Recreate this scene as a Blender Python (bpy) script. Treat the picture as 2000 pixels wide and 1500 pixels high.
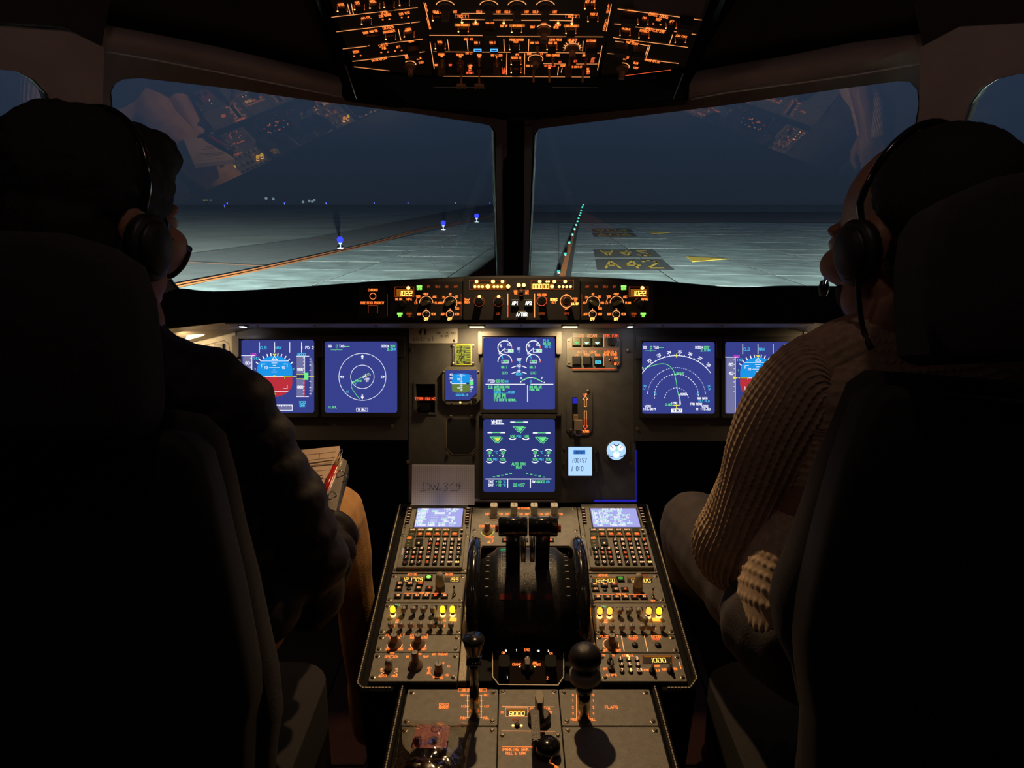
import bpy, math, random
from math import sin, cos, pi, radians
from mathutils import Vector, Matrix, noise
from mathutils.geometry import tessellate_polygon
for _o in list(bpy.data.objects): bpy.data.objects.remove(_o)
SC=bpy.context.scene; COL=SC.collection
V=Vector
# ---------------------------------------------------------------- camera
F=1450.0; TH=math.atan((750-395)/F); CAM=V((0,0,1.35))
RT=V((1,0,0)); UP=V((0,sin(TH),cos(TH))); FW=V((0,cos(TH),-sin(TH)))
RM=Matrix((RT,UP,-FW)).transposed()
cd=bpy.data.cameras.new('camera'); cd.sensor_width=36; cd.lens=F/2000*36; cd.clip_start=.05; cd.clip_end=3000
cam=bpy.data.objects.new('camera',cd); COL.objects.link(cam)
cam.matrix_world=Matrix.Translation(CAM)@RM.to_4x4(); SC.camera=cam
def W(u,v,d): return CAM+d*(FW+(u-1000)/F*RT+(750-v)/F*UP)
# ---------------------------------------------------------------- world, exposure, lights
vs=SC.view_settings; vs.view_transform='Standard'; vs.look='None'; vs.gamma=1; vs.exposure=0; vs.use_curve_mapping=False
wd=bpy.data.worlds.new('night_sky'); SC.world=wd; wd.use_nodes=True
nt=wd.node_tree; bg=nt.nodes['Background']
tc=nt.nodes.new('ShaderNodeTexCoord'); sp=nt.nodes.new('ShaderNodeSeparateXYZ'); cr=nt.nodes.new('ShaderNodeValToRGB')
nt.links.new(tc.outputs['Generated'],sp.inputs[0]); nt.links.new(sp.outputs['Z'],cr.inputs[0]); nt.links.new(cr.outputs[0],bg.inputs[0])
e=cr.color_ramp.elements
e[0].position=0; e[0].color=(.0105,.0165,.026,1); e[1].position=.35; e[1].color=(.024,.036,.066,1)
k_=cr.color_ramp.elements.new(.08); k_.color=(.0125,.021,.037,1)
bg.inputs[1].default_value=1.4
def lamp(name,kind,loc,power,col,target=None,size=.03,spot=None,blend=.5,sy=None):
    l=bpy.data.lights.new(name,kind); l.energy=power; l.color=col
    if kind=='AREA':
        l.size=size
        if sy: l.shape='RECTANGLE'; l.size_y=sy
    else: l.shadow_soft_size=size
    if spot: l.spot_size=radians(spot); l.spot_blend=blend
    o=bpy.data.objects.new(name,l); COL.objects.link(o); o.location=loc
    if target is not None: o.rotation_euler=(V(target)-V(loc)).to_track_quat('-Z','Y').to_euler()
    return o
# pedestal flood light in the lower lip of the overhead housing
lamp('pedestal_flood_light','SPOT',W(1015,180,1.40),21,(1,.65,.32),W(1020,1235,1.28),.012,86,.7)
# two flood lights under the glareshield, side console lamps, little white map lights
for u_ in (930,1115): lamp('panel_flood_light','SPOT',W(u_,641,1.60),1.5,(1,.72,.38),W(u_,720,1.66),.01,150,.9)
lamp('console_flood_light','SPOT',W(356,654,1.57),2.6,(1,.70,.34),W(380,740,1.64),.012,165,.9)
lamp('console_flood_light','SPOT',W(1662,657,1.57),2.6,(1,.70,.34),W(1640,740,1.64),.012,165,.9)
for u_ in (467,1234): lamp('map_light','SPOT',W(u_,641,1.60),.05,(.75,.8,1),W(u_,700,1.66),.004,150,.8)
for x_ in (-.36,.40): lamp('liner_fill_light','POINT',(x_,.62,1.76),.45,(1,.66,.56),None,.03)  # unseen lamps added to brighten the liners and beams, no fixture built
# aeroplane's own taxi lights, on the ground outside
for x_,tx_,ty_,w_ in ((-2.2,-32,46,30000),(-.8,-11,46,26000),(0,9,46,26000),(2.2,40,44,40000)):
    lamp('taxi_light','SPOT',(x_,5,-2.2),w_*430,(.82,1,.90),(tx_,ty_,17),.15,66,1.0)
# ---------------------------------------------------------------- materials
MATS={}
def mat(n,col,rough=.5,metal=0,nscale=0,nvar=.25,bump=0,bscale=200,coat=0,spec=.5,alpha=None):
    if n in MATS: return MATS[n]
    m=bpy.data.materials.new(n); m.use_nodes=True; t=m.node_tree; b=t.nodes['Principled BSDF']
    b.inputs['Base Color'].default_value=(*col,1); b.inputs['Roughness'].default_value=rough; b.inputs['Metallic'].default_value=metal
    b.inputs['Specular IOR Level'].default_value=spec
    if coat: b.inputs['Coat Weight'].default_value=coat
    tcn=t.nodes.new('ShaderNodeTexCoord')
    if nscale:
        nz=t.nodes.new('ShaderNodeTexNoise'); nz.inputs['Scale'].default_value=nscale; nz.inputs['Detail'].default_value=5
        t.links.new(tcn.outputs['Object'],nz.inputs['Vector'])
        r=t.nodes.new('ShaderNodeValToRGB'); r.color_ramp.elements[0].position=.3; r.color_ramp.elements[1].position=.7
        r.color_ramp.elements[0].color=(*[c*(1-nvar) for c in col],1); r.color_ramp.elements[1].color=(*[min(1,c*(1+nvar)) for c in col],1)
        t.links.new(nz.outputs['Fac'],r.inputs[0]); t.links.new(r.outputs[0],b.inputs['Base Color'])
    if bump:
        n2=t.nodes.new('ShaderNodeTexNoise'); n2.inputs['Scale'].default_value=bscale; n2.inputs['Detail'].default_value=3
        t.links.new(tcn.outputs['Object'],n2.inputs['Vector'])
        bp=t.nodes.new('ShaderNodeBump'); bp.inputs['Strength'].default_value=bump; bp.inputs['Distance'].default_value=.002
        t.links.new(n2.outputs['Fac'],bp.inputs['Height']); t.links.new(bp.outputs[0],b.inputs['Normal'])
    MATS[n]=m; return m
def emi(n,col,st=1.0,light=False):
    if n in MATS: return MATS[n]
    m=bpy.data.materials.new(n); m.use_nodes=True; t=m.node_tree; t.nodes.clear()
    o=t.nodes.new('ShaderNodeOutputMaterial'); e_=t.nodes.new('ShaderNodeEmission')
    e_.inputs[0].default_value=(*col,1); e_.inputs[1].default_value=st; t.links.new(e_.outputs[0],o.inputs[0])
    m.cycles.emission_sampling='FRONT' if light else 'NONE'
    MATS[n]=m; return m
def clear(n,col,refl,rough=0.02,base=0.0,tint=(1,1,1)):
    m=bpy.data.materials.new(n); m.use_nodes=True; t=m.node_tree; t.nodes.clear()
    o=t.nodes.new('ShaderNodeOutputMaterial'); tr=t.nodes.new('ShaderNodeBsdfTransparent'); gl=t.nodes.new('ShaderNodeBsdfGlossy')
    fr=t.nodes.new('ShaderNodeFresnel'); fr.inputs[0].default_value=1.5; ad=t.nodes.new('ShaderNodeMath'); ad.operation='MULTIPLY_ADD'
    ad.inputs[1].default_value=refl; ad.inputs[2].default_value=base; mx=t.nodes.new('ShaderNodeMixShader')
    tr.inputs[0].default_value=(*tint,1); gl.inputs[0].default_value=(*col,1); gl.inputs['Roughness'].default_value=rough
    t.links.new(fr.outputs[0],ad.inputs[0]); t.links.new(ad.outputs[0],mx.inputs[0]); t.links.new(tr.outputs[0],mx.inputs[1]); t.links.new(gl.outputs[0],mx.inputs[2]); t.links.new(mx.outputs[0],o.inputs[0])
    MATS[n]=m; return m
GREY=mat('grey_panel_paint',(.20,.185,.165),.5,0,60,.12,.25,900)
GREYD=mat('dark_grey_panel_paint',(.085,.08,.075),.55,0,40,.15,.2,900)
SHELL=mat('dark_cockpit_lining',(.03,.025,.023),.8,0,6,.15,.15,400)
LINER=mat('taupe_headliner',(.42,.36,.34),.75,0,8,.12,.3,500)
BLACK=mat('black_plastic',(.012,.012,.013),.45,0,0,0,.1,700)
MATTE=mat('matt_black',(.006,.006,.006),.9)
BLKLEATHER=mat('black_leatherette',(.010,.009,.009),.7,0,0,0,.5,500,0,.15)
KNOBG=mat('grey_knob_plastic',(.40,.37,.32),.45,0,60,.1)
BEIGE=mat('beige_worn_rail',(.36,.30,.23),.45,.2,30,.2,.2,300)
STEEL=mat('brushed_steel',(.62,.58,.5),.28,1)
CHROME=mat('chrome',(.8,.78,.74),.08,1)
SCREW=mat('screw_metal',(.30,.26,.21),.35,.9)
BLKGLOSS=mat('black_gloss',(.012,.012,.014),.15,0,0,0,0,0,.6)
OR=emi('amber_legend',(1,.19,.035),2.0); ORD=emi('dim_amber_legend',(.62,.10,.018),.5); ORB=emi('bright_amber_lamp',(1,.42,.10),5,True)
ORW=emi('amber_light_pipe',(1,.36,.12),1.5); SEG=emi('amber_digits',(1,.50,.09),3.4); WLT=emi('white_legend',(1,.98,.85),1.8)
KEYL=emi('warm_key_legend',(1,.50,.26),1.4); KRED=emi('red_key_legend',(1,.12,.035),1.3)
GRL=emi('green_lamp',(.30,1,.12),1.6,True); BLUL=emi('blue_on_legend',(.08,.42,1),1.6)
YEL=emi('yellow_lit_knob',(1,.62,.015),2.2,True); ORK=emi('orange_lit_knob',(1,.33,.03),2.4,True)
CYL=emi('cyan_on_legend',(.10,.75,.9),1.1); AMBW=emi('amber_window_glow',(.55,.17,.01),.5)
# screens
SBG=emi('screen_blue',(.040,.052,.262),1.0,True); SBG2=emi('screen_blue_dark',(.028,.040,.185),1.0,True)
SW=emi('screen_white',(.88,.9,1),1.15); SGR=emi('screen_green',(.16,.88,.26),1.0); SCY=emi('screen_cyan',(.07,.62,.9),1.0)
SSKY=emi('screen_sky',(.012,.30,.80),1.0,True); SRED=emi('screen_red',(.50,.03,.045),1.0,True); SYE=emi('screen_yellow',(.85,.8,.08),1.0)
SMAG=emi('screen_magenta',(.8,.06,.75),1.0); SGY=emi('screen_grey',(.17,.17,.36),1.0); SAMB=emi('screen_orange',(1,.14,.03),1.0)
SOLV=emi('screen_olive',(.13,.21,.045),1.0); SLAV=emi('screen_lavender',(.40,.40,.84),1.0,True); SICE=emi('screen_ice',(.42,.66,1),1.1,True); SDRK=emi('screen_dark_ink',(.01,.04,.10),1.0)
SNAVY=emi('screen_navy',(.02,.03,.14),1.0); SPAN=(SBG,)
# ---------------------------------------------------------------- stroke font (grid 4 x 6)
FONT={'A':'002640 1232','B':'00063645443303 3342413000','C':'4536160501103041','D':'00062644422000','E':'46060040 0333','F':'460600 0333',
'G':'45361605011030414323','H':'0006 4046 0343','I':'2026','J':'4641301001','K':'0006 4603 1440','L':'060040','M':'0006234640','N':'00064046',
'O':'100105163645413010','P':'00063645443303','Q':'100105163645413010 2240','R':'00063645443303 2340','S':'011030414233130405163645','T':'0646 2620',
'U':'060110304146','V':'062046','W':'0610243046','X':'0046 0640','Y':'062346 2320','Z':'06460040','0':'100105163645413010','1':'152620',
'2':'05163645440040','3':'05163645443313 334241301001','4':'30360242','5':'460603334241301001','6':'4536160501103041423303','7':'064610',
'8':'100105163645413010 0343','9':'43130405163645413010','.':'2021','-':'1333','/':'0046',':':'1112 1415',"'":'2526','+':'1333 2224','>':'054301',
'<':'450341','&':'401425363514050110304','(':'36231020','%':'0046 0605 4041','=':'1232 1434','_':'0040','[':'36161030',']':'16363010','*':'1131 1333 2024'}
FONT.update({'e':'024243341403011040','n':'0004 0314344340','t':'252140 1434','r':'0004 03143444','o':'100103143443413010','l':'2620'})
FONT['&']='40142536150401103042'
def box7(ch): # seven-segment digit strokes
    S={'a':'0646','b':'4643','c':'4340','d':'0040','e':'0300','f':'0603','g':'0343'}
    D={'0':'abcdef','1':'bc','2':'abged','3':'abgcd','4':'fgbc','5':'afgcd','6':'afgedc','7':'abc','8':'abcdefg','9':'abcdfg'}
    return ' '.join(S[c] for c in D.get(ch,''))
class MB:
    def __init__(s,*mats): s.v=[];s.f=[];s.m=[];s.mats=list(mats)
    def mi(s,m):
        if isinstance(m,int): return m
        if m not in s.mats: s.mats.append(m)
        return s.mats.index(m)
    def face(s,pts,m=0):
        b=len(s.v); s.v+= [tuple(p) for p in pts]; s.f.append(tuple(range(b,b+len(pts)))); s.m.append(s.mi(m))
    def prism(s,outs,z0,z1,m=0,top=None):
        """outs=[outer,hole,...] 2D outlines; caps and sides"""
        m=s.mi(m); base=len(s.v); flat=[p for o in outs for p in o]; n=len(flat)
        s.v+=[(p[0],p[1],z0) for p in flat]+[(p[0],p[1],z1) for p in flat]
        for t in tessellate_polygon([[V((p[0],p[1],0)) for p in o] for o in outs]):
            s.f.append(tuple(base+n+i for i in t)); s.m.append(m if top is None else s.mi(top)); s.f.append(tuple(base+i for i in reversed(t))); s.m.append(m)
        k=0
        for o in outs:
            for i in range(len(o)):
                a=base+k+i; b=base+k+(i+1)%len(o); s.f.append((a,b,b+n,a+n)); s.m.append(m)
            k+=len(o)
    def box(s,x0,y0,z0,x1,y1,z1,m=0,c=0):
        m=s.mi(m); b=len(s.v); c=min(c,(x1-x0)/2.1,(y1-y0)/2.1)
        s.v+=[(x0,y0,z0),(x1,y0,z0),(x1,y1,z0),(x0,y1,z0)]
        if c:
            s.v+=[(x0,y0,z1-c),(x1,y0,z1-c),(x1,y1,z1-c),(x0,y1,z1-c),(x0+c,y0+c,z1),(x1-c,y0+c,z1),(x1-c,y1-c,z1),(x0+c,y1-c,z1)]; L=2
        else: s.v+=[(x0,y0,z1),(x1,y0,z1),(x1,y1,z1),(x0,y1,z1)]; L=1
        s.f.append((b+3,b+2,b+1,b))
        for l in range(L):
            for i in range(4): j=(i+1)%4; s.f.append((b+4*l+i,b+4*l+j,b+4*l+4+j,b+4*l+4+i))
        s.f.append(tuple(b+4*L+i for i in range(4))); s.m+= [m]*(2+4*L)
    def seg(s,p,q,w,z=0,m=0,ext=True):
        d=V((q[0]-p[0],q[1]-p[1]));
        if d.length<1e-9: return
        d.normalize(); n=V((-d.y,d.x))*w/2; e=d*w/2 if ext else d*0
        s.face([(p[0]-e.x-n.x,p[1]-e.y-n.y,z),(q[0]+e.x-n.x,q[1]+e.y-n.y,z),(q[0]+e.x+n.x,q[1]+e.y+n.y,z),(p[0]-e.x+n.x,p[1]-e.y+n.y,z)],m)
    def line(s,pts,w,z=0,m=0):
        for a,b in zip(pts,pts[1:]): s.seg(a,b,w,z,m)
    def arc(s,cx,cy,r,a0,a1,w,z=0,m=0,n=20,dash=False):
        P=[(cx+r*cos(radians(a0+(a1-a0)*i/n)),cy+r*sin(radians(a0+(a1-a0)*i/n))) for i in range(n+1)]
        for i in range(n):
            if not dash or i%2==0: s.seg(P[i],P[i+1],w,z,m,ext=not dash)
    def disc(s,cx,cy,r,z=0,m=0,n=12,ry=None): s.face([(cx+r*cos(2*pi*i/n),cy+(ry or r)*sin(2*pi*i/n),z) for i in range(n)],m)
    def text(s,t,x,y,h,m=0,al='c',w=None,z=0,asp=.62,sl=0,rot=0,seg7=False,gap=.36):
        cw=h*asp; w=w or h*.15; adv=cw*(1+gap); L=adv*len(t)-cw*gap
        x0={'c':-L/2,'l':0,'r':-L}[al]; c,sn=cos(radians(rot)),sin(radians(rot)); m=s.mi(m)
        for i,ch in enumerate(t):
            g=box7(ch) if seg7 else (FONT.get(ch) or FONT.get(ch.upper(),''))
            for pl in g.split():
                P=[]
                for k in range(0,len(pl)-1,2):
                    gx,gy=int(pl[k])/4*cw,int(pl[k+1])/6*h
                    X=x0+i*adv+gx+sl*gy; Y=gy-h/2; P.append((x+X*c-Y*sn,y+X*sn+Y*c))
                s.line(P,w,z,m)
    def lathe(s,prof,cx=0,cy=0,n=16,m=0,cap=None):
        m=s.mi(m); b=len(s.v)
        for r,z in prof: s.v+=[(cx+r*cos(2*pi*i/n),cy+r*sin(2*pi*i/n),z) for i in range(n)]
        for l in range(len(prof)-1):
            for i in range(n): j=(i+1)%n; s.f.append((b+l*n+i,b+l*n+j,b+(l+1)*n+j,b+(l+1)*n+i)); s.m.append(m)
        s.f.append(tuple(b+(len(prof)-1)*n+i for i in range(n))); s.m.append(m if cap is None else s.mi(cap))
        s.f.append(tuple(b+i for i in reversed(range(n)))); s.m.append(m)
    def tube(s,pts,r,n=8,m=0):
        m=s.mi(m); b=len(s.v); P=[V(p) for p in pts]; R=r if isinstance(r,(list,tuple)) else [r]*len(P); nn=None
        for i,p in enumerate(P):
            t=(P[min(i+1,len(P)-1)]-P[max(i-1,0)]).normalized()
            if nn is None: nn=t.orthogonal().normalized()
            nn=(nn-t*nn.dot(t)).normalized(); bb=t.cross(nn)
            s.v+=[tuple(p+R[i]*(nn*cos(2*pi*k/n)+bb*sin(2*pi*k/n))) for k in range(n)]
        for l in range(len(P)-1):
            for k in range(n): j=(k+1)%n; s.f.append((b+l*n+k,b+l*n+j,b+(l+1)*n+j,b+(l+1)*n+k)); s.m.append(m)
        s.f.append(tuple(b+k for k in reversed(range(n)))); s.f.append(tuple(b+(len(P)-1)*n+k for k in range(n))); s.m+=[m,m]
    def mesh(s,name,smooth=False):
        me=bpy.data.meshes.new(name); me.from_pydata(s.v,[],s.f)
        for m in s.mats: me.materials.append(m)
        me.polygons.foreach_set('material_index',s.m)
        if smooth: me.polygons.foreach_set('use_smooth',[True]*len(s.f))
        me.update(); return me
    def build(s,name,parent=None,smooth=False,loc=None,wn=False):
        o=bpy.data.objects.new(name,s.mesh(name,smooth)); COL.objects.link(o)
        if parent: o.parent=parent
        if loc is not None: o.location=loc
        return o
def tag(o,label=None,cat=None,group=None,kind=None):
    for k,v in (('label',label),('category',cat),('group',group),('kind',kind)):
        if v: o[k]=v
    return o
def add(name,me,parent,loc=(0,0,0),rot=None):
    o=bpy.data.objects.new(name,me); COL.objects.link(o); o.parent=parent; o.location=loc
    if rot: o.rotation_euler=rot
    return o
def rr(x0,y0,x1,y1,r,n=3):
    P=[]
    for cx,cy,a in ((x1-r,y1-r,0),(x0+r,y1-r,90),(x0+r,y0+r,180),(x1-r,y0+r,270)):
        P+=[(cx+r*cos(radians(a+90*i/n)),cy+r*sin(radians(a+90*i/n))) for i in range(n+1)]
    return P
def oct_(x0,y0,x1,y1,c): return [(x0+c,y0),(x1-c,y0),(x1,y0+c),(x1,y1-c),(x1-c,y1),(x0+c,y1),(x0,y1-c),(x0,y0+c)]
class Panel:
    """a real plane in the cockpit, with its own metric axes"""
    def __init__(s,O,ex,ey): s.O=V(O); s.ex=V(ex).normalized(); ey=V(ey); s.ey=(ey-s.ex*ey.dot(s.ex)).normalized(); s.n=s.ex.cross(s.ey)
    def loc(s,u,v):
        r=FW+(u-1000)/F*RT+(750-v)/F*UP; t=(s.O-CAM).dot(s.n)/r.dot(s.n); p=CAM+r*t-s.O
        return (p.dot(s.ex),p.dot(s.ey))
    def wp(s,x,y,z=0): return s.O+s.ex*x+s.ey*y+s.n*z
    def frame(s,x,y,z=0):
        m=Matrix((s.ex,s.ey,s.n)).transposed().to_4x4(); m.translation=s.wp(x,y,z); return m
class Unit:
    """one thing mounted on a panel: an Empty in the panel's frame, pixel helper in its own coordinates"""
    def __init__(s,P,name,u,v,label,cat,group=None,z=0,kind=None):
        s.P=P; s.c=P.loc(u,v); s.o=bpy.data.objects.new(name,None); COL.objects.link(s.o); s.o.empty_display_size=.02
        s.o.matrix_world=P.frame(s.c[0],s.c[1],z); tag(s.o,label,cat,group,kind)
        a=P.loc(u-5,v); b=P.loc(u+5,v); s.k=math.hypot(b[0]-a[0],b[1]-a[1])/10   # metres per photo pixel across
    def l(s,u,v): x,y=s.P.loc(u,v); return (x-s.c[0],y-s.c[1])
    def rect(s,u0,v0,u1,v1): a=s.l((u0+u1)/2,v0)[1]; b=s.l((u0+u1)/2,v1)[1]; vm=(v0+v1)/2; return (s.l(u0,vm)[0],b,s.l(u1,vm)[0],a)
KN={}
def knobmesh(r,h,m1,m2,kind='round'):
    key=(round(r,4),round(h,4),m1.name,m2.name,kind)
    if key in KN: return KN[key]
    b=MB(m1,m2)
    if kind=='round': b.lathe([(r,0),(r,h*.12),(r*.86,h*.16),(r*.80,h*.9),(r*.72,h)],n=18,m=m1,cap=m2); b.box(-r*.07,r*.1,h,r*.07,r*.7,h+.0004,BLACK)
    elif kind=='skirt': b.lathe([(r*1.25,0),(r*1.25,h*.18),(r*.95,h*.28),(r*.62,h*.42),(r*.60,h*.95),(r*.52,h)],n=20,m=m1,cap=m2); b.box(-r*.07,r*.05,h,r*.07,r*.5,h+.0004,BLACK)
    elif kind=='bar':
        b.lathe([(r,0),(r,h*.3),(r*.92,h*.36)],n=20,m=m1); b.prism([[(-r*.28,-r*.85),(r*.28,-r*.85),(r*.42,0),(r*.25,r*.9),(-r*.25,r*.9),(-r*.42,0)]],h*.3,h,m2)
        b.box(-r*.05,r*.3,h,r*.05,r*.85,h+.0004,WPT)
    elif kind=='square': b.lathe([(r*1.2,0),(r*1.2,h*.15),(r*.9,h*.3)],n=20,m=m1); b.prism([rr(-r*.8,-r*.8,r*.8,r*.8,r*.25)],h*.3,h,m1,top=m2); b.box(-r*.08,-r*.1,h,r*.08,r*.6,h+.0004,BLACK)
    elif kind=='cap': b.lathe([(r,0),(r,h*.6),(r*.8,h*.9),(r*.5,h)],n=14,m=m1,cap=m2)
    elif kind=='pin': b.lathe([(r*.5,0),(r*.5,h*.42)],n=10,m=BLACK); b.lathe([(r*1.05,h*.42),(r*1.12,h*.8),(r*.95,h*.96),(r*.6,h)],n=14,m=m1,cap=m2); b.box(-r*.08,-r*.7,h,r*.08,r*.7,h+.0003,BLACK)
    KN[key]=b.mesh('knob',True if kind in('cap','pin') else False); return KN[key]
WPT=mat('white_paint',(.6,.58,.5),.5)
_f=MB(SCREW,MATTE); _f.lathe([(.0042,0),(.0042,.0006),(.0030,.0009),(.0028,.0024),(.0020,.0028)],n=12,m=SCREW,cap=SCREW); _f.box(-.0016,-.0003,.0028,.0016,.0003,.0030,MATTE)
FAST=_f.mesh('fastener')
def fasteners(U,pts,z=.002,sc=1):
    for p in pts:
        x,y=U.l(*p); o=add('screw',FAST,U.o,(x,y,z)); o.scale=(sc,sc,sc)
# planes of the place
MIP=Panel(CAM+FW*1.66,RT,UP)
GS=Panel(CAM+FW*1.53,RT,UP)
PED=Panel(W(1000,990,1.667),RT,FW+.4676*UP)
_p=W(1000,1343,1.197); AFT=Panel(_p,RT,FW+.302*UP)
OHP=Panel(W(1000,90,1.27),RT,-FW+.161*UP)     # seen from below; +y runs up the picture
_a=radians(6.5)
_hl=W(822,90,1.27); OHL=Panel(_hl,RT*cos(_a)+UP*sin(_a),-FW+.161*UP)
_hr=W(1205,90,1.27); OHR=Panel(_hr,RT*cos(_a)-UP*sin(_a),-FW+.161*UP)
GND=Panel((0,0,-3.65),(1,0,0),(0,1,0))
def panen(az,b): return RT*(sin(az)*cos(b))+UP*sin(b)-FW*(cos(az)*cos(b))
def pane_panel(az,b,c):
    n=panen(az,b).normalized(); O=CAM-n*c; ex=(V((0,0,1)).cross(n)).normalized(); return Panel(O,ex,n.cross(ex))
WPL=pane_panel(.565,-.71,1.545); WPR=pane_panel(-.535,-.705,1.62)
# ================================================================ the setting outside
def G(u,v): x,y=GND.loc(u,v); return (x,y)
ASPH=mat('asphalt',(.095,.10,.098),.9,0,.6,.25); CONC=mat('apron_concrete',(.29,.36,.345),.85,0,.35,.45,.3,4)
CONC2=mat('stained_apron_concrete',(.22,.275,.265),.85,0,.5,.5,.3,4); GRASS=mat('dark_grass',(.24,.26,.22),1,0,.08,.35)
OPAINT=mat('orange_line_paint',(.95,.25,.035),.7,0,.8,.15); YPAINT=mat('yellow_sign_paint',(.98,.56,.03),.7,0,1,.1); DPAINT=mat('dark_sign_paint',(.018,.018,.016),.8)
b=MB(GRASS); b.box(-900,-40,-3.95,900,1500,-3.68); tag(b.build('ground'),'dark grassy airfield ground at night',None,None,'structure')
b=MB(ASPH)
q=[G(60,560),G(330,500),G(620,462),G(900,408),G(975,397),G(990,400),G(940,428),G(500,560)]
b.prism([[(x,y) for x,y in q]],-3.68,-3.665); tag(b.build('taxiway_surface'),'dark asphalt taxiway shoulder left of the orange line',None,None,'structure')
# concrete apron made of slabs: one mesh each, laid along two joint directions measured in the picture
apron=bpy.data.objects.new('apron_ground',None); COL.objects.link(apron); apron.location=(0,60,-3.68); tag(apron,'concrete apron of large slabs outside the windscreen',None,None,'structure')
A0=V(G(640,548)); A1=V(G(870,470)); dj=(A1-A0).normalized()   # joint running away
dk=V((0.985,-.17))
def inside(p,poly):
    c=False; n=len(poly)
    for i in range(n):
        (x1,y1),(x2,y2)=poly[i],poly[(i+1)%n]
        if (y1>p[1])!=(y2>p[1]) and p[0]<(x2-x1)*(p[1]-y1)/(y2-y1)+x1: c=not c
    return c
ORL=[G(300,573),G(370,556),G(540,521),G(740,474),G(840,446),G(931,430),G(975,418)]
region=[G(300,575)]+ORL[1:]+[(ORL[-1][0]+2,420),(420,420),(260,20),(-60,20)]
random.seed(4)
SL=7.6; cnt=0
djx=V((dj.x,dj.y)); dkx=V((cos(radians(-8)),sin(radians(-8))))
me_s=[]
for k in range(3):
    b=MB(CONC,CONC2); g=.065
    P=[V((g,g)),V((SL-g,g)),V((SL-g,SL-g)),V((g,SL-g))]
    f=lambda p: (dkx.x*p.x+djx.x*p.y, dkx.y*p.x+djx.y*p.y)
    b.prism([[f(p) for p in P]],.03,.05,ASPH,top=k%2); me_s.append(b.mesh('concrete_slab'))
for i in range(-12,24):
    for j in range(-8,26):
        o=V((A0.x,A0.y))+dkx*(i*SL)+djx*(j*SL); c=o+dkx*SL/2+djx*SL/2
        if c.y<24 or c.y>190 or not inside(c,region): continue
        uu=abs(c.x)/c.y
        if uu>.9: continue
        s=add('concrete_slab',me_s[random.choice((0,0,1,2))],apron,(o.x,o.y-60,random.uniform(-.004,.004))); cnt+=1
# apron base under and beyond the slabs
b=MB(ASPH); b.prism([region],-.06,.012); me=b.mesh('apron_base')
me.transform(Matrix.Translation((0,-60,0))); add('apron_base',me,apron)
Z0=-3.68+.057
def ribbon(b,pts,w,z,m):
    n=len(pts)
    for i in range(n-1):
        p,q=V(pts[i]),V(pts[i+1]); d=(q-p).normalized(); nn=V((-d.y,d.x))*w/2; d=d*.05
        b.face([(p.x-nn.x,p.y-nn.y,z),(q.x-nn.x+d.x,q.y-nn.y+d.y,z),(q.x+nn.x+d.x,q.y+nn.y+d.y,z),(p.x+nn.x,p.y+nn.y,z)],m)
def cr_(P,n=6):
    P=[V(p) for p in P]; out=[]
    for i in range(len(P)-1):
        a=P[max(i-1,0)]; b_=P[i]; c=P[i+1]; d=P[min(i+2,len(P)-1)]
        for k in range(n):
            t=k/n; out.append(.5*((2*b_)+(c-a)*t+(2*a-5*b_+4*c-d)*t*t+(-a+3*b_-3*c+d)*t**3))
    return out+[P[-1]]
b=MB(OPAINT)
O2=cr_(ORL); ribbon(b,O2,.50,Z0,0)
L2=[V(p) for p in O2]; off=[]
for i,p in enumerate(L2):
    d=(L2[min(i+1,len(L2)-1)]-L2[max(i-1,0)]).normalized(); off.append(p+V((-d.y,d.x))*.8)
ribbon(b,off,.5,Z0,0); ribbon(b,[G(320,510),G(530,521)],.32,Z0,0); ribbon(b,[G(610,467),G(750,474)],.3,Z0,0)
tag(b.build('orange_taxi_edge_line'),'orange double edge line curving across the dark apron, left window','painted line')
b=MB(DPAINT,OPAINT)
c0,c1=G(1097,548),G(1142,392); m0=V(c0); m1=V((c0[0]+(c1[0]-c0[0])*.6,c0[1]+(c1[1]-c0[1])*.6)); 
CL=[V(G(1094,556)),V(G(1108,500)),V(G(1119,460)),V(G(1130,425)),V(G(1137,405))]
ribbon(b,CL,1.25,Z0,0); ribbon(b,CL[:4],.42,Z0+.01,1)
tag(b.build('taxiway_centre_line'),'orange taxiway centre line on a dark strip, right window','painted line')
ORD_='first second third fourth fifth sixth seventh eighth ninth tenth eleventh twelfth thirteenth fourteenth fifteenth'.split()
GLT=emi('green_centre_light',(.08,.95,.72),1.4)
for i,(u,v) in enumerate([(1091,534),(1104,499),(1112,476),(1118,460),(1122,449),(1125,441),(1128,434),(1130,428),(1132,422),(1134,417),(1135,412),(1137,407),(1138,404),(1139.5,401)]):
    x,y=G(u,v); b=MB(STEEL,GLT); r=.17+.0012*(y-40) ; b.lathe([(r,0),(r,.02),(r*.8,.06)],n=10,m=0); b.lathe([(r*.7,.06),(r*.7,.10+.0008*y),(r*.4,.14+.0012*y)],n=10,m=1)
    o=b.build('centre_line_light',loc=(x,y,Z0+.012))
    tag(o,('nearest green centre line light, just above the glareshield' if i==0 else 'second nearest green centre line light on the orange strip' if i==1 else ORD_[i]+' green centre line light counted from the glareshield'),'taxiway light','green centre line lights')
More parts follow.
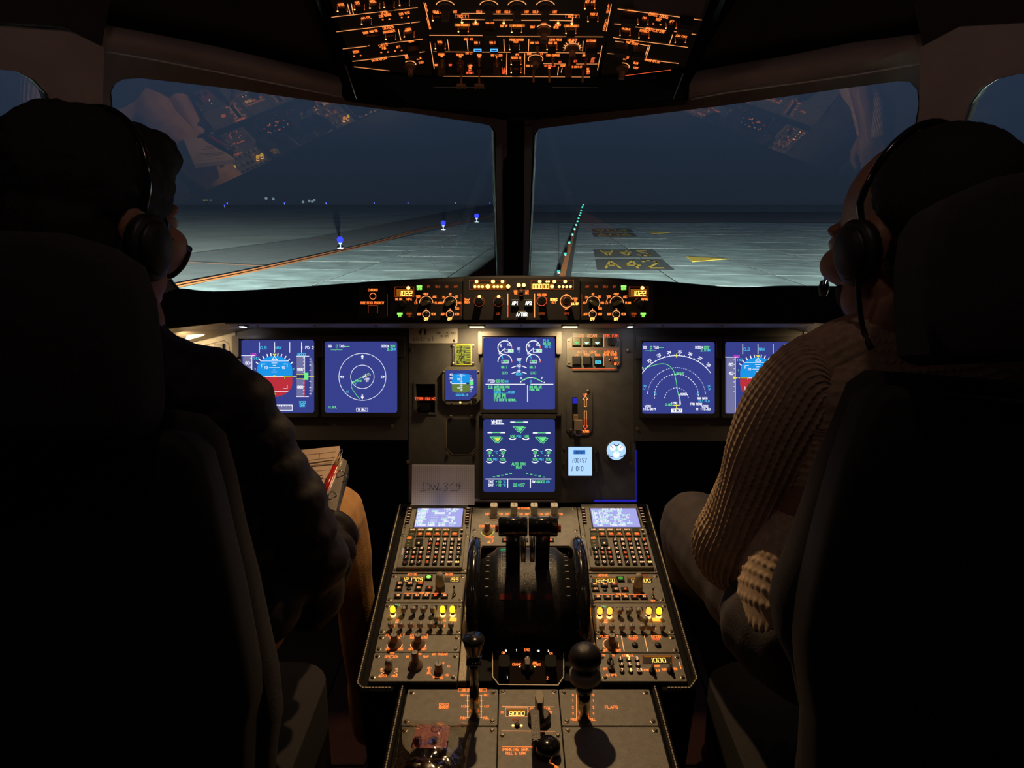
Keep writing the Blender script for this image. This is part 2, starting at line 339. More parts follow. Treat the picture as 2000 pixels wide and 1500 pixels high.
def signtext(name,label,txt,u0,u1,vt,vb,flip,group):
    b=MB(DPAINT,YPAINT); du=(vb-vt)*.95*(1 if not flip else 1)
    def mp(a,t): # a 0..1 across, t 0..1 up from the near edge, straight on the ground
        p00=V(G(u0,vb)); p10=V(G(u1,vb)); p01=V(G(u0-4,vt)); p11=V(G(u1-(vb-vt)*1.2,vt))
        p=(p00*(1-a)+p10*a)*(1-t)+(p01*(1-a)+p11*a)*t; return (p.x,p.y)
    b.face([(*mp(a,t),Z0+.004) for a,t in ((0,0),(1,0),(1,1),(0,1))],0)
    n=len(txt)
    for i,ch in enumerate(txt):
        for pl in FONT[ch].split():
            P=[]
            for k in range(0,len(pl),2):
                gx,gy=int(pl[k])/4,int(pl[k+1])/6; a=.1+(i+gx*.68+.08)/n*.84
                t=.16+.68*gy
                if flip: t=1-t
                P.append((a,t))
            for p,q in zip(P,P[1:]):
                K=.38; d=V((q[0]-p[0],(q[1]-p[1])*K)); 
                if d.length<1e-6: continue
                d.normalize(); nx,ny=-d.y*.017,d.x*.017/K; ex,ey=d.x*.018,d.y*.018/K
                c=[(p[0]-ex-nx,p[1]-ey-ny),(q[0]+ex-nx,q[1]+ey-ny),(q[0]+ex+nx,q[1]+ey+ny),(p[0]-ex+nx,p[1]-ey+ny)]
                b.face([(*mp(*r),Z0+.012) for r in c],1)
    tag(b.build(name),label,'ground marking',group)
signtext('painted_stand_number','yellow A42 in a dark box painted on the apron, nearest and upright','A42',1166,1318,507,528,False,'painted stand numbers')
signtext('painted_stand_number','upside-down yellow A42 in a dark box, just beyond the upright one','A42',1162,1292,488,503,True,'painted stand numbers')
signtext('painted_stand_number','far yellow stand number in a dark box, lower of the far pair','A04',1160,1246,455,463,False,'painted stand numbers')
signtext('painted_stand_number','farthest upside-down yellow stand number, upper of the far pair','A04',1158,1238,447,453.5,True,'painted stand numbers')
for (pts,lb) in (([(1340,501),(1425,506),(1352,512)],'large yellow arrow beside the nearest A42'),([(1268,452),(1310,454.5),(1273,457)],'small far yellow arrow beyond the A42 boxes')):
    b=MB(YPAINT); b.prism([[G(*p) for p in pts]],Z0,Z0+.01); tag(b.build('painted_arrow'),lb,'ground marking','painted arrows')
b=MB(OPAINT); ribbon(b,[G(1137,505),G(1330,507)],.14,Z0,0); ribbon(b,[G(1425,506),G(1640,505)],.1,Z0,0); tag(b.build('thin_lead_line'),'thin orange lead line between the two A42 boxes','painted line')
# blue taxiway edge lamps
BLU=emi('blue_taxi_globe',(.035,.05,1.0),2.2,True); WSTEM=mat('white_lamp_stem',(.8,.9,.9),.4)
BCORE=emi('pale_lamp_core',(.55,.75,1),1.6)
FARL=['','distant blue lamp low beside the left person\'s forehead']+[ORD_[k]+' tiny distant blue lamp right of the yellow sign, counting rightwards' for k in (1,2,3,4,5,6)]+['dim distant blue lamp just above the brightest one, left window']
TLL=['large near blue taxiway lamp in the left window, right of the spectacles','second nearest blue taxiway lamp, left of the centre post','third blue taxiway lamp, right beside the centre post']
far=[(439,405),(318,410),(556,400),(637,399.5),(731,398.6),(797,398.4),(890,398.2),(957,399),(444,399.5)]
for i,(u,v) in enumerate([(665,485),(866,449),(931,434)]+far):
    x,y=G(u,v); s=1.0 if i<3 else .8; s*=(y/80 if y<400 else 5)*.95 if i>=3 else (.95,1.25,1.6)[i]
    if i==3: s=1.9
    t=bpy.data.objects.new('taxiway_edge_light',None); COL.objects.link(t); t.location=(x,y,-3.68); t.scale=(s,s,s)
    tag(t,TLL[i] if i<3 else ('brightest of the distant blue lamps, left of the yellow far lights' if i==3 else FARL[i-3]),'taxiway light','blue taxiway edge lights')
    b=MB(WSTEM); b.lathe([(.36,0),(.36,.10),(.10,.14)],n=12); b.build('base_plate',t)
    b=MB(BCORE); b.lathe([(.07,.14),(.07,.45),(.2,.62),(.2,.72)],n=10); b.build('stem',t)
    b=MB(BLU); b.lathe([(.16,.66),(.30,.78),(.38,1.0),(.34,1.2),(.2,1.36)],n=14); b.build('blue_globe',t,True)
# pale far lights near the horizon
FY=emi('far_yellow_light',(.75,.62,.12),.8); x,y=G(405,400); b=MB(FY)
for k in range(7):
    if k!=4: b.box(x-8+k*2.6,y,4.6,x-6.4+k*2.6,y+.5,5.8)
b.box(x-1,y+.5,-3.68,x-.4,y+.8,4.7,BLACK); tag(b.build('distant_terminal_sign'),'small distant yellow lit sign low in the left window','sign')
FW_=emi('far_white_light',(.35,.5,.6),.5)
for k,(u,v) in enumerate([(520,390),(534,391),(592,397),(604,395),(610,396),(614,393)]):
    p=CAM+(W(u,v,1)-CAM)*(600+k*14); b=MB(FW_,BLACK); b.lathe([(.9,0),(1.1,1),(.9,2)],n=8); b.box(-.12,-.12,-3.68-p.z,.12,.12,0,1); tag(b.build('distant_lamp',loc=p),ORD_[k]+' faint pale far airport lamp in the cluster on the left horizon','lamp','faint far airport lamps')

# ================================================================ windows, posts, liners
GLASS=clear('windscreen_glass',(1,1,1),1.8,.0,.07,(.95,.97,1))
LHOLE=[(214,176),(222,160),(240,150),(275,148),(420,165),(600,191),(800,216),(940,238),(958,243),(966,256),(973,560),(973,600),(372,600),(352,572),(330,545),(288,430),(240,300),(217,210)]
RHOLE=[(1043,262),(1052,248),(1200,229),(1400,204),(1600,175),(1755,154),(1780,156),(1794,172),(1797,200),(1785,270),(1760,340),(1700,460),(1650,558),(1636,600),(1030,600),(1031,540)]
LOUT=[(150,40),(400,80),(690,150),(975,205),(986,215),(985,640),(120,640),(135,300)]
ROUT=[(1026,215),(1040,205),(1340,150),(1620,90),(1880,40),(1895,160),(1850,330),(1790,640),(1015,640)]
SP0=V((-.80,0,1.31))
def sidepanel(sg):
    d=(RT*(-.5*sg)-FW*.8).normalized(); O=CAM+RT*(-.805*sg+.02)+FW*1.30; up=(UP*.92-FW*.38+RT*sg*.25)
    return Panel(O,(d*-1 if sg>0 else d),up)
SPL=sidepanel(1); SPR=sidepanel(-1)
LS=[(-160,120),(-20,131),(30,137),(62,154),(86,180),(100,215),(114,262),(135,400),(150,620),(-160,620)]
RS=[(2160,128),(1990,142),(1950,152),(1920,172),(1900,200),(1880,262),(1850,400),(1830,640),(2160,640)]
k=0
for P,hole,out,nm in ((WPL,LHOLE,LOUT,'left_front'),(WPR,RHOLE,ROUT,'right_front'),(SPL,LS,[(-400,20),(130,60),(196,90),(190,300),(200,700),(-400,700)],'left_side'),(SPR,RS,[(2400,20),(1880,50),(1805,90),(1800,300),(1790,700),(2400,700)],'right_side')):
    k+=1; O=P.loc(*hole[0]); root=bpy.data.objects.new('window_%d'%k,None); COL.objects.link(root); root.matrix_world=P.frame(*O); tag(root,None,None,None,'structure')
    h=[(P.loc(*p)[0]-O[0],P.loc(*p)[1]-O[1]) for p in hole]; o_=[(P.loc(*p)[0]-O[0],P.loc(*p)[1]-O[1]) for p in out]
    b=MB(LINER if k!=9 else BLACK); b.prism([o_,h],-.02,.012); b.build('window_frame',root)
    b=MB(GLASS); b.face([(x,y,-.004) for x,y in h],0); b.build('pane',root)
    cx=sum(p[0] for p in h)/len(h); cy=sum(p[1] for p in h)/len(h)
    b=MB(BLACK); hi=[(x+(cx-x)*.007,y+(cy-y)*.010) for x,y in h]; b.prism([h,hi],-.003,.004); b.build('seal',root)
# centre post
b=MB(MATTE); pts=[W(985,200,1.78),W(1027,200,1.78),W(1025,640,1.95),W(984,640,1.95)]
q=[p+FW*.06 for p in pts]
for f in ((0,1,2,3),): b.face([pts[i] for i in f])
b.face(list(reversed(q))); 
for i in range(4): j=(i+1)%4; b.face([pts[i],q[i],q[j],pts[j]])
tag(b.build('pillar_centre'),None,None,None,'structure')
PALE=mat('pale_post_trim',(.42,.44,.42),.5)
for (a,b2,c,d,n_) in ((967,980.5,973,981.5,'trim_1'),(1025,1040,1021,1030,'trim_2')):
    m=MB(PALE); P=[W(a,247,1.772),W(b2,247,1.772),W(d,600,1.935),W(c,600,1.935)]; Q=[p+FW*.02 for p in P]
    m.face([P[3],P[2],P[1],P[0]]); m.face(Q)
    for i in range(4): j=(i+1)%4; m.face([P[i],P[j],Q[j],Q[i]])
    tag(m.build(n_),None,None,None,'structure')
for u in (972.5,984.5),(1023.5,1036):
    m=MB(PALE); P=[W(u[0],228,1.765),W(u[1],228,1.765),W(u[1]-1,242,1.765),W(u[0]+2,242,1.765)]; Q=[p+FW*.02 for p in P]
    m.face([P[3],P[2],P[1],P[0]])
    for i in range(4): j=(i+1)%4; m.face([P[i],P[j],Q[j],Q[i]])
    m.build('post_bracket',bpy.data.objects['pillar_centre'])
# headliner rails above the windows (rounded beams), and the dark ceiling above them
def beam(name,pts,m,prof=None):
    """pts: list of (u,vtop,vbot,d). rounded front, thickness away from the viewer"""
    b=MB(m); rows=[]
    for (u,vt,vb,d) in pts:
        r=[]
        for k in range(9):
            t=k/8; vv=vt+(vb-vt)*t; dd=d-.028*sin(pi*min(1,t*.95+.05))**.6 + (1-t)*(-.02)
            r.append(W(u,vv,dd))
        r.append(W(u,vb-2,d+.03)); r.append(W(u,vt,d+.06)); rows.append(r)
    n=len(rows[0]); base=len(b.v); b.v+=[tuple(p) for r in rows for p in r]
    for i in range(len(rows)-1):
        for k in range(n): j=(k+1)%n; b.f.append((i*n+k,i*n+j,(i+1)*n+j,(i+1)*n+k)); b.m.append(0)
    b.f.append(tuple(range(n))); b.f.append(tuple((len(rows)-1)*n+k for k in reversed(range(n)))); b.m+=[0,0]
    o=b.build(name,None,True); tag(o,None,None,None,'structure'); return o
beam('trim_3',[(-160,8,72,1.02),(-20,22,84,1.12),(60,30,86,1.15),(140,38,90,1.18),(197,46,97,1.20)],LINER)
beam('trim_4',[(208,49,100,1.21),(300,66,116,1.25),(420,90,139,1.31),(540,118,163,1.38),(640,142,183,1.44),(668,152,189,1.46)],LINER)
beam('trim_5',[(1346,142,194,1.46),(1420,128,180,1.42),(1540,108,164,1.36),(1660,84,147,1.29),(1808,64,122,1.21)],LINER)
beam('trim_6',[(1813,62,113,1.20),(1880,50,98,1.17),(1960,32,84,1.13),(2040,16,70,1.09),(2160,0,52,1.02)],LINER)
EDGEW=mat('pale_edge_bead',(.75,.72,.70),.5)
for P,nm in (([(-20,85,1.11),(60,87,1.14),(140,91,1.17),(197,97,1.19)],'trim_8'),([(208,101,1.20),(300,117,1.24),(420,140,1.30),(540,164,1.37),(668,190,1.45)],'trim_9'),([(1350,194,1.45),(1420,181,1.41),(1540,165,1.35),(1660,148,1.28),(1808,123,1.20)],'trim_10'),([(1813,114,1.19),(1880,99,1.16),(1960,85,1.12),(2040,71,1.08)],'trim_11')):
    b=MB(EDGEW); b.tube([W(*p) for p in P],.0013,6); tag(b.build(nm,None,True),None,None,None,'structure')
def shellpoly(name,faces,m=SHELL,th=.02):
    b=MB(m)
    for f in faces:
        b.face(f)
    me=b.mesh(name); o=bpy.data.objects.new(name,me); COL.objects.link(o)
    s=o.modifiers.new('s','SOLIDIFY'); s.thickness=th; s.offset=-1
    tag(o,None,None,None,'structure'); return o
zc=1.86
def up_(p,z): return V((p[0],p[1],z))
L=[W(-160,10,1.04),W(-20,26,1.14),W(197,50,1.22),W(420,93,1.33),W(668,156,1.48),W(700,190,1.62)]
R=[W(1320,190,1.62),W(1346,146,1.48),W(1540,112,1.38),W(1808,68,1.22),W(1960,36,1.15),W(2160,4,1.04)]
L2_=[V((-.62,-.2,zc)),V((-.60,.5,zc-.02)),V((-.50,.75,zc-.04)),V((-.42,.95,zc-.06)),V((-.36,1.15,zc-.1)),V((-.34,1.3,zc-.14))]
R2_=[V((.38,1.3,zc-.14)),V((.40,1.15,zc-.1)),V((.46,.95,zc-.06)),V((.54,.75,zc-.04)),V((.64,.5,zc-.02)),V((.66,-.2,zc))]
shellpoly('ceiling',[[L[i],L[i+1],L2_[i+1],L2_[i]] for i in range(5)]+[[R[i],R[i+1],R2_[i+1],R2_[i]] for i in range(5)]+[[V((-.7,-1.3,zc)),V((.7,-1.3,zc)),V((.7,.5,zc)),V((-.7,.5,zc))],[V((-.62,.5,zc)),V((.66,.5,zc)),V((.40,1.45,zc-.1)),V((-.36,1.45,zc-.1))]],SHELL,.01)
# header between the windows, below the overhead panel
b=MB(MATTE); T=[W(672,150,1.40),W(1342,150,1.40)]
P=[W(668,186,1.50),W(800,206,1.62),W(975,226,1.72),W(1035,226,1.72),W(1200,208,1.64),W(1345,194,1.50)]
Q=[W(668,40,1.62),W(800,40,1.66),W(975,40,1.74),W(1035,40,1.74),W(1200,40,1.66),W(1345,40,1.62)]
for i in range(5): b.face([P[i],P[i+1],Q[i+1],Q[i]]); b.face([P[i]+FW*.03,Q[i],Q[i+1],P[i+1]+FW*.03]); b.face([P[i+1],P[i],P[i]+FW*.03,P[i+1]+FW*.03])
for P in ([W(540,-120,1.60),W(676,-120,1.62),W(676,150,1.52),W(590,128,1.50)],[W(1338,-120,1.62),W(1470,-120,1.60),W(1425,124,1.50),W(1338,150,1.52)],[W(676,-120,1.62),W(1338,-120,1.62),W(1338,60,1.62),W(676,60,1.62)]):
    b.face(P); b.face([p+FW*.02 for p in reversed(P)])
tag(b.build('trim_7'),None,None,None,'structure')
# floor, walls, back wall (the simulator cabin is closed)
FLR=mat('red_brown_floor',(.16,.055,.035),.6,0,20,.15,.2,300)
fl=bpy.data.objects.new('floor',None); COL.objects.link(fl); tag(fl,None,None,None,'structure')
for x0,x1 in ((-1.15,-.52),(-.515,.0),(.005,.55),(.555,1.15)):
    for y0,y1 in ((-1.3,.2),(.21,1.055),(1.06,1.55),(1.56,2.3)):
        b=MB(FLR); b.box(0,0,-.02,x1-x0,y1-y0,0,0,.002); o=add('floor_panel',b.mesh('floor_panel'),fl,(x0,y0,0))
b=MB(SHELL)
b.box(-1.15,-1.3,-.05,1.15,2.3,-.021); tag(b.build('floor_base'),None,None,None,'structure')
for sg,nm in ((-1,'wall_left'),(1,'wall_right')):
    b=MB(SHELL); x=sg*1.12
    b.face([(x,.9,0),(x,2.3,0),(x,2.3,.8),(x,.9,.8)])
    SP=SPL if sg<0 else SPR; fu=lambda u,v: (lambda q: SP.wp(q[0],q[1],.005))(SP.loc((2000-u) if sg<0 else u,v))
    A,B,Cc,D,E_=fu(1880,50),fu(2400,20),fu(2400,700),fu(1790,700),fu(1805,90)
    b.face([B,Cc,V((x,-1.3,Cc.z)),V((x,-1.3,B.z))]); b.face([A,B,V((B.x,B.y,1.93)),V((A.x,A.y,1.93))]); b.face([B,V((x,-1.3,B.z)),V((x,-1.3,1.93)),V((B.x,B.y,1.93))])
    b.face([Cc,D,V((D.x,D.y,.0)),V((Cc.x,Cc.y,0))]); b.face([Cc,V((Cc.x,Cc.y,0)),V((x,-1.3,0)),V((x,-1.3,Cc.z))]); b.face([D,V((D.x,D.y,0)),V((sg*1.12,2.3,0)),V((sg*1.12,2.3,.8))]); b.face([E_,A,V((A.x,A.y,1.93)),V((E_.x*.9,E_.y+.1,1.93))])
    tag(b.build(nm),None,None,None,'structure')
b=MB(SHELL); b.box(-1.15,-1.34,0,1.15,-1.3,1.9); tag(b.build('wall_back'),None,None,None,'structure')
b=MB(SHELL); b.box(-1.15,2.28,0,1.15,2.32,.80); tag(b.build('wall_front'),None,None,None,'structure')
b=MB(SHELL)
b.face([(-1.2,-1.3,1.93),(1.2,-1.3,1.93),(1.2,.8,1.93),(-1.2,.8,1.93)]); b.face([(-1.2,.8,1.93),(1.2,.8,1.93),(.66,2.12,1.78),(-.64,2.12,1.78)]); tag(b.build('ceiling_outer'),None,None,None,'structure')
# ================================================================ instrument helpers
class Ink:
    def __init__(s,U,z=.0006): s.U=U; s.z=z; s.b=MB(); a=U.l(*s.px(0,5)); c=U.l(*s.px(0,-5)); s.ky=abs(a[1]-c[1])/10
    def px(s,du,dv):
        if not hasattr(s.U,'uv'): s.U.uv=(0,0)
        return (s.U.uv[0]+du,s.U.uv[1]+dv)
    def t(s,t,u,v,h,m=None,al='c',w=None,seg7=False,sl=0,rot=0,gap=.36,asp=.62):
        x,y=s.U.l(u,v); ww=(w or h*.17)*.9*s.U.k; s.b.text(t,x,y,h*s.ky,m or OR,al,ww,s.z+.00015,asp*s.U.k/s.ky,sl*s.U.k/s.ky*s.ky/s.ky*0.15 if sl else 0,rot,seg7,gap)
    def ln(s,pts,w=1,m=None,dz=0): s.b.line([s.U.l(*p) for p in pts],w*s.U.k,s.z+dz,m or OR)
    def arc(s,u,v,r,a0,a1,w=1,m=None,n=20,dash=False): x,y=s.U.l(u,v); s.b.arc(x,y,r*s.U.k,a0,a1,w*s.U.k,s.z,m or OR,n,dash)
    def poly(s,pts,m,dz=0): s.b.face([(*s.U.l(*p),s.z+dz) for p in pts],m)
    def rc(s,u0,v0,u1,v1,m,dz=0): s.poly([(u0,v1),(u1,v1),(u1,v0),(u0,v0)],m,dz)
    def fr(s,u0,v0,u1,v1,w=1,m=None): s.ln([(u0,v0),(u1,v0),(u1,v1),(u0,v1),(u0,v0)],w,m)
    def dot(s,u,v,r,m,dz=0,n=10): x,y=s.U.l(u,v); s.b.disc(x,y,r*s.U.k,s.z+dz,m,n)
    def done(s,name='lettering',label=None): o=s.b.build(name,s.U.o); return tag(o,label)
_oi=Unit.__init__
def _ni(s,P,name,u,v,*a,**k): s.uv=(u,v); _oi(s,P,name,u,v,*a,**k)
Unit.__init__=_ni
def knob(U,u,v,r,h,m1=KNOBG,m2=KNOBG,kind='round',rot=0,z=.0,name='knob',lab=None):
    x,y=U.l(u,v); o=add(name,knobmesh(r*U.k,h*U.k,m1,m2,kind),U.o,(x,y,z),(0,0,radians(rot)) if rot else None); tag(o,lab); return o
def plate(U,rect,z0=-.004,z1=0,m=GREY,name='faceplate',r=.001,holes=()):
    b=MB(m); o=rr(*rect,r) if len(rect)==4 and not isinstance(rect[0],tuple) else rect
    b.prism([o]+[h for h in holes],z0,z1); return b.build(name,U.o)
def pl(U,pts): return [U.l(*p) for p in pts]
BOXM={}
def boxpart(name,U,u0,v0,u1,v1,h,m,c=0,z=0,lab=None):
    x0,y0,x1,y1=U.rect(u0,v0,u1,v1); key=(name,round(x1-x0,4),round(y1-y0,4),round(h,4),m.name,round(c,4))
    if key not in BOXM:
        b=MB(m); w_,h_=(x1-x0)/2,(y1-y0)/2; b.box(-w_,-h_,0,w_,h_,h,m,c); BOXM[key]=b.mesh(name)
    return tag(add(name,BOXM[key],U.o,((x0+x1)/2,(y0+y1)/2,z)),lab)
# ================================================================ main instrument panel
U=Unit(MIP,'instrument_panel',1019,808,'dark grey main instrument panel below the glareshield, behind all screens','panel',z=-.012)
def l_(pts): return pl(U,pts)
DUs={'Lp':(471,664,614,806),'Ln':(634,667,776,806),'Up':(944,659,1084,800),'Lo':(944,819,1084,961),'Rn':(1254,668,1396,808),'Rp':(1416,668,1559,808)}
plate(U,l_([(797,983),(1243,983),(1243,640),(1236,600),(797,600)]),-.02,.002,GREYD,'centre_board',
      holes=[l_([(811,806),(849,806),(849,750),(811,750)])])
SIDEB=mat('side_board_shaded',(.05,.045,.043),.6)  # panel paint darkened, standing in for light falling off at the sides
plate(U,l_([(320,860),(795,860),(795,600),(440,600),(318,655)]),-.02,.004,SIDEB,'left_board')
plate(U,l_([(1238,862),(1720,862),(1720,655),(1600,600),(1238,600)]),-.02,.004,SIDEB,'right_board')
b=MB(MATTE); x0,y0,x1,y1=U.rect(318,600,1725,858); b.box(x0,y0,-.06,x1,y1,-.022); x0,y0,x1,y1=U.rect(797,600,1243,985); b.box(x0,y0,-.065,x1,y1,-.0222); b.build('backing',U.o)
i=Ink(U,.0045); i.t('TERR ON ND',830,779,5,KRED,w=.9); i.rc(818,776,843,782,emi('red_glow_strip',(.35,.02,.01),.5),-.0003); i.done('lettering','red lit TERR ON ND legend in the recess')
b=MB(BLKGLOSS); x,y=U.l(830,795); b.prism([rr(x-.011,y-.009,x+.011,y+.009,.002)],-.016,.012); b.build('push_button',U.o)
b=MB(GREYD); b.prism([l_([(807,810),(852,810),(852,747),(807,747)]),l_([(811,806),(849,806),(849,750),(811,750)])],.002,.004); b.build('recess_rim',U.o)
b=MB(mat('dark_blank_cover',(.018,.018,.02),.5)); b.prism([l_([(871,876),(884,889),(916,889),(929,876),(929,819),(871,819)])],.002,.0026); b.build('blank_cover',U.o)
b=MB(BEIGE); b.line(l_([(871,819),(871,876),(884,889),(916,889),(929,876)]),.0012,.0028); b.build('cover_edge',U.o)
fasteners(U,[(803,683),(812,803),(880,814),(921,814),(873,887),(925,887),(796,903),(1228,685),(1233,905),(765,832),(1246,838),(336,650)],.004,1)
b=MB(emi('blue_led_strip',(.03,.03,.75),.6)); 
for a,c in ((1163,1197),(1199,1214),(1217,1243)): b.seg(U.l(a,979),U.l(c,979),.004,.0045)
b.seg(U.l(1243.5,880),U.l(1243.5,979),.0015,.0045); b.build('led_strip',U.o)
b=MB(mat('pale_blue_ledge',(.30,.32,.45),.4)); x0,y0,x1,y1=U.rect(926,976,1084,979); b.box(x0,y0,.002,x1,y1,.012); b.build('ledge',U.o)
# nameplate, speed placard
U=Unit(MIP,'name_plate',845,653,'silver maker plate with a round emblem, top left of the centre board','plate',z=-.0095)
plate(U,rr(*U.rect(798,634,893,670),.003),0,.002,mat('satin_aluminium',(.62,.58,.52),.5,.2),'faceplate'); 
INK=mat('black_print',(.012,.012,.012),.6); INKS=mat('grey_ink',(.10,.10,.16),.8)
i=Ink(U,.0024); i.dot(825,648,7.2,INK,0,20); i.poly([(823.6,641),(826.4,641),(828.5,655),(821.5,655)],mat('satin_aluminium',(0,0,0)),.0002); i.ln([(820,640.5),(830,640.5)],1.2,INK,.0003)
i.t('entrol',826,661,8.5,INK,w=.8,gap=1.1,asp=.42); i.t('FNPT II MCC A320',871,650,4.2,INK,w=.55,asp=.42); i.t('EN 075',868,656,4,INK,w=.6,asp=.5); i.done('print')
fasteners(U,[(887,665),(803,640)],.002,.8)
U=Unit(MIP,'speed_placard',905,693,'yellow-lettered speed limit placard above the standby instrument','placard',z=-.0095)
YG=mat('yellow_green_frame',(.42,.44,.03),.5); plate(U,rr(*U.rect(883,671,924,714),.002),0,.0015,GREYD); x=U.rect(889,672,921,713)
plate(U,rr(*x,.0015),.0015,.004,YG,'placard_frame'); plate(U,rr(*U.rect(891.5,675,919,711),.0008),.004,.0043,INK,'placard_face')
YINK=emi('yellow_placard_print',(.60,.66,.06),.9); i=Ink(U,.0046)
i.t('MAX SPEEDS',905,676,4,YINK,w=.9,asp=.5)
for k,tx in enumerate(('VMO 350','M .82','GEAR EXT','250 / .60','VLO 220')): i.t(tx,900,681.5+k*5.3,3.6,YINK,w=.8,asp=.5)
for k in range(8): i.ln([(911,683+k*3.4),(918,683+k*3.4)],1.8,YINK)
i.ln([(909.5,680),(909.5,710)],.6,YINK); i.t('FULL',900,708,3.6,YINK,w=.8); i.done('print')
fasteners(U,[(884,675),(923,675),(884,710),(923,710)],.0015,.9)
# ---- display units
def display(key,label,draw,bez,lug,bg=SBG):
    u0,v0,u1,v1=DUs[key]; U=Unit(MIP,'display_unit',(u0+u1)/2,(v0+v1)/2,label,'screen','six square cockpit display screens',z=-.008)
    hole=rr(*U.rect(u0,v0,u1,v1),.005,4)
    b=MB(mat('bezel_dark',(.03,.028,.028),.5)); b.prism([rr(*U.rect(*bez),.004),hole],0,.010); b.build('bezel',U.o)
    b=MB(mat('bezel_lug_paint' if key!='Up' else 'bezel_lug_lit',(.055,.05,.046) if key!='Up' else (.17,.155,.135),.5)); x=U.rect(*lug); hh=rr(*U.rect(u0-1,v0-1,u1+1,v1+1),.004)  # upper centre lugs made paler, lamp light put into their colour
    lx0,ly0,lx1,ly1=x
    b.prism([rr(lx0,ly0,U.l(u0-2,0)[0],ly1,.003)],0,.018); b.build('bezel_lug',U.o)
    b=MB(b.mats[0]); b.prism([rr(U.l(u1+2,0)[0],ly0,lx1,ly1,.003)],0,.018); b.build('bezel_lug',U.o)
    b=MB(b.mats[0]); b.prism([rr(U.l(u0-2,0)[0]+.0001,U.l(0,v0-2)[1],U.l(u1+2,0)[0]-.0001,ly1,.0015)],.0101,.018); b.build('bezel_top',U.o)
    b=MB(bg); b.prism([rr(*U.rect(u0,v0,u1,v1),.005,4)],.002,.006); b.build('glass_screen',U.o)
    i=Ink(U,.0064); draw(i); i.done('symbology')
    return U
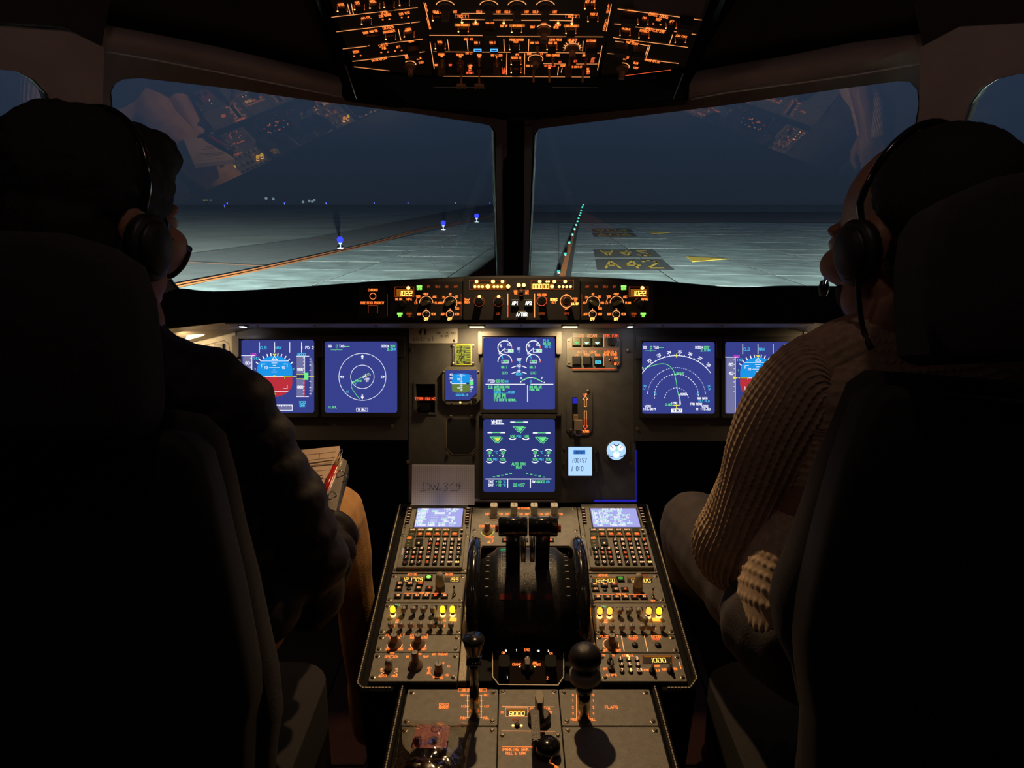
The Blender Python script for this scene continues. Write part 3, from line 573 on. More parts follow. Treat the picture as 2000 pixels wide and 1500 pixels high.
def pfd(ox,oy):
    def d(i):
        g=lambda u,v:(u+ox,v+oy)
        rc=lambda a,b_,c,e,m,dz=0: i.rc(a+ox,b_+oy,c+ox,e+oy,m,dz)
        L=lambda P,w,m,dz=0: i.ln([g(*p) for p in P],w,m,dz)
        T=lambda t,u,v,h,m,**k: i.t(t,u+ox,v+oy,h,m,**k)
        for u in (506,536,565.5,588.5): L([(u,669),(u,688)],1.1,SW)
        T('CLB',514,679,5,SCY); T('NAV',543.5,679,5,SCY); T('1 FD 2',600,679,5,SW,w=1)
        rc(474,695,491,804,SGY); L([(471,694.5),(497,694.5)],1,SW,.0002); L([(491.5,694.5),(491.5,802)],1,SW,.0002)
        for k,v in enumerate((700,709,717,726,734,743,752,761)): L([(488.5,v),(491.5,v)],.9,SW,.0002)
        T('60',483,709,5.2,SW,w=1.2); T('40',483,726,5.2,SW,w=1.2); T('150',494,693,4.8,SMAG,w=1); T('147',500,700,4.8,SCY,w=.9)
        i.poly([g(496,735),g(488,738),g(488,732)],SYE,.0004) 
        rc(487,734.2,496,735.6,SYE,.0003)
        # attitude: sky and ground as a barrel shape
        cx,cy=535.5,735; R=40
        top=[(cx+R*cos(radians(a)),cy-R*sin(radians(a))) for a in range(33,148,5)]
        sky=[(570.5,735),(570.5,722)]+top+[(501,722),(501,735)]
        i.poly([g(*p) for p in reversed(sky)],SSKY)
        bot=[(cx+R*cos(radians(a)),cy-R*sin(radians(a))) for a in range(-33,-148,-5)]
        i.poly([g(*p) for p in [(570.5,735),(570.5,748)]+bot+[(501,748),(501,735)]],SRED)
        L([(498,735),(575,735)],1.1,SW,.0003); L([(509,705),(562,705)],.9,SW,.0003); L([(509,765),(562,765)],.9,SW,.0003)
        for v,w_ in ((709,10),(713.5,5),(718,20),(722.5,5),(726.5,10)): L([(cx-w_/2,v),(cx+w_/2,v)],.9,SW,.0003)
        T('10',519,718,4,SW,w=.9); T('10',553,718,4,SW,w=.9)
        for sx in (-1,1):
            L([(cx+sx*25,716.5),(cx+sx*25,711),(cx+sx*18,711)],.9,SW,.0003); L([(cx+sx*25,752),(cx+sx*25,759),(cx+sx*18,759)],.9,SW,.0003)
            L([(cx+sx*34,735),(cx+sx*20,735),(cx+sx*20,739)],2.4,INKE,.0004); L([(cx+sx*34,735),(cx+sx*20,735),(cx+sx*20,739)],.9,SYE,.0006)
        rc(cx-2,733,cx+2,737,SYE,.0007)
        for a in (20,35,50,65,78): 
            for s in (1,-1):
                aa=radians(90+s*(90-a)*.75); i.ln([g(cx+(R+1)*cos(aa),cy-(R+1)*sin(aa)),g(cx+(R+5)*cos(aa),cy-(R+5)*sin(aa))],1.8,SW)
        i.poly([g(536,696),g(532,691),g(540,691)],SYE,.0003); L([(536,696),(531,702.5),(541,702.5),(536,696)],1,SW,.0004)
        T('0',535.5,769.5,4,SYE,w=.8); T('0',498,720,2.5,SGR,w=.6); T('0',573,720,2.5,SGR,w=.6)
        rc(579,695,594,775,SGY); L([(594.5,695.5),(594.5,735)],1,SW,.0002); L([(594.5,736),(594.5,774)],1.4,SRED,.0003)
        L([(579,695.5),(603,695.5)],1,SW,.0002); L([(579,774.5),(602,774.5)],1.4,SW,.0002); T('8000',588.5,692.5,4.8,SCY,w=1)
        T('005',586,721.5,4.6,SW,w=1.1); T('000',586,756,4.6,SW,w=1.1)
        for k in range(11): L([(592,699+k*7),(594.5,699+k*7)],.9,SW,.0003)
        rc(579,731,597,739.5,SNAVY,.0005); L([(579,731.5),(597,731.5)],.8,SYE,.0006); L([(579,739.5),(597,739.5)],.8,SYE,.0006); rc(594,728,602,742,SGR,.0006); T('28',598,735,9,SNAVY,w=1) 
        i.poly([g(606,774),g(612.5,760),g(612.5,712),g(606,696)],SGY)
        for v in (701,707,713,723,745,757,763,769): L([(604.5,v),(606.5,v)],1.2,SW,.0003)
        L([(603,735),(613,735)],1.1,SYE,.0005); L([(571,735),(579,735)],1,SYE,.0005)
        T('1022',590,786,4.2,SCY,w=1); T('QNH',590,792,4.2,SCY,w=1)
        rc(502,790.5,571,802,SW); rc(503,791.5,570,801,SGY,.0002)
        for k in range(14): L([(505+k*5,791.5),(505+k*5,794 if k%2 else 793)],1,SW,.0004)
        for k,tx in enumerate(('23','24','25','26')): T(tx,512+k*14.6,798,4.6,SW,w=1.1)
        T('2',567,798,4.6,SW,w=1.1); L([(535.5,785),(535.5,792)],1.3,SYE,.0006)
    return d
INKE=emi('black_symbol',(0,0,0),0)
def nd_left(i):
    T=i.t; T('GS',644,676,4.2,SW,al='r' if 0 else 'c',w=.95); T('0',657.5,676,4.5,SGR,w=.9); T('TAS',667,676,4.2,SW,w=.95); i.ln([(672,676.5),(682,676.5)],.9,SGR)
    i.ln([(646,683),(656,683)],.8,SGR); i.ln([(658,681),(655,685)],.8,SGR); i.ln([(658,683),(668,683)],.8,SGR)
    T('DER24',752,676,4.2,SW,w=.95,asp=.55); T("259'",768,676,4.2,SGR,w=.9,asp=.55); T('2.0',761,682,4.2,SGR,w=.9); T('NM',770,682,4,SCY,w=1)
    i.arc(707.5,736,46,0,360,.9,SW,48); i.arc(707.5,736,23,0,360,.9,SW,36)
    i.poly([(707.5,692),(710.5,697),(704.5,697)],SW,.0002); T('N',707.5,699,3.6,SW,w=.9); i.poly([(704.5,775),(710.5,775),(707.5,780.5)],SW,.0002); T('S',707.5,773,3.6,SW,w=.9)
    i.poly([(663,736),(667,733.5),(667,738.5)],SW,.0002); T('W',670,736,3.6,SW,w=.9); i.poly([(752,736),(748,738.5),(748,733.5)],SW,.0002); T('E',745.5,736,3.6,SW,w=.9)
    P=cr_([(708,736),(690,746),(686,752),(687,758),(694,769),(702,779)],5); i.ln([tuple(p) for p in P],1,SGR)
    i.arc(690,746.5,1.8,0,360,.8,SGR,8); T('P024D',700,744,3,SGR,w=.75); T('5',694,749,3.2,SCY,w=.8); T('10',678,765,3.6,SCY,w=.8)
    random.seed(5)
    for k in range(16): i.dot(708+k*.9+random.uniform(-1,1),736-k*.35+random.uniform(-2.5,2),1.1,(SW,SYE,SGR,SW)[k%4],.0003)
    T('LFBO',716,740,3,SW,w=.7); T('24',717,744,3,SW,w=.7); T('0.6DL',650,795,3.8,SGR,w=.85)
    i.fr(696,796.5,718,803.5,.9,SW); T('TA ONLY',707,800,3.8,SW,w=.9,asp=.48)
def nd_right(i):
    T=i.t; T('GS',1260,678.5,4.2,SW,w=.95); T('0',1272,678.5,4.5,SGR,w=.9); T('TAS',1281.5,678.5,4.2,SW,w=.95); i.ln([(1286.5,679),(1296,679)],.9,SGR)
    i.ln([(1260,685),(1270,685)],.8,SGR); i.ln([(1272,683),(1270,687)],.8,SGR); i.ln([(1272,685),(1282,685)],.8,SGR)
    T('DER24',1366,678.5,4.2,SW,w=.95,asp=.55); T("259'",1381,678.5,4.2,SGR,w=.9,asp=.55); T('2.0',1374,684,4.2,SGR,w=.9); T('NM',1384,684,4,SCY,w=1)
    cx,cy=1321.5,777
    R=82.5; i.arc(cx,cy,R,36.5,144.5,1.2,SW,50)
    for k,tx in enumerate(('21','22','23','24','25','26','27','28')):
        a=radians(138-k*13.4+1.5); i.ln([(cx+R*cos(a),cy-R*sin(a)),(cx+(R+3.5)*cos(a),cy-(R+3.5)*sin(a))],1,SW)
        i.t(tx,cx+(R+7.5)*cos(a),cy-(R+7.5)*sin(a),4.6,SW,w=1.1,rot=math.degrees(a)-90)
        a-=radians(6.7)
        if k<7: i.ln([(cx+R*cos(a),cy-R*sin(a)),(cx+(R+2)*cos(a),cy-(R+2)*sin(a))],.9,SW)
    i.poly([(1321.5,699),(1323.5,694.5),(1321.5,690),(1319.5,694.5)],SYE,.0003); 
    i.arc(cx,cy-2,57,6,174,1.1,SW,79,True); i.arc(cx,cy-3,43,-6,186,1.1,SW,51,True); i.arc(cx,cy+4,23.5,8,172,1.1,SW,25,True)
    P=cr_([(1255.5,720),(1283,712),(1297,710.5),(1308,715),(1316,725),(1320,740),(1324,765),(1325.5,772)],5); i.ln([tuple(p) for p in P],1,SGR)
    i.arc(1319,731.5,1.8,0,360,.8,SGR,8); T('P024D',1329,729.5,3.6,SGR,w=.8); T('DER24',1336,770,3.6,SW,w=.9,asp=.5)
    i.ln([(1325.5,770),(1328,790)],.8,SW); i.ln([(1327.5,770),(1330,790)],.8,SW); i.ln([(1325,770),(1328,770)],1,SW)
    for u,v,r in ((1259,757,75),(1385.5,757,-75)): T('7.5',u,v,4,SCY,w=1,rot=r)
    T('5',1280.5,769,4,SCY,w=1,rot=30); T('5',1363,769,4,SCY,w=1,rot=-30)
    T('MAN GAIN',1372,778,3.6,SW,w=.9,asp=.5); T('TILT +3.0',1375,783.5,3.6,SCY,w=.85,asp=.5); T('FRS SCAN',1360,789,3.8,SW,w=.9,asp=.55)
    T('0.6DL',1307,790,3.6,SGR,w=.85); T('LFBO',1317,787,3.4,SW,w=.9); i.ln([(1321.5,790),(1321.5,800)],1.6,SYE); i.ln([(1316,791.5),(1327,791.5)],1.6,SYE); i.ln([(1318.5,798),(1324.5,798)],1.2,SYE)
    T('VOR1',1266,793.5,4,SW,w=.95); T('113.60',1266,799,4.4,SW,w=1,asp=.55); T('M',1279,799,4.2,SW,w=1.1); T('VOR2',1377,793.5,4,SW,w=.95); T('113.60',1378,799,4.4,SW,w=1,asp=.55); T('M',1362,799,4.2,SW,w=1.1)
    i.rc(1311,798,1333,805.5,SW); T('TA ONLY',1322,802,4,SNAVY,w=.9,asp=.45)
def ewd(i):
    T=i.t
    for cx in (986,1041.5):
        i.arc(cx,679,13.5,8,262,1.7,SW,26); i.arc(cx,679,13.5,-2,14,1.6,SAMB,3); i.arc(cx,706,13.5,-2,182,1.5,SW,20); i.arc(cx,706,13.5,-4,8,2,SAMB,3)
        i.ln([(cx-11,690),(cx+.5,680)],1.3,SW); i.ln([(cx-4,700),(cx-5.5,694)],1.1,SCY); T('5',cx-8,675.5,4.5,SW,w=1.1); T('10',cx+8,673,4.2,SW,w=1.1)
        i.ln([(cx+5,662),(cx+5,666)],1.2,SYE); i.fr(cx,682,cx+16.5,688,.9,SW); i.rc(cx+6,682.5,cx+16,687.5,SGR,.0001); T('23.7',cx+11,685,3.6,SW,w=.8,asp=.5); T('X',cx-10,690,3.5,SW,w=1)
        i.fr(cx-6,703.5,cx+7,709,.9,SW); T('360',cx+1,706.3,3.8,SGR,w=.9); T('66.7',cx-1,717,4.4,SGR,w=.95,asp=.5); T('370',cx,728.5,4.4,SGR,w=.95)
        i.ln([(cx-3 if cx<1000 else cx-12,0+9999)]*1,1,SW) if False else None
    for t_,v,c in (('N1',681,'N'),('%',686.5,0),('EGT',702,'N'),("'C",707,0),('N2',714.5,'N'),('%',719.5,0),('FF',725.5,'N'),('KG/H',730.5,0)): T(t_,1014,v,4.2,SW if c else SCY,w=1,asp=.55)
    for v in (716.5,728): i.ln([(1000,v+1.5),(1008,v-1.5)],1.5,SW); i.ln([(1028,v+1.5),(1020,v-1.5)],1.5,SW)
    T('FLX',1066.5,665,4.4,SCY,w=1); T("83.0%",1068,671,4.2,SGR,w=1,asp=.55); T("66'C",1070,677,4.2,SCY,w=1,asp=.55)
    T('FOB:',961,744.5,4.8,SW,w=1); T('6610',977,744.5,4.8,SGR,w=1.05); T('KG',990,745,3.6,SCY,w=.9)
    i.ln([(949,750.5),(1025,750.5)],1.5,SW); i.ln([(1037,750.5),(1080,750.5)],1.5,SW); i.ln([(1030.5,753),(1030.5,784)],1.6,SW)
    i.ln([(1018,745),(1023,741),(1034,737)],1.6,SGR); i.ln([(1040,737),(1051,741),(1057,745)],1.6,SGR); i.ln([(1033,737.5),(1041,737.5)],1.4,SW)
    for u,v in ((1017,746),(1063,747),(1025,741),(1050,741),(1058,745)): i.dot(u,v,1.2,SW)
    T('S',1017.5,738.5,3.8,SW,w=.9); T('F',1059,738.5,3.8,SW,w=.9); T('2',1037,745,4,SCY,w=.9)
    for k,(t_,m) in enumerate((('AUTO BRK MAX',SGR),('SIGNS ON',SGR),('CABIN......CHECK',SCY),('SPLRS ARM',SGR),('FLAPS T.O',SGR),('T.O CONFIG NORMAL',SGR))): T(t_,965,755.8+k*5.1,4.1,m,al='l',w=.85,asp=.48,gap=.3)
    T('T.O',957.5,755.8,4.1,SGR,w=.9,asp=.5); i.ln([(954,758.5),(962,758.5)],.7,SGR); T('ENG ANT.ICE',1034.5,755.8,4,SGR,al='l',w=.85,asp=.42,gap=.3); T('PARK BRK',1034.5,761,4,SGR,al='l',w=.85,asp=.48,gap=.3)
def sysd(i):
    T=i.t; T('WHEEL',972,824,6.6,SW,w=1.3,asp=.55); i.ln([(960,828.7),(984,828.7)],1.5,SW)
    for cx,cy in ((1014,824.5),(969.5,845),(1058,845.5)):
        i.ln([(cx-16,cy),(cx-9,cy)],2.4,SW); i.ln([(cx+9,cy),(cx+16,cy)],2.4,SW); i.ln([(cx-9,cy),(cx+9,cy)],1.4,SGR)
        i.ln([(cx-12,cy+8.5),(cx+8,cy+8.5),(cx-2,cy+19),(cx-12,cy+8.5)],1.2,SGR); i.ln([(cx-6,cy+10.5),(cx+12,cy+10.5),(cx+3,cy+21),(cx-6,cy+10.5)],1.2,SGR); i.poly([(cx-4,cy+11),(cx+8,cy+11),(cx+3,cy+18)],SGR if cx!=969.5 else SYE,.0002)
    def dish(cx,cy,up): i.arc(cx,cy+(7 if up else -7),9,50 if up else 230,130 if up else 310,1.8,SW,8)
    T('105',1001,852.5,4.3,SGR,w=.95); T('PSI',1014,852.5,4.3,SCY,w=.95); T('105',1027.5,852.5,4.3,SGR,w=.95); dish(1001,856.5,0); dish(1027,856.5,0)
    for x0,(a,b_,c,d_) in ((956,('20','22','1','2')),(1045,('23','20','3','4'))):
        for k in (0,1):
            u=x0+k*26; dish(u,880,1); T((a,b_)[k],u,884,4.3,SGR,w=1); T((c,d_)[k],u,890.3,4.4,SW,w=1); T('105',u,897.5,4.3,SGR,w=1); dish(u,902,0); i.dot(u+(6 if k==0 else -6),890,1.4,SGR)
        T("'C",x0+12.5,883.5,4.2,SCY,w=.95); T('PSI',x0+12.5,897.5,4.3,SCY,w=.95)
    T('AUTO BRK',1013,906.5,4.6,SGR,w=.95,asp=.55); T('MAX',1013.5,913,4.6,SGR,w=.95)
    for k in range(5): i.ln([(963+k*8.2,931.5-k*1.6),(966.5+k*8.2,931.5-k*1.6)],1.5,SGR); i.ln([(1028+k*8.2,925-0+k*1.7),(1031+k*8.2,925+k*1.7)],1.5,SGR)
    i.ln([(949,935.7),(1076,935.7)],1.6,SW); i.ln([(991.5,936),(991.5,952)],1.6,SW); i.ln([(1036,936),(1036,952)],1.6,SW)
    for v,t_ in ((941,'TAT'),(947.5,'SAT')): T(t_,959,v,4.3,SW,w=1); T('+10',973,v,4.4,SGR,w=1); T("'C",984.5,v,4,SCY,w=.9)
    T('22',1006,947.5,4.8,SGR,w=1); T('H',1013.5,947.5,4.2,SCY,w=.9); T('57',1021,947.5,4.8,SGR,w=1)
    T('GW',1042,941,4.2,SW,w=1); T('66000',1056,941,4.4,SGR,w=.95,asp=.55); T('KG',1070,941,4,SCY,w=.9)
display('Lp','leftmost flight display with blue-over-red horizon ball, partly behind left pilot','a' and pfd(0,0),(462,655,622,815),(456,656,628,698))
display('Ln','left navigation display with two white rings and green track','a' and nd_left,(628,657,784,815),(626,656,790,698))
display('Up','upper centre engine display with round gauges and green checklist lines','a' and ewd,(938,652,1090,806),(934,648,1096,692))
display('Lo','lower centre display headed WHEEL with green triangles','a' and sysd,(936,810,1096,974),(935,809,1097,812),SBG2)
display('Rn','right navigation display with white compass arc and dotted range rings','a' and nd_right,(1247,659,1404,816),(1241,658,1408,700))
display('Rp','right flight display with horizon ball, half hidden by the knitted sleeve','a' and pfd(945,3),(1409,659,1568,816),(1410,658,1574,700))
# ---- standby instrument
U=Unit(MIP,'standby_instrument',901,752,'small octagonal standby horizon instrument with blue and olive screen','instrument',z=-.010)
plate(U,l_ if 0 else oct_(*U.rect(864,716,938,790),.011),0,.010,mat('olive_grey_bezel',(.15,.145,.11),.45),'bezel')
plate(U,pl(U,[(870,781),(917,781),(931,768),(931,723),(870,723)]),.010,.012,SBG,'glass_screen')
i=Ink(U,.0125); i.poly([(883,749),(918,749),(918,732),(908,729.5),(894,729.5),(883,732)],SSKY); i.poly([(883,764),(893,767),(908,767),(918,764),(918,749.5),(883,749.5)],SOLV)
i.ln([(883,749.5),(922,749.5)],1,SW,.0002)
for v in (736,740.5,745,753,757,761.5): i.ln([(898.5,v),(903.5,v)],.7,SW,.0002)
i.ln([(901,732),(901,764)],.6,SW,.0003); i.arc(901,748,16,60,120,1,SW,8); i.t('10',895.5,740.5,3.2,SW,w=.7); i.t('10',895.5,757.5,3.2,SW,w=.7)
for k,t_ in enumerate(('40','20','0')): i.t(t_,881,731.5+k*7.5,3.4,SW,w=.8)
for k in range(8): i.ln([(918,734+k*4.5),(921,734+k*4.5)],.8,SW)
i.rc(911,747,917,750.5,SNAVY,.0004); i.rc(917,745,925,751.5,SGR,.0003); i.t('05',922,742,3.4,SW,w=.7); i.t('00',922,756,3.4,SW,w=.7); i.t('1022/30.18',902,771,3.6,SCY,w=.8,asp=.5); i.done('symbology')
knob(U,926.5,780.5,5,9,BLACK,BLACK,'round',z=.01); i=Ink(U,.0106); i.dot(899,786,1.8,ORB); i.done('lamp','tiny amber lamp'); fasteners(U,[(866.5,727),(934,727),(882,787),(917,787)],.01,.7)
# ---- landing gear panel
U=Unit(MIP,'gear_indicator_unit',1160,687,'grey panel lettered LDG GEAR and AUTO BRK with square push buttons','panel',z=-.0098)
o_=[(1119,650),(1204,650),(1204,657),(1212,662),(1212,713),(1206,717),(1206,724),(1119,724),(1119,717),(1107,713),(1107,662),(1119,657)]
plate(U,list(reversed(pl(U,o_))),0,.003,mat('lit_grey_panel',(.13,.12,.10),.5))
i=Ink(U,.0035); i.t('LDG GEAR',1147,655.5,5.2,ORW,w=.8,asp=.7); i.t('BRK FAN',1194,655.5,5.2,KRED,w=.9,asp=.6); i.ln([(1180,653),(1180,677)],1.1,ORW); i.ln([(1112,681.5),(1209,681.5)],1,KRED)
i.t('AUTO BRK',1147,687.5,5.2,ORW,w=.8,asp=.7); i.t('LO',1126.5,693,4,ORW,w=.8); i.t('MED',1147,693,4,ORW,w=.8); i.t('MAX',1168,693,4,OR,w=.8); i.t('A/SKID &',1193,687,4.6,OR,w=.9,asp=.5); i.t('N/W STRG',1193,692,4.6,OR,w=.9,asp=.5)
i.ln([(1180,690),(1180,714)],1.1,OR); i.t('ON',1203.5,698.5,4,OR,w=.9); i.t('OFF',1205,710.5,4,OR,w=.9); i.ln([(1118,720),(1202,720)],1,KRED); i.arc(1193,704,6,-130,220,.8,ORD,16); i.done()
BTN=mat('dark_button',(.022,.021,.02),.35); BTG=mat('olive_button',(.055,.058,.035),.4)
for k,(u0,v0,u1,v1,m) in enumerate(((1118,659,1134,675,BTG),(1138,659,1154,675,BTG),(1158,659,1174,675,BTG),(1187,660,1202,674,BTN),(1118,696,1134,712,BTN),(1139,696,1154,712,BTN),(1160,696,1176,712,BTN))):
    o=boxpart('push_button',U,u0,v0,u1,v1,.007,m,.001,.003)
i=Ink(U,.0104); 
for k,u in enumerate((1126,1146,1166.5)):
    i.poly([(u,673),(u+5,668.5),(u-5,668.5)],SGR if k==0 else emi('pale_green_arrow',(.55,1,.8),1.4))
i.rc(1162.5,704.5,1173.5,710.5,CYL); i.t('ON',1168,707.5,3.6,SNAVY,w=.8); i.done('button_legends')
knob(U,1193,704,3.6,9,CHROME,CHROME,'pin',z=.003,name='toggle_switch'); fasteners(U,[(1112,665),(1207,665),(1112,709),(1207,709)],.003,.7)
# ---- gear lever
U=Unit(MIP,'landing_gear_lever',1133,803,'octagonal landing gear lever plate with UP and DOWN arrows','lever',z=-.0098)
plate(U,oct_(*U.rect(1107,757,1158,850),.010),0,.002,GREYD,holes=[rr(*U.rect(1118,776,1129,838),.001)])
b=MB(BLKGLOSS); b.box(*U.rect(1118,776,1129,838)[:2],-.0002,*U.rect(1118,776,1129,838)[2:],.0002); b.build('slot_floor',U.o)
i=Ink(U,.0007); i.rc(1119,777,1128.5,788,emi('deep_blue_glow',(.03,.03,.6),.8)); i.done('blue_marker')
i=Ink(U,.0026); i.t('UP',1144,771,4,OR,w=.9); i.ln([(1142,794),(1142,780),(1139,780),(1144,774),(1149,780),(1146,780),(1146,794),(1142,794)],1,ORW); i.ln([(1142,803),(1142,820)],1,ORW); i.ln([(1146,803),(1146,820)],1,ORW); i.ln([(1142,803),(1146,803)],1,ORW)
i.ln([(1142,820),(1142,832),(1139,832),(1144,839),(1149,832),(1146,832),(1146,820)],1.1,KRED); i.t('DOWN',1144,843,4.2,OR,w=.9); i.done()
WOOD=mat('brass_brown_arm',(.32,.20,.10),.4,.3); b=MB(WOOD); p=U.l(1124,815); b.box(p[0]-.005,p[1]-.008,0,p[0]+.005,p[1]+.006,.026,c=.001); b.build('arm',U.o)
b=MB(mat('pale_lever_wheel',(.42,.32,.24),.4)); p=U.l(1128,828)
b2=[(p[0]-.0085,p[1]-.012),(p[0]+.0075,p[1]-.012),(p[0]+.0085,p[1]+.010),(p[0]-.0085,p[1]+.010)]; b.prism([b2],.022,.04); b.build('lever_handle',U.o)
b=MB(mat('grey_hub',(.22,.25,.32),.4)); p=U.l(1128,843); b.lathe([(.0085,.018),(.0085,.036),(.006,.038)],*p,n=16,cap=SCREW); b.build('wheel',U.o,True); fasteners(U,[(1149,764),(1115,841)],.002,1)
# ---- clock and brake pressure gauge
U=Unit(MIP,'chronometer',1133,901,'square clock with a glowing ice-white face and dark digits','clock',z=-.0098)
plate(U,oct_(*U.rect(1096,864,1168,938),.011),0,.004,GREYD); plate(U,rr(*U.rect(1108,871,1158,931),.002),.004,.010,mat('bezel_dark',(.03,.03,.03)),'bezel'); plate(U,rr(*U.rect(1110,873,1156,929),.001),.010,.011,SICE,'lit_face')
i=Ink(U,.0114); i.rc(1120,879,1143,887,emi('blue_dial_window',(.03,.16,.55),1)); i.t('22:57',1131.5,883,5,SDRK,w=1,asp=.5)
for k,ch in enumerate('(00:57)'): i.t(ch,1119+k*5,899,8,SDRK,w=1.2,asp=.35)
i.t('( 0:0 )',1132,915,8,SDRK,w=1.2,asp=.45); i.done('digits'); 
for p in ((1165,883),(1165,923)): knob(U,*p,3.8,9,BLACK,BLACK,'cap',z=.004)
fasteners(U,[(1102,877),(1101,906)],.004,.8)
U=Unit(MIP,'pressure_gauge',1204,880,'round white-lit triple pressure gauge right of the clock','gauge',z=-.0098)
plate(U,oct_(*U.rect(1181,857,1231,904),.008),0,.0015,GREYD); b=MB(GREYD); b.lathe([(.0235,.001),(.0235,.007),(.0222,.0075)],n=28); b.build('bezel',U.o); b=MB(SICE); b.lathe([(.0215,.0076),(.0213,.0082)],n=28); b.build('lit_face',U.o)
i=Ink(U,.0086)
i.dot(1197,875,6,SW); i.dot(1212,875,6,SW,0); i.dot(1204,888,6.5,SW,.0001); i.ln([(1204,886),(1204,872)],1.2,SGR,.0003); i.ln([(1197,875),(1193,870)],.9,SDRK,.0003); i.ln([(1212,875),(1216,870)],.9,SDRK,.0003)
i.arc(1194,886,6,200,300,1.5,SNAVY,6); i.arc(1214,886,6,240,340,1.5,SNAVY,6); i.arc(1204,866,5,200,340,1.5,SDRK,6); i.done('dial_print'); fasteners(U,[(1232,905)],.0,.7)
# ---- left and right outer panels
for sg,(nm,lb) in ((1,('loudspeaker_panel','warmly lit grey panel with display knobs, left end of instrument panel')),(-1,('loudspeaker_panel','warmly lit grey panel at the right end, mostly behind the sweater'))):
    mx=(lambda u:u) if sg>0 else (lambda u:2030-u)
    U=Unit(MIP,nm,mx(400),700,lb,'panel',z=-.0078)
    P=pl(U,[(mx(328),780),(mx(458),780),(mx(458),645),(mx(400),645),(mx(334),661),(mx(328),670)]); 
    if sg<0: P=list(reversed(P))
    plate(U,P,0,.003,GREY); i=Ink(U,.0034)
    i.ln([(mx(344),697),(mx(361),683),(mx(436),665),(mx(444),670),(mx(447),678),(mx(447),720)],1.2,INK)
    if sg>0:
        i.ln([(356,690.5),(444,690.5)],.9,ORW); i.ln([(379,692),(379,712)],.8,ORW); i.ln([(411,692),(411,716)],.9,ORW); i.t('PFD',363,694,4,OR,w=.8); i.t('PFD/ND',395,694,4,OR,w=.8); i.t('XFR',395,698,3.6,OR,w=.8); i.t('ND',427,694.5,4,OR,w=.8)
        i.arc(428,706,10,-40,110,1.3,ORW,12); i.t('BRT',435,716,3.5,ORB,w=.8); i.ln([(428,719),(442,719)],.8,OR)
    i.done(); boxpart('push_button',U,min(mx(419),mx(436)),671,max(mx(419),mx(436)),687,.007,BLACK,.001,.003)
    for u,r in ((429,8.5),(395,5),(363,8.5)): knob(U,mx(u),707,r,11,GREYD,GREY,'bar',z=.003,rot=40)
    fasteners(U,[(mx(339),670)],.003)
# ================================================================ glareshield
U=Unit(GS,'glareshield',1019,600,'black padded glareshield across the cockpit below the windows','glareshield')
def bez(pts,n=6): return [tuple(p) for p in cr_(pts,n)]
TOPL=bez([(300,580),(340,562),(400,567),(480,565),(600,557),(720,548),(850,541),(940,537),(1019,536),(1110,538),(1200,541),(1320,549),(1440,559),(1540,556),(1660,558),(1730,566),(1800,590)])
b=MB(BLKLEATHER)
n=len(TOPL); top=[U.l(*p) for p in TOPL]
def botv(u): return 628.5+max(0,440-u)*.085+max(0,u-1590)*.085
bot=[U.l(p[0],botv(p[0])) for p in TOPL]
rows=[]
for (tx,ty),(bx,by) in zip(top,bot):
    r=[(bx,by,-.125),(bx,by,0),(bx,by+.003,.003)]+[(tx,by+(ty-by)*t,.003) for t in (.3,.6)]+[(tx,ty-.012,.002),(tx,ty-.004,-.003),(tx,ty,-.014),(tx,ty+.000,-.05),(tx*1.03,ty-.01,-.30),(tx*1.03,ty-.07,-.36)]
    rows.append(r)
m_=len(rows[0]); b.v+=[p for r in rows for p in r]
for a in range(n-1):
    for k in range(m_-1): b.f.append((a*m_+k,(a+1)*m_+k,(a+1)*m_+k+1,a*m_+k+1)); b.m.append(0)
b.build('padded_shell',U.o,True)
UND=mat('grey_underside',(.17,.155,.135),.5,0,0,0,.2,500)
b=MB(UND); b.face([(-.62,.1280,.002),(.60,.1280,.002),(.60,.1265,-.124),(-.62,.1265,-.124)]) if 0 else None
a_=U.l(440,630)[1]; x0=U.l(300,0)[0]; x1=U.l(1740,0)[0]; xa=U.l(440,0)[0]; xb=U.l(1590,0)[0]
b.box(xa,a_-.003,-.123,xb,a_,.0005); b.build('underside',U.o)
for s_,(xo,xi) in ((0,(x0,xa)),(1,(xb,x1))):
    b=MB(UND); yo=U.l(0,646)[1]; 
    A=(xo,yo if s_==0 else a_); B=(xi,a_ if s_==0 else yo)
    b.face([(A[0],A[1],.001),(B[0],B[1],.001),(B[0],B[1]-.004,-.124),(A[0],A[1]-.022,-.124)] if s_==0 else [(A[0],A[1],.001),(B[0],B[1],.001),(B[0],B[1]-.022,-.124),(A[0],A[1]-.004,-.124)])
    b.build('underside',U.o)
WARM=emi('warm_lamp_lens',(1,.72,.38),3.5,True); COOL=emi('cool_lamp_lens',(.8,.85,1),3,True)
for u,w_,m in ((930,14,WARM),(1115,14,WARM),(467,4,COOL),(1234,4,COOL)):
    p=U.l(u,632.2); b=MB(UND,m); b.box(p[0]-(w_+3)*U.k,a_-.007,-.035,p[0]+(w_+3)*U.k,a_-.003,-.012); b.build('lamp_housing',U.o); b=MB(m); b.box(p[0]-w_*U.k,a_-.0085,-.032,p[0]+w_*U.k,a_-.0071,-.0115); b.build('lamp_lens',U.o)
b=MB(WARM); p=U.l(352,655); b.face([(p[0]-.012,p[1]-.008,-.05),(p[0]+.026,p[1]+.002,-.05),(p[0]+.03,p[1]+.006,-.05),(p[0]-.008,p[1]+.004,-.05)]); b.build('lamp_lens',U.o)
for u in (493,607,729,1018,1300,1420): 
    p=U.l(u,631); o=add('screw',FAST,U.o,(p[0],a_-.003,-.03),(pi/2,0,0))
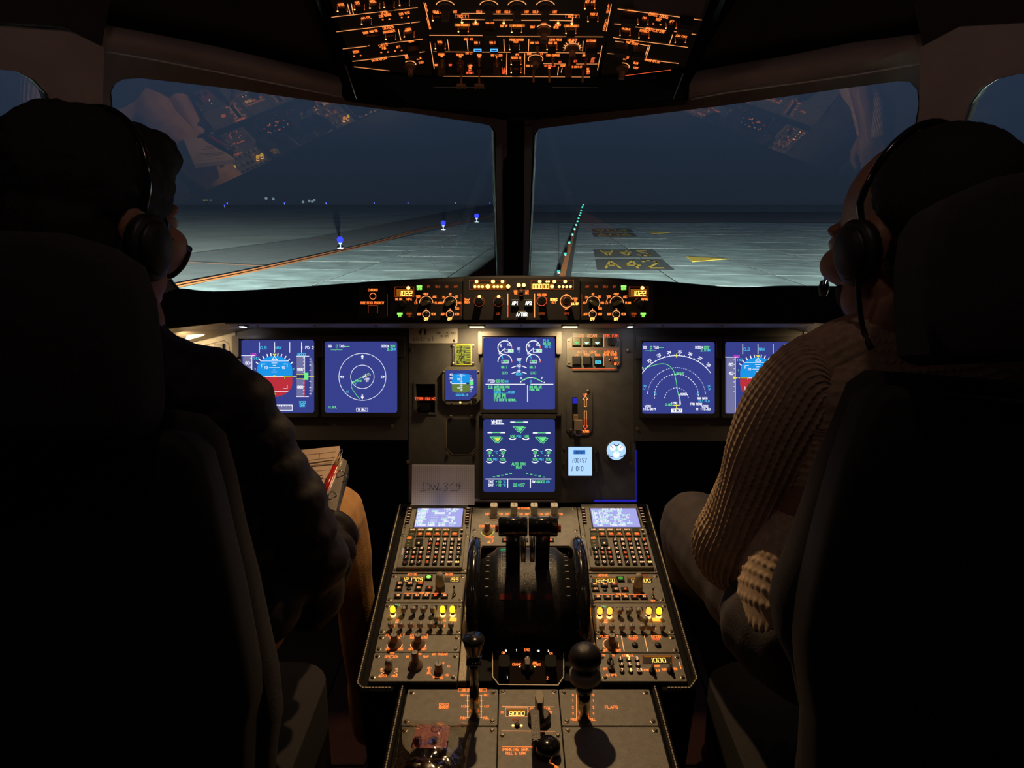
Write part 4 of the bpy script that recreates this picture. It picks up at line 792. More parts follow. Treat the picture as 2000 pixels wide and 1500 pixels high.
# beige side lining to the left of the panel
b=MB(mat('cream_side_lining',(.62,.52,.38),.6)); P=[W(286,640,1.46),W(318,638,1.57),W(334,668,1.61),W(316,770,1.61),W(286,780,1.5)]
b.face(P); b.face([W(325,566,1.62),W(344,562,1.66),W(341,574,1.66),W(322,574,1.6)]); tag(b.build('side_lining'),'cream side lining lit warm beside the left pilot neck','panel')
def light_dots(U,spec,z=.001,name='lamp'):
    for (u,v,r,m) in spec:
        key=('dot',r,m.name)
        if key not in BOXM:
            b=MB(m); b.lathe([(r*U.k,0),(r*U.k*.9,.0012),(r*U.k*.5,.0018)],n=10); BOXM[key]=b.mesh(name)
        x,y=U.l(u,v); add(name,BOXM[key],U.o,(x,y,z))
def unitplate(U,rect,m,z=.002): return plate(U,rr(*U.rect(*rect),.002),.0003,z,m)
CT=mat('control_unit_black',(.008,.007,.007),.5)
# chrono / priority panel
U=Unit(GS,'chrono_button_panel',728,587,'small black panel with CHRONO button and SIDE STICK PRIORITY legend','panel',z=.003); unitplate(U,(702,558,755,622),CT,.001)
i=Ink(U,.0014); i.t('CHRONO',729,567,4.2,OR,w=.8,asp=.55); i.arc(729,579,6,0,360,.9,OR,18); i.t('SIDE STICK PRIORITY',728,592,4.4,OR,w=.85,asp=.42,gap=.3); i.ln([(720,612),(720,597),(738,597),(738,612)],.9,ORD); i.ln([(757,575),(757,618)],.6,ORD); i.done()
knob(U,729,579,4.5,5,BLACK,BLACK,'cap',z=.001,name='push_button'); boxpart('push_button',U,721,599,737,613,.004,BLACK,.001,.001)
def efis(right):
    mx=(lambda u:2037-u) if right else (lambda u:u)
    U=Unit(GS,'baro_control_unit',mx(835),590,('right' if right else 'left')+' glareshield control unit reading 1022 beside green button','control unit','pair of pressure control units',z=.003)
    a,c=sorted((mx(762),mx(903))); unitplate(U,(a,551,c,625),CT,.001); i=Ink(U,.0014)
    a,c=sorted((mx(772),mx(809))); i.rc(a+3,565,c-3,579,AMBW); i.fr(a,561,c,580,1,ORD); i.t('1022',mx(792) if not right else 1247,573.5,8.5,SEG,w=1.25,seg7=True,sl=.5,asp=.55,gap=.5)
    i.t('IN HG',mx(779),585,4.2,OR,w=.85,asp=.5); i.t('HPA',mx(800) if not right else 1257,585,4.2,OR,w=.85); i.arc(mx(790),592,9,20 if not right else 100,80 if not right else 160,.8,ORD,6)
    for k,t_ in enumerate(('CSTR','WPT','VOR.D','NDB','ARPT')): i.t(t_,mx(820+k*17.6),560.5,3.6,GRL if k==0 else ORD,w=.9,asp=.42,gap=.25)
    i.ln([(mx(901),575),(mx(901),618)],.6,ORD)
    def rose(u): # mode knob
        i.arc(u,592,13,0,180,1.1,ORW,22)
        for t_,a in (('LS',180),('VOR',142),('NAV',90),('ARC',35),('PLAN',0)): 
            rr_=20 if t_ in('LS','VOR','ARC') else (17 if t_=='NAV' else 22); i.t(t_,u+rr_*cos(radians(a)),592-rr_*sin(radians(a)),4,OR,w=.85,asp=.5)
        i.arc(u-9,590,11,105,180,1,OR,8); i.arc(u,583,10,90,125,1,OR,6)
    def rng(u):
        i.arc(u,592,13,-40,180,1.1,ORW,26)
        for t_,a in (('10',180),('20',140),('40',92),('80',45),('160',0),('320',-40)): i.t(t_,u+17.5*cos(radians(a)),592-17*sin(radians(a)),4,OR,w=.85,asp=.45)
    ru,gu=(1204,1158) if right else (833,880); rose(ru); rng(gu)
    for u,t_ in ((833,'1'),(879,'2')) if not right else ((1157,'1'),(1203,'2')):
        i.arc(u,614,7.2,0,360,1.1,ORW,18); i.t('ADF',u-13.5,614,4.2,OR,w=.95,asp=.5); i.t('VOR',u+14,614,4.2,OR,w=.95,asp=.5); i.t(t_,u,604.5,4.2,ORW,w=1); i.t('OFF',u,624,4.2,SEG,w=.95,asp=.5)
        knob(U,u,614,4,12,BLACK,BLACK,'pin',z=.001,name='toggle_switch')
    i.done()
    for u,rt in ((ru,-70),(gu,-60 if not right else 60)): knob(U,u,593,10.5,13,BLKGLOSS,mat('dark_olive_knob',(.05,.045,.02),.35),'bar',rot=rt,z=.001)
    knob(U,mx(787),594,7.5,10,BLACK,BLACK,'round',z=.001)
    light_dots(U,[(mx(798) if not right else 1254,563,3.6,ORB)]); 
    i=Ink(U,.003); bt=[(mx(782),615,GRL),(mx(800),615,ORD),(mx(820),562,GRL)]; i.done('legend_gap') if 0 else None
    for (u,v,m) in bt:
        boxpart('push_button',U,u-7,v-6,u+7,v+6,.003,BLACK,.0006,.001)
    i=Ink(U,.0044)
    for (u,v,m),t_ in zip(bt,('FD','LS','CSTR')): i.rc(u-5.2,v-3.5,u+5.2,v+.2,m); i.t(t_,u,v+3,3.6,m,w=.9,asp=.5)
    i.done('button_legends')
efis(False); efis(True)
U=Unit(GS,'autopilot_control_unit',1019,585,'central black autopilot control unit with rows of amber lamps and white AP buttons','control unit',z=.003); unitplate(U,(905,543,1132,625),CT,.0015)
i=Ink(U,.002)
i.fr(917,548,988,566,.8,ORD); i.fr(1037,548,1120,566,.8,ORD); i.rc(924,555,986,564,AMBW); i.rc(1037,555,1082,565,AMBW,.0001); i.t('00000',1056,560,8.5,SEG,w=1.3,seg7=True,asp=.5,gap=.55)
i.t('HDG',1007,569.5,3.6,OR,w=.8,asp=.45); i.t('TRK',1007,573.5,3.6,OR,w=.8,asp=.45); i.t('V/S',1029,569.5,3.6,OR,w=.8,asp=.45); i.t('FPA',1029,573.5,3.6,OR,w=.8,asp=.45); i.arc(1018,572,5.8,0,360,.7,ORD,16)
i.ln([(992,575),(992,596)],1.4,ORW); i.ln([(992,598),(992,620)],1.2,KRED); i.ln([(1044,575),(1044,620)],1.4,ORW)
i.arc(913,581,5.5,200,340,.9,OR,8); i.t('SPD',912,587,4,OR,w=.9,asp=.5); i.t('MACH',912,591,3.6,OR,w=.8,asp=.5); i.arc(1081.5,581,5.5,200,340,.9,OR,8); i.t('METRIC',1081.5,586,4,SEG,w=.85,asp=.42); i.t('ALT',1081.5,591,3.6,OR,w=.8)
i.arc(936,589,10,0,360,.7,ORD,20); i.arc(974,589,10,0,360,.7,ORD,20); i.t('100 1000',1058,576.5,4,OR,w=.8,asp=.42); i.arc(1058,588,9.5,0,360,.7,KRED,20)
i.arc(1106,589,12,20,330,1.4,ORW,24); i.arc(1106,589,9,0,360,.6,ORD,18); i.t('UP',1106,577,3.6,OR,w=.8); i.t('DN',1106,603,3.6,OR,w=.8); i.t('PUSH',1123,584,3.6,OR,w=.8,asp=.45); i.t('TO',1123,589,3.6,OR,w=.8,asp=.45); i.t('LVL OFF',1123,594,3.6,SEG,w=.8,asp=.4)
i.t('LOC',973,613,3.6,ORD,w=.8,asp=.5); i.t('EXPED',1058,613,3.6,ORD,w=.8,asp=.5); i.t('APPR',1106,613,3.6,ORD,w=.8,asp=.5); i.done()
sp_=[(931,550.5,3.4,ORB),(963,550.5,3.8,ORB),(981.5,550.5,3.4,ORB),(953,560,4.3,ORB),(992.5,560,4,ORB),(1013,557.5,4,ORB),(1023,557.5,3.6,ORB),(1054,550.5,3.4,ORB),(1067.5,550.5,2,ORB),(1071.5,550.5,2,ORB),(1082.5,550.5,3.4,ORB),(1103.5,550.5,3.4,ORB),(1078,560,3.6,ORB),(937,580,3.2,ORB),(974,580,3.2,ORB)]
sp_+=[(u,560.5,2.6,ORB) for u in (928,935.5,942.5,965,972,979.5,1092,1099.5,1106.5,1114)]
light_dots(U,[s for s in sp_ if s[1]<575],.002)
for u in (936,974): knob(U,u,590,8.5,16,BLACK,BLKGLOSS,'round',z=.0015)
light_dots(U,[(936.5,580.3,3.2,ORB),(974,580.3,3.2,ORB)],.0035)
knob(U,1058,588,8.5,16,BLACK,BLKGLOSS,'round',z=.0015); knob(U,1106,589,7.5,16,BLACK,BLKGLOSS,'round',z=.0015); knob(U,1018,572,4.2,5,BLACK,BLACK,'cap',z=.0015,name='push_button')
for (u,v) in ((1006,593),(1032,593),(1019,615)): boxpart('push_button',U,u-8,v-7,u+8,v+7,.004,BLACK,.0008,.0015)
i=Ink(U,.006); i.t('AP1',1006,593,6,WLT,w=1.5,asp=.5); i.t('AP2',1032,593,6,WLT,w=1.5,asp=.5); i.t('A/THR',1019,615,6.4,WLT,w=1.5,asp=.5); i.done('button_legends')
# ================================================================ pedestal
LX0,LX1,RX0,RX1=-.2357,-.0897,.146,.2874
def LXe(v): return (LX0,LX1)
PLATEM=mat('pedestal_grey_plate',(.23,.215,.185),.45,.1,70,.14,.3,800)
def yl(v): return PED.loc(1020,v)[1]
def aleft(v): return AFT.loc(1030,v)[1]
# housing: side walls, top rim
U=Unit(PED,'pedestal_console',1025,1200,'black centre console body between the seats with stitched leather rim','console',z=-.012)
def pu(u,v): return U.l(u,v)
xl,xr=LX0-.014-U.c[0],RX1+.014-U.c[0]; yt=yl(984)-U.c[1]; yb=yl(1338)-U.c[1]
b=MB(BLKLEATHER)
xi0,xi1=LX1+.003-U.c[0],RX0-.003-U.c[0]; yi0=yl(1331)-U.c[1]; yi1=yl(1068)-U.c[1]
b.prism([[(xl,yb),(xr,yb),(xr,yt),(xl,yt)],[(xi0,yi0),(xi0,yi1),(xi1,yi1),(xi1,yi0)]],-.20,-.002)
b.build('top_tray',U.o)
b=MB(MATTE); b.box(xl+.02,yb+.02,-.42,xr-.02,yt,-.201); b.build('lower_body',U.o)
fr_=[(xl-.008,yt+.004),(xl-.008,yb-.004),(xl+.10,yb-.008),(xl+.10,yb-.012)]
b=MB(BLKLEATHER)
rim=lambda P,r: b.tube([(x,y,.004) for x,y in P],r,8)
rim([(xl-.003,yt),(xl-.003,yb+.01),(xl+.006,yb-.004),(xl+.056,yb-.004)],.006); rim([(xr+.003,yt),(xr+.003,yb+.02),(xr-.012,yb-.004),(xr-.056,yb-.004)],.006); rim([(xl-.003,yt),(xr+.003,yt)],.006)
b.build('leather_rim',U.o,True)
STI=mat('pale_thread',(.55,.47,.36),.7); 
def stitches(U,pts,step=.0052,z=.0115):
    b=MB(STI); P=[V((*p,0)) for p in pts]
    for a,c in zip(P,P[1:]):
        L=(c-a).length; n=max(1,int(L/step)); d=(c-a)/n
        for k in range(n):
            p=a+d*k; q=p+d*.72; nn=V((-d.y,d.x,0)).normalized()*.0009
            b.prism([[(p.x-nn.x,p.y-nn.y),(q.x-nn.x,q.y-nn.y),(q.x+nn.x,q.y+nn.y),(p.x+nn.x,p.y+nn.y)]],z-.0012,z)
    return tag(b.build('stitching',U.o),None,None,None,'stuff')
stitches(U,[(xl-.003,yt),(xl-.003,yb+.006),(xl+.006,yb-.004),(xl+.054,yb-.004)]); stitches(U,[(xr+.003,yt),(xr+.003,yb+.016),(xr-.012,yb-.004),(xr-.05,yb-.004)])
# rails either side of the quadrant
for a,c in ((LX1+.001,LX1+.0145),(RX0-.0145,RX0-.001)):
    b=MB(BEIGE); b.box(a-U.c[0],yi0,.0,c-U.c[0],yl(1105)-U.c[1],.0125,c=.001); b.build('side_rail',U.o)
    b=MB(BEIGE); b.box((a+c)/2-.0008-U.c[0],yi0,.012,(a+c)/2+.0008-U.c[0],yl(1105)-U.c[1],.0133); b.build('rail_lip',U.o)
def module(name,u,vt,vb,side,label,cat,group=None,m=PLATEM,x01=None,P=PED,thick=.006):
    x0,x1=x01 or ((LX0,LX1) if side=='L' else (RX0,RX1)); vm=(vt+vb)/2
    U=Unit(P,name,u,vm,label,cat,group); f=P.loc
    y1=f(u,vt)[1]-U.c[1]-.0006; y0=f(u,vb)[1]-U.c[1]+.0006; U.x0,U.x1,U.y0,U.y1=x0-U.c[0]+.0006,x1-U.c[0]-.0006,y0,y1
    plate(U,rr(U.x0,y0,U.x1,y1,.0015,2),-thick,0,m); return U
def corners(U,ins=.006,ys=None,iy=.007):
    for x in (U.x0+ins,U.x1-ins):
        for y in (ys or (U.y0+iy,U.y1-iy)): add('screw',FAST,U.o,(x,y,0))
KEY=mat('dark_key',(.016,.014,.012),.35); KEYO=mat('olive_key',(.06,.06,.02),.4)
def mcdu(side):
    du=0; L=side=='L'; cu=858 if L else 1188
    U=module('flight_management_keyboard',cu,990,1119,side,'keyboard unit with lavender screen and letter keys, '+('left, below the squared paper note' if L else 'right, below the glowing clock'),'keyboard','pair of pedestal keyboard units',thick=.004)
    plate(U,rr(U.x0+.008,U.y0+.006,U.x1-.004 if 0 else U.x1-.008,U.y1-.001,.002),.0,.009,mat('keyboard_case',(.20,.19,.15),.45,0,70,.1),'case')
    corners(U,.0045,(U.y0+.008,U.y0+.12,U.y1-.008)); cx=(U.x0+U.x1)/2; ox=U.x0; top=U.y1
    # metric layout taken from the left unit
    R=Unit.__new__(Unit); R.P=PED; R.c=(LX0+.0006-0,PED.loc(858,990)[1]-.0006); R.k=U.k
    def q(u,v): x,y=R.l(u,v); return (ox+x,top+y)
    zz=.009
    s0=q(815,1001); s1=q(901,1037); sx0=q(811,1030)[0]; sx1=q(903,1020)[0]
    hole=(sx0,s1[1],sx1,s0[1])
    b=MB(mat('bezel_dark',(.03,.03,.03))); b.prism([rr(sx0-.003,s1[1]-.003,sx1+.003,s0[1]+.003,.002)],zz,zz+.001); b.build('screen_frame',U.o)
    b=MB(SLAV); b.box(sx0,s1[1],zz+.001,sx1,s0[1],zz+.0022); b.build('glass_screen',U.o)
    ink=MB(); w=sx1-sx0; h=s0[1]-s1[1]; random.seed(11 if L else 12)
    rows=[('  FROM','         TIME SPD/ALT'),("LFBO24  2257  ---/ 499",''),("(C259'    BRG259  3   ",''),('P024D   ----  ---/    ',''),('BIRUT   ----  ---/FL80',''),('(DECEL) ----  250/  96',''),('LFPG    ----   160/ 3 ',''),('DEST   TIME  DIST  EFOB',''),('LFPG26 2355  4210  ---',"")] if L else [('      INIT SPD/ALT',''),('V1  FLP RETR   RWY',''),('120 F=134      24',''),('VR  SLT RETR  TO SHIFT',''),('122 S=177   [M][   ]*',''),('V2 CLEAN  FLAPS/THS',''),('125 O=203   [ ]/[   ]',''),('DRT TO-FLX TO  THR RED',''),('  F45    1990/1990','')]
    for k,(a,c) in enumerate(rows):
        ink.text((a+c)[:24],sx0+.002,s0[1]-h*(.06+k*.11),h*.082,0 if not ink.mats and ink.mi(SW)==0 else ink.mi((SW,emi('screen_pale_green',(.62,1,.82),1.0))[k%2]),'l',h*.02,zz+.0026,.50)
    ink.build('symbology',U.o)
    for k in range(6):
        for (uu,vv) in ((802-k*1.3,1002+k*5.4),(914.5-k*.5,1002+k*5.4)):
            x,y=q(uu,vv); key='lsk'
            if key not in BOXM: b=MB(KEY,KEYL); b.box(-.0042,-.0026,0,.0042,.0026,.004,0,.0008); b.box(-.0030,-.0004,.004,.0030,.0004,.0043,1); BOXM[key]=b.mesh('line_key')
            add('line_key',BOXM[key],U.o,(x,y,zz))
    def keym(w_,h_,key,m=KEY):
        if key not in BOXM: b=MB(m); b.box(-w_/2,-h_/2,0,w_/2,h_/2,.0045,0,.0008); BOXM[key]=b.mesh('key')
        return BOXM[key]
    leg=MB(KEYL,KRED,ORB,OR); zt=zz+.0049
    X=[q(806,1048)[0],q(822,1048)[0],q(839,1048)[0],q(855,1048)[0],q(872,1048)[0],q(889,1048)[0]]; F1=('DIR','PROG','PERF','INIT','DATA',''); F2=('','RAD NAV','FUEL PRED','SEC F-PLN','ATC COMM','MCDU MENU')
    fk=keym(.0152,.0135 if 0 else .0125,'fkey',KEYO)
    y1=q(840,1044.5)[1]; y2=q(840,1053)[1]
    for k in range(6):
        for y,T_ in ((y1,F1[k]),(y2,F2[k])):
            add('key',fk,U.o,(X[k],y,zz))
            w_=T_.split()
            if len(w_)==2: leg.text(w_[0],X[k],y+.0022,.003,3,'c',.0007,zt,.55); leg.text(w_[1],X[k],y-.0024,.003,1,'c',.0007,zt,.55)
            elif T_: leg.text(T_,X[k],y,.0036,0,'c',.0008,zt,.6)
    if L: leg.disc(X[2]+.002,y1+.001,.0042,zt+.0002,2,12,.003)
    leg.text('-',X[0],y2,.005,0,'c',.001,zt)
    x=q(902,1050)[0]
    for y,t_ in ((y1,'BRT'),(y2,'DIM')): add('key',keym(.005,.008,'bkey'),U.o,(x,y,zz)); leg.text(t_,x,y,.0022,0,'c',.0006,zt,.5)
    for vv,t_ in ((1060.5,'AIR PORT'),(1067.5,'-'),(1075,'-')):
        y=q(800,vv)[1]; add('key',fk if t_!='x' else fk,U.o,(q(801.5,1062)[0],y,zz)); 
        if t_!='-': leg.text('AIR',X[0]-.003,y+.002,.003,3,'c',.0007,zt); leg.text('PORT',X[0]-.003,y-.0024,.003,3,'c',.0007,zt)
        else: leg.text('-',X[0]-.003,y,.007,0,'c',.0012,zt,.9)
    x,y=q(819,1068); add('key',keym(.0155,.0225,'slew'),U.o,(x,y,zz)); leg.text('^',x,y+.005,.006,0,'c',.0011,zt); leg.disc(x,y-.005,.002,zt,2)
    ys=[q(850,v)[1] for v in (1064,1072.5,1080.7,1089.3,1098.5,1108)]; xa=q(842,1064)[0]; xe=q(898,1064)[0]
    L_=('ABCDE','FGHIJ','KLMNO','PQRST','UVWXY','Z/*.>'); kk=keym(.0092,.0100,'akey')
    random.seed(3 if L else 8)
    for r in range(6):
        for c in range(5):
            x=xa+(xe-xa)*c/4; add('key',kk,U.o,(x,ys[r],zz)); lit=random.random()<.16
            t_=L_[r][c]
            if r==5 and c>=2: leg.text(('SP','OVFY','CLR')[c-2],x,ys[r],.0034,(0,0,2)[c-2],'c',.0009,zt,.5)
            else: leg.text(t_,x,ys[r]+.0006,.0055,1 if lit else 0,'c',.0012,zt,.65)
    xn=[q(797,1082)[0],q(810.5,1082)[0],q(823.5,1082)[0]]
    for r in range(4):
        for c in range(3):
            key='nkey'
            if key not in BOXM: b=MB(KEY); b.lathe([(.0058,0),(.0056,.004),(.0046,.0048)],n=14); BOXM[key]=b.mesh('key')
            x,y=xn[c],ys[2+r]; add('key',BOXM[key],U.o,(x,y,zz)); leg.text('123456789.0/'[r*3+c],x,y+.0006,.005,1 if random.random()<.3 else 0,'c',.0012,zt,.62)
    leg.build('key_legends',U.o)
    # slots with brightness bars at both sides
    b=MB(mat('ivory_slot',(.5,.48,.62),.5)) 
    for x_,m_ in ((U.x0+.0042,0),(U.x1-.0042,1)):
        bb=MB(mat('ivory_slot',(.5,.48,.62),.5) if (m_==0)==L else BLACK); bb.prism([rr(x_-.0017+ (0.009 if m_==0 else -.009),U.y0+.042,x_+.0017+(0.009 if m_==0 else -.009),U.y0+.066,.0016)],zz,zz+.0008); bb.build('annunciator_slot',U.o)
    return U
mcdu('L'); mcdu('R')
def radio(side):
    L=side=='L'
    U=module('radio_panel',838 if L else 1220,1121,1177,side,('left pedestal radio panel reading 121705' if L else 'right pedestal radio panel reading 122400')+' in amber digits','radio','pair of pedestal radio panels'); corners(U)
    d=0; i=Ink(U,.0006); A=(805,1122.5) if L else (1178,1124); dw=(782,1126.5,828,1137) if L else (1156,1128,1204,1139); d2=(868,1126.5,898,1137) if L else (1225,1128,1274,1139)
    i.t('ACTIVE',A[0],A[1],4,OR,w=.9,asp=.6); i.t('TR/CRS',(877 if L else 1258),A[1],4,ORD if not L else OR,w=.8,asp=.5)
    for r in (dw,d2): i.rc(*r,BLACK,.0001); i.rc(r[0]+1.5,r[1]+.8,r[2]-1.5,r[1]+2.5,AMBW,.0003)
    i.t('121705' if L else '122400',(dw[0]+dw[2])/2,(dw[1]+dw[3])/2+.8,6.5,SEG,w=1.0,seg7=True,gap=.55,asp=.72,sl=.4); i.t('*155' if L else '122400',(d2[0]+d2[2])/2-(1 if L else 0),(d2[1]+d2[3])/2+.8,6.5,SEG,w=1.0,seg7=True,gap=.55,asp=.72)
    lv=1159 if L else 1161.5; lu=(790,868) if L else (1165,1262); m_=(lu[0]+lu[1])/2; i.ln([(lu[0],lv),(m_-14,lv)],.9,OR); i.t('STBY NAV',m_,lv,3.6,OR,w=.9,asp=.5); i.ln([(m_+14,lv),(lu[1],lv)],.9,OR); i.done()
    bt=[(781,1142),(800,1142),(820,1142),(779,1151),(817,1151),(838,1151),(777,1166),(796,1166),(814,1166),(832,1166),(850,1166),(868,1166)] if L else [(1161,1144),(1180,1144),(1199,1144),(1163,1153),(1202,1153),(1220,1153),(1167,1168),(1186,1168),(1204,1168),(1221,1168),(1239,1168),(1257,1168)]
    for u,v in bt: boxpart('push_button',U,u-7,v-3.6,u+7,v+3.4,.004,KEY,.0008)
    knob(U,798.5 if L else 1181.5,1150.5 if L else 1152.5,4.6,3,BLACK,BLACK,'cap',name='push_button')
    i=Ink(U,.0046); N=('VHF1','VHF2','VHF3','HF1','HF2','AM','VOR','ILS','GLS','MLS','ADF','BFO')
    for (u,v),t_ in zip(bt,N): i.t(t_,u+1,v,2.8,KRED if t_ in ('ADF','VHF3','AM') else ORW,w=.8,asp=.5)
    i.done('button_legends')
    g=(837.5,1130) if L else (1212,1132.5); boxpart('transfer_key',U,g[0]-7,g[1]-4.5,g[0]+7,g[1]+4.5,.004,KEY,.0008); i=Ink(U,.0046); i.dot(*g,4.6,GRL if L else emi('dim_green',(.10,.5,.05),.7),0,14); i.done('green_lamp')
    k_=(860,1153) if L else (1245,1155); knob(U,*k_,9.5,20,GREYD,KNOBG,'cap',name='outer_knob'); knob(U,k_[0],k_[1],8.8,42,KNOBG,mat('worn_knob_cap',(.34,.29,.20),.5),'cap',name='inner_knob')
    t_=(887,1163) if L else (1275,1167); 
    b=MB(STEEL); x,y=U.l(*t_); b.lathe([(.004,0),(.0035,.003),(.002,.004)],x,y,12); b.tube([(x,y,.003),(x,y+.003,.022)],[.0014,.0022]); b.build('toggle_switch',U.o,True)
    if not L: i=Ink(U,.0007); i.t('OFF',1276,1174,3.4,OR,w=.9); i.done('switch_legend')
radio('L'); radio('R')
def audio(side):
    L=side=='L'; U=module('audio_panel',826 if L else 1230,1178.5,1239.5,side,'audio panel with '+('three yellow lit knobs' if L else 'four glowing knobs, two of them orange')+' in its far row','audio panel','pair of pedestal audio panels'); corners(U,.005)
    r1=[(768,1),(788,0),(808,0),(827,0),(846,0),(865,1),(884,1)] if L else [(1171,2),(1190,2),(1209,0),(1227,0),(1247,0),(1266,2),(1286,1)]
    r2=[764,783,802,821,841,861,881] if L else [1175,1194,1214,1234,1254,1273,1293]
    bases=[]
    i=Ink(U,.0006)
    for k,(u,l) in enumerate(r1):
        bu,bv=u,1202 if L else 1205
        if l: knob(U,bu,bv,5.2,5,ORB,GREYD,'cap',name='lit_collar'); knob(U,bu,bv,4.4,10,GREYD,GREYD,'cap',name='knob_stem',z=0); knob(U,bu,bv-0,5.4,11,YEL if l==1 else ORK,YEL if l==1 else ORK,'cap',z=11*U.k,name='knob',lab='glowing '+('yellow' if l==1 else 'orange')+' knob')
        else: knob(U,bu,bv-1,5.2,20,KNOBG,KNOBG,'pin')
        boxpart('push_button',U,bu+2-6,1184 if L else 1187,bu+8,1190 if L else 1193,.003,KEY,.0006)
        i.t(str(k%3+1),bu+7,(1191 if L else 1194),3.2,ORD,w=.8)
    for k,u in enumerate(r2):
        bv=1230 if L else 1234; knob(U,u,bv,5.2,18,KNOBG,KNOBG,'pin'); i.t(str(k%3+1),u+7,bv-7,3,ORD if k not in(0,5) else OR,w=.8)
    u=852 if L else 1260; knob(U,u,1217 if L else 1220,5,18,KNOBG,KNOBG,'pin')
    i.t('INT',(776 if L else 1183),1212,3,OR,w=.8); i.t('RAD',(776 if L else 1183),1216,3,ORW,w=.8); i.t('CALL',r1[0][0]+9,1182 if L else 1185,3,SGR,w=.7); i.t('PA',868 if L else 1288,1213,3.4,OR,w=.8)
    i.done(); b=MB(ORK); x,y=U.l(885 if L else 1281,1211); b.box(x-.006,y-.003,0,x+.006,y+.003,.003); b.build('lit_switch',U.o)
audio('L'); audio('R')
# light panels, radar, transponder
U=module('light_panel',820,1240.5,1273.5,'L','left light panel with two skirted dimmer knobs','panel'); corners(U,.006,None,.006)
i=Ink(U,.0006); i.t('FLOOD LT',772,1241.5,4,OR,w=.8,asp=.75,gap=.6); i.t('MAIN PNL',772,1246,3.2,OR,w=.7); i.t('INTEG LT',818,1241.5,4,OR,w=.8,asp=.75,gap=.6); i.t('MAIN PNL & PED',818,1246,3.6,OR,w=.8,asp=.5)
for u in (771,817): i.arc(u,1258,15,185,355,1.5,ORW,18); i.arc(u,1258,15,-60,-20,3,ORW,5); i.t('OFF',u-14,1268.5,4,OR,w=.95); i.t('BRT',u+12,1268.5,4,OR,w=.95)
i.done(); 
for u in (771,817): knob(U,u,1260,11,27,mat('brown_knob',(.22,.15,.10),.45),KNOBG,'skirt')
U=module('light_panel',1245,1240.5,1275,'R','right light panel marked AIDS and DFDR with one dimmer knob','panel'); corners(U,.006,None,.006)
i=Ink(U,.0006); i.t('FLOOD LT',1190,1244,4.4,OR,w=.9,asp=.7,gap=.5); i.t('AIDS',1236.5,1244.5,5,OR,w=1,asp=.7); i.t('PRINT',1237,1249,3.4,KRED,w=.9); i.t('DFDR',1281.5,1244.5,5,OR,w=1,asp=.7); i.t('EVENT',1282,1249,3.4,KRED,w=.9)
i.arc(1193,1259,15,100,260,1.5,ORW,14); i.arc(1193,1259,15,-50,10,1.5,ORW,8); i.t('OFF',1183,1271,4,OR,w=.95); i.t('BRT',1208,1271,4,OR,w=.95); i.ln([(1213.5,1243),(1219,1272)],1.3,ORW); i.ln([(1258.5,1243),(1265,1272)],1.3,ORW); i.done()
knob(U,1194,1261,11,27,MATS['brown_knob'],KNOBG,'skirt'); 
for u in (1240,1285): knob(U,u,1261,6,5,BLACK,BLACK,'cap',name='push_button')
U=module('radar_panel',808,1274.5,1331,'L','weather radar panel lettered WX RADAR with three grey knobs','panel'); corners(U,.006,None,.008)
i=Ink(U,.0006); i.t('SYS',766,1276,3.4,OR,w=.8); i.t('OFF',757,1283,4,OR,w=.95,asp=.7); i.t('ON',774,1283,4,OR,w=.95,asp=.7); i.arc(765,1283,4,0,360,.9,OR,12); i.t('WX RADAR',859,1278.5,4.2,OR,w=.9,asp=.7); i.t('WX',796,1283,4,OR,w=.9); i.t('MAP',832,1283,4,OR,w=.9,asp=.7); i.t('TURB',818,1278,3.2,OR,w=.7)
for a in (200,180,160,0,20,-20,218,-38): i.ln([(760+13*cos(radians(a)),1309-7*sin(radians(a))),(760+(20 if a in (218,-38) else 17)*cos(radians(a)),1309-(14 if a in(218,-38) else 9)*sin(radians(a)))],1.2,ORW)
i.t('AUTO',747,1320.5,4.4,OR,w=.95,asp=.65); i.t('MAX',771,1320.5,4.4,OR,w=.95,asp=.65); i.arc(856,1311,16,-140,-30,1,OR,18,True); i.arc(856,1311,16,150,225,1,OR,14,True)
for t_,u,v in (('UP',838,1305),('0',838,1310),('DN',837,1315),('5',847,1323),('10',862,1324.5),('15',873,1319),('15',876,1302),('0',866,1296)): i.t(t_,u,v,3.6,OR,w=.9)
i.done(); knob(U,760,1306,7.5,24,KNOBG,KNOBG,'cap'); knob(U,812,1302,11,38,MATS['brown_knob'],KNOBG,'skirt'); knob(U,857,1311,9,20,MATS['brown_knob'],KNOBG,'round')
U=module('transponder_panel',1245,1276,1331,'R','transponder panel with an amber 1000 readout and round number keys','panel'); corners(U,.006,None,.008)
i=Ink(U,.0006); i.t('STBY',1177,1281,3.4,OR,w=.8); i.t('ON',1197,1281,3.4,OR,w=.8); i.t('OFF',1182,1307,3.4,OR,w=.8); i.t('ALT RPTG',1194,1319,3.8,OR,w=.8,asp=.5); i.t('ATC',1219,1281,3.8,OR,w=.8,asp=.6); i.t('FAIL',1232,1281,3.8,OR,w=.8,asp=.6); i.dot(1225.5,1281,2.6,ORB)
i.rc(1256,1281,1312,1296,BLACK,.0001); i.rc(1258,1281.5,1310,1284,AMBW,.0002); i.fr(1254,1280.5,1313,1297,.7,ORD); i.t('1000',1284,1290,8,SEG,w=1.25,seg7=True,asp=.72,gap=.5); i.t('IDENT',1283,1301,3.2,OR,w=.8,asp=.55)
i.t('XPDR',1262,1309,3.8,OR,w=.8,asp=.5); i.t('BLW',1284,1310,3.8,OR,w=.8,asp=.6); i.t('THRT',1297,1308,3.6,OR,w=.8,asp=.5); i.t('TARA',1318,1307,3.6,OR,w=.8,asp=.5); i.ln([(1326,1293),(1330,1306)],1.6,OR); i.done()
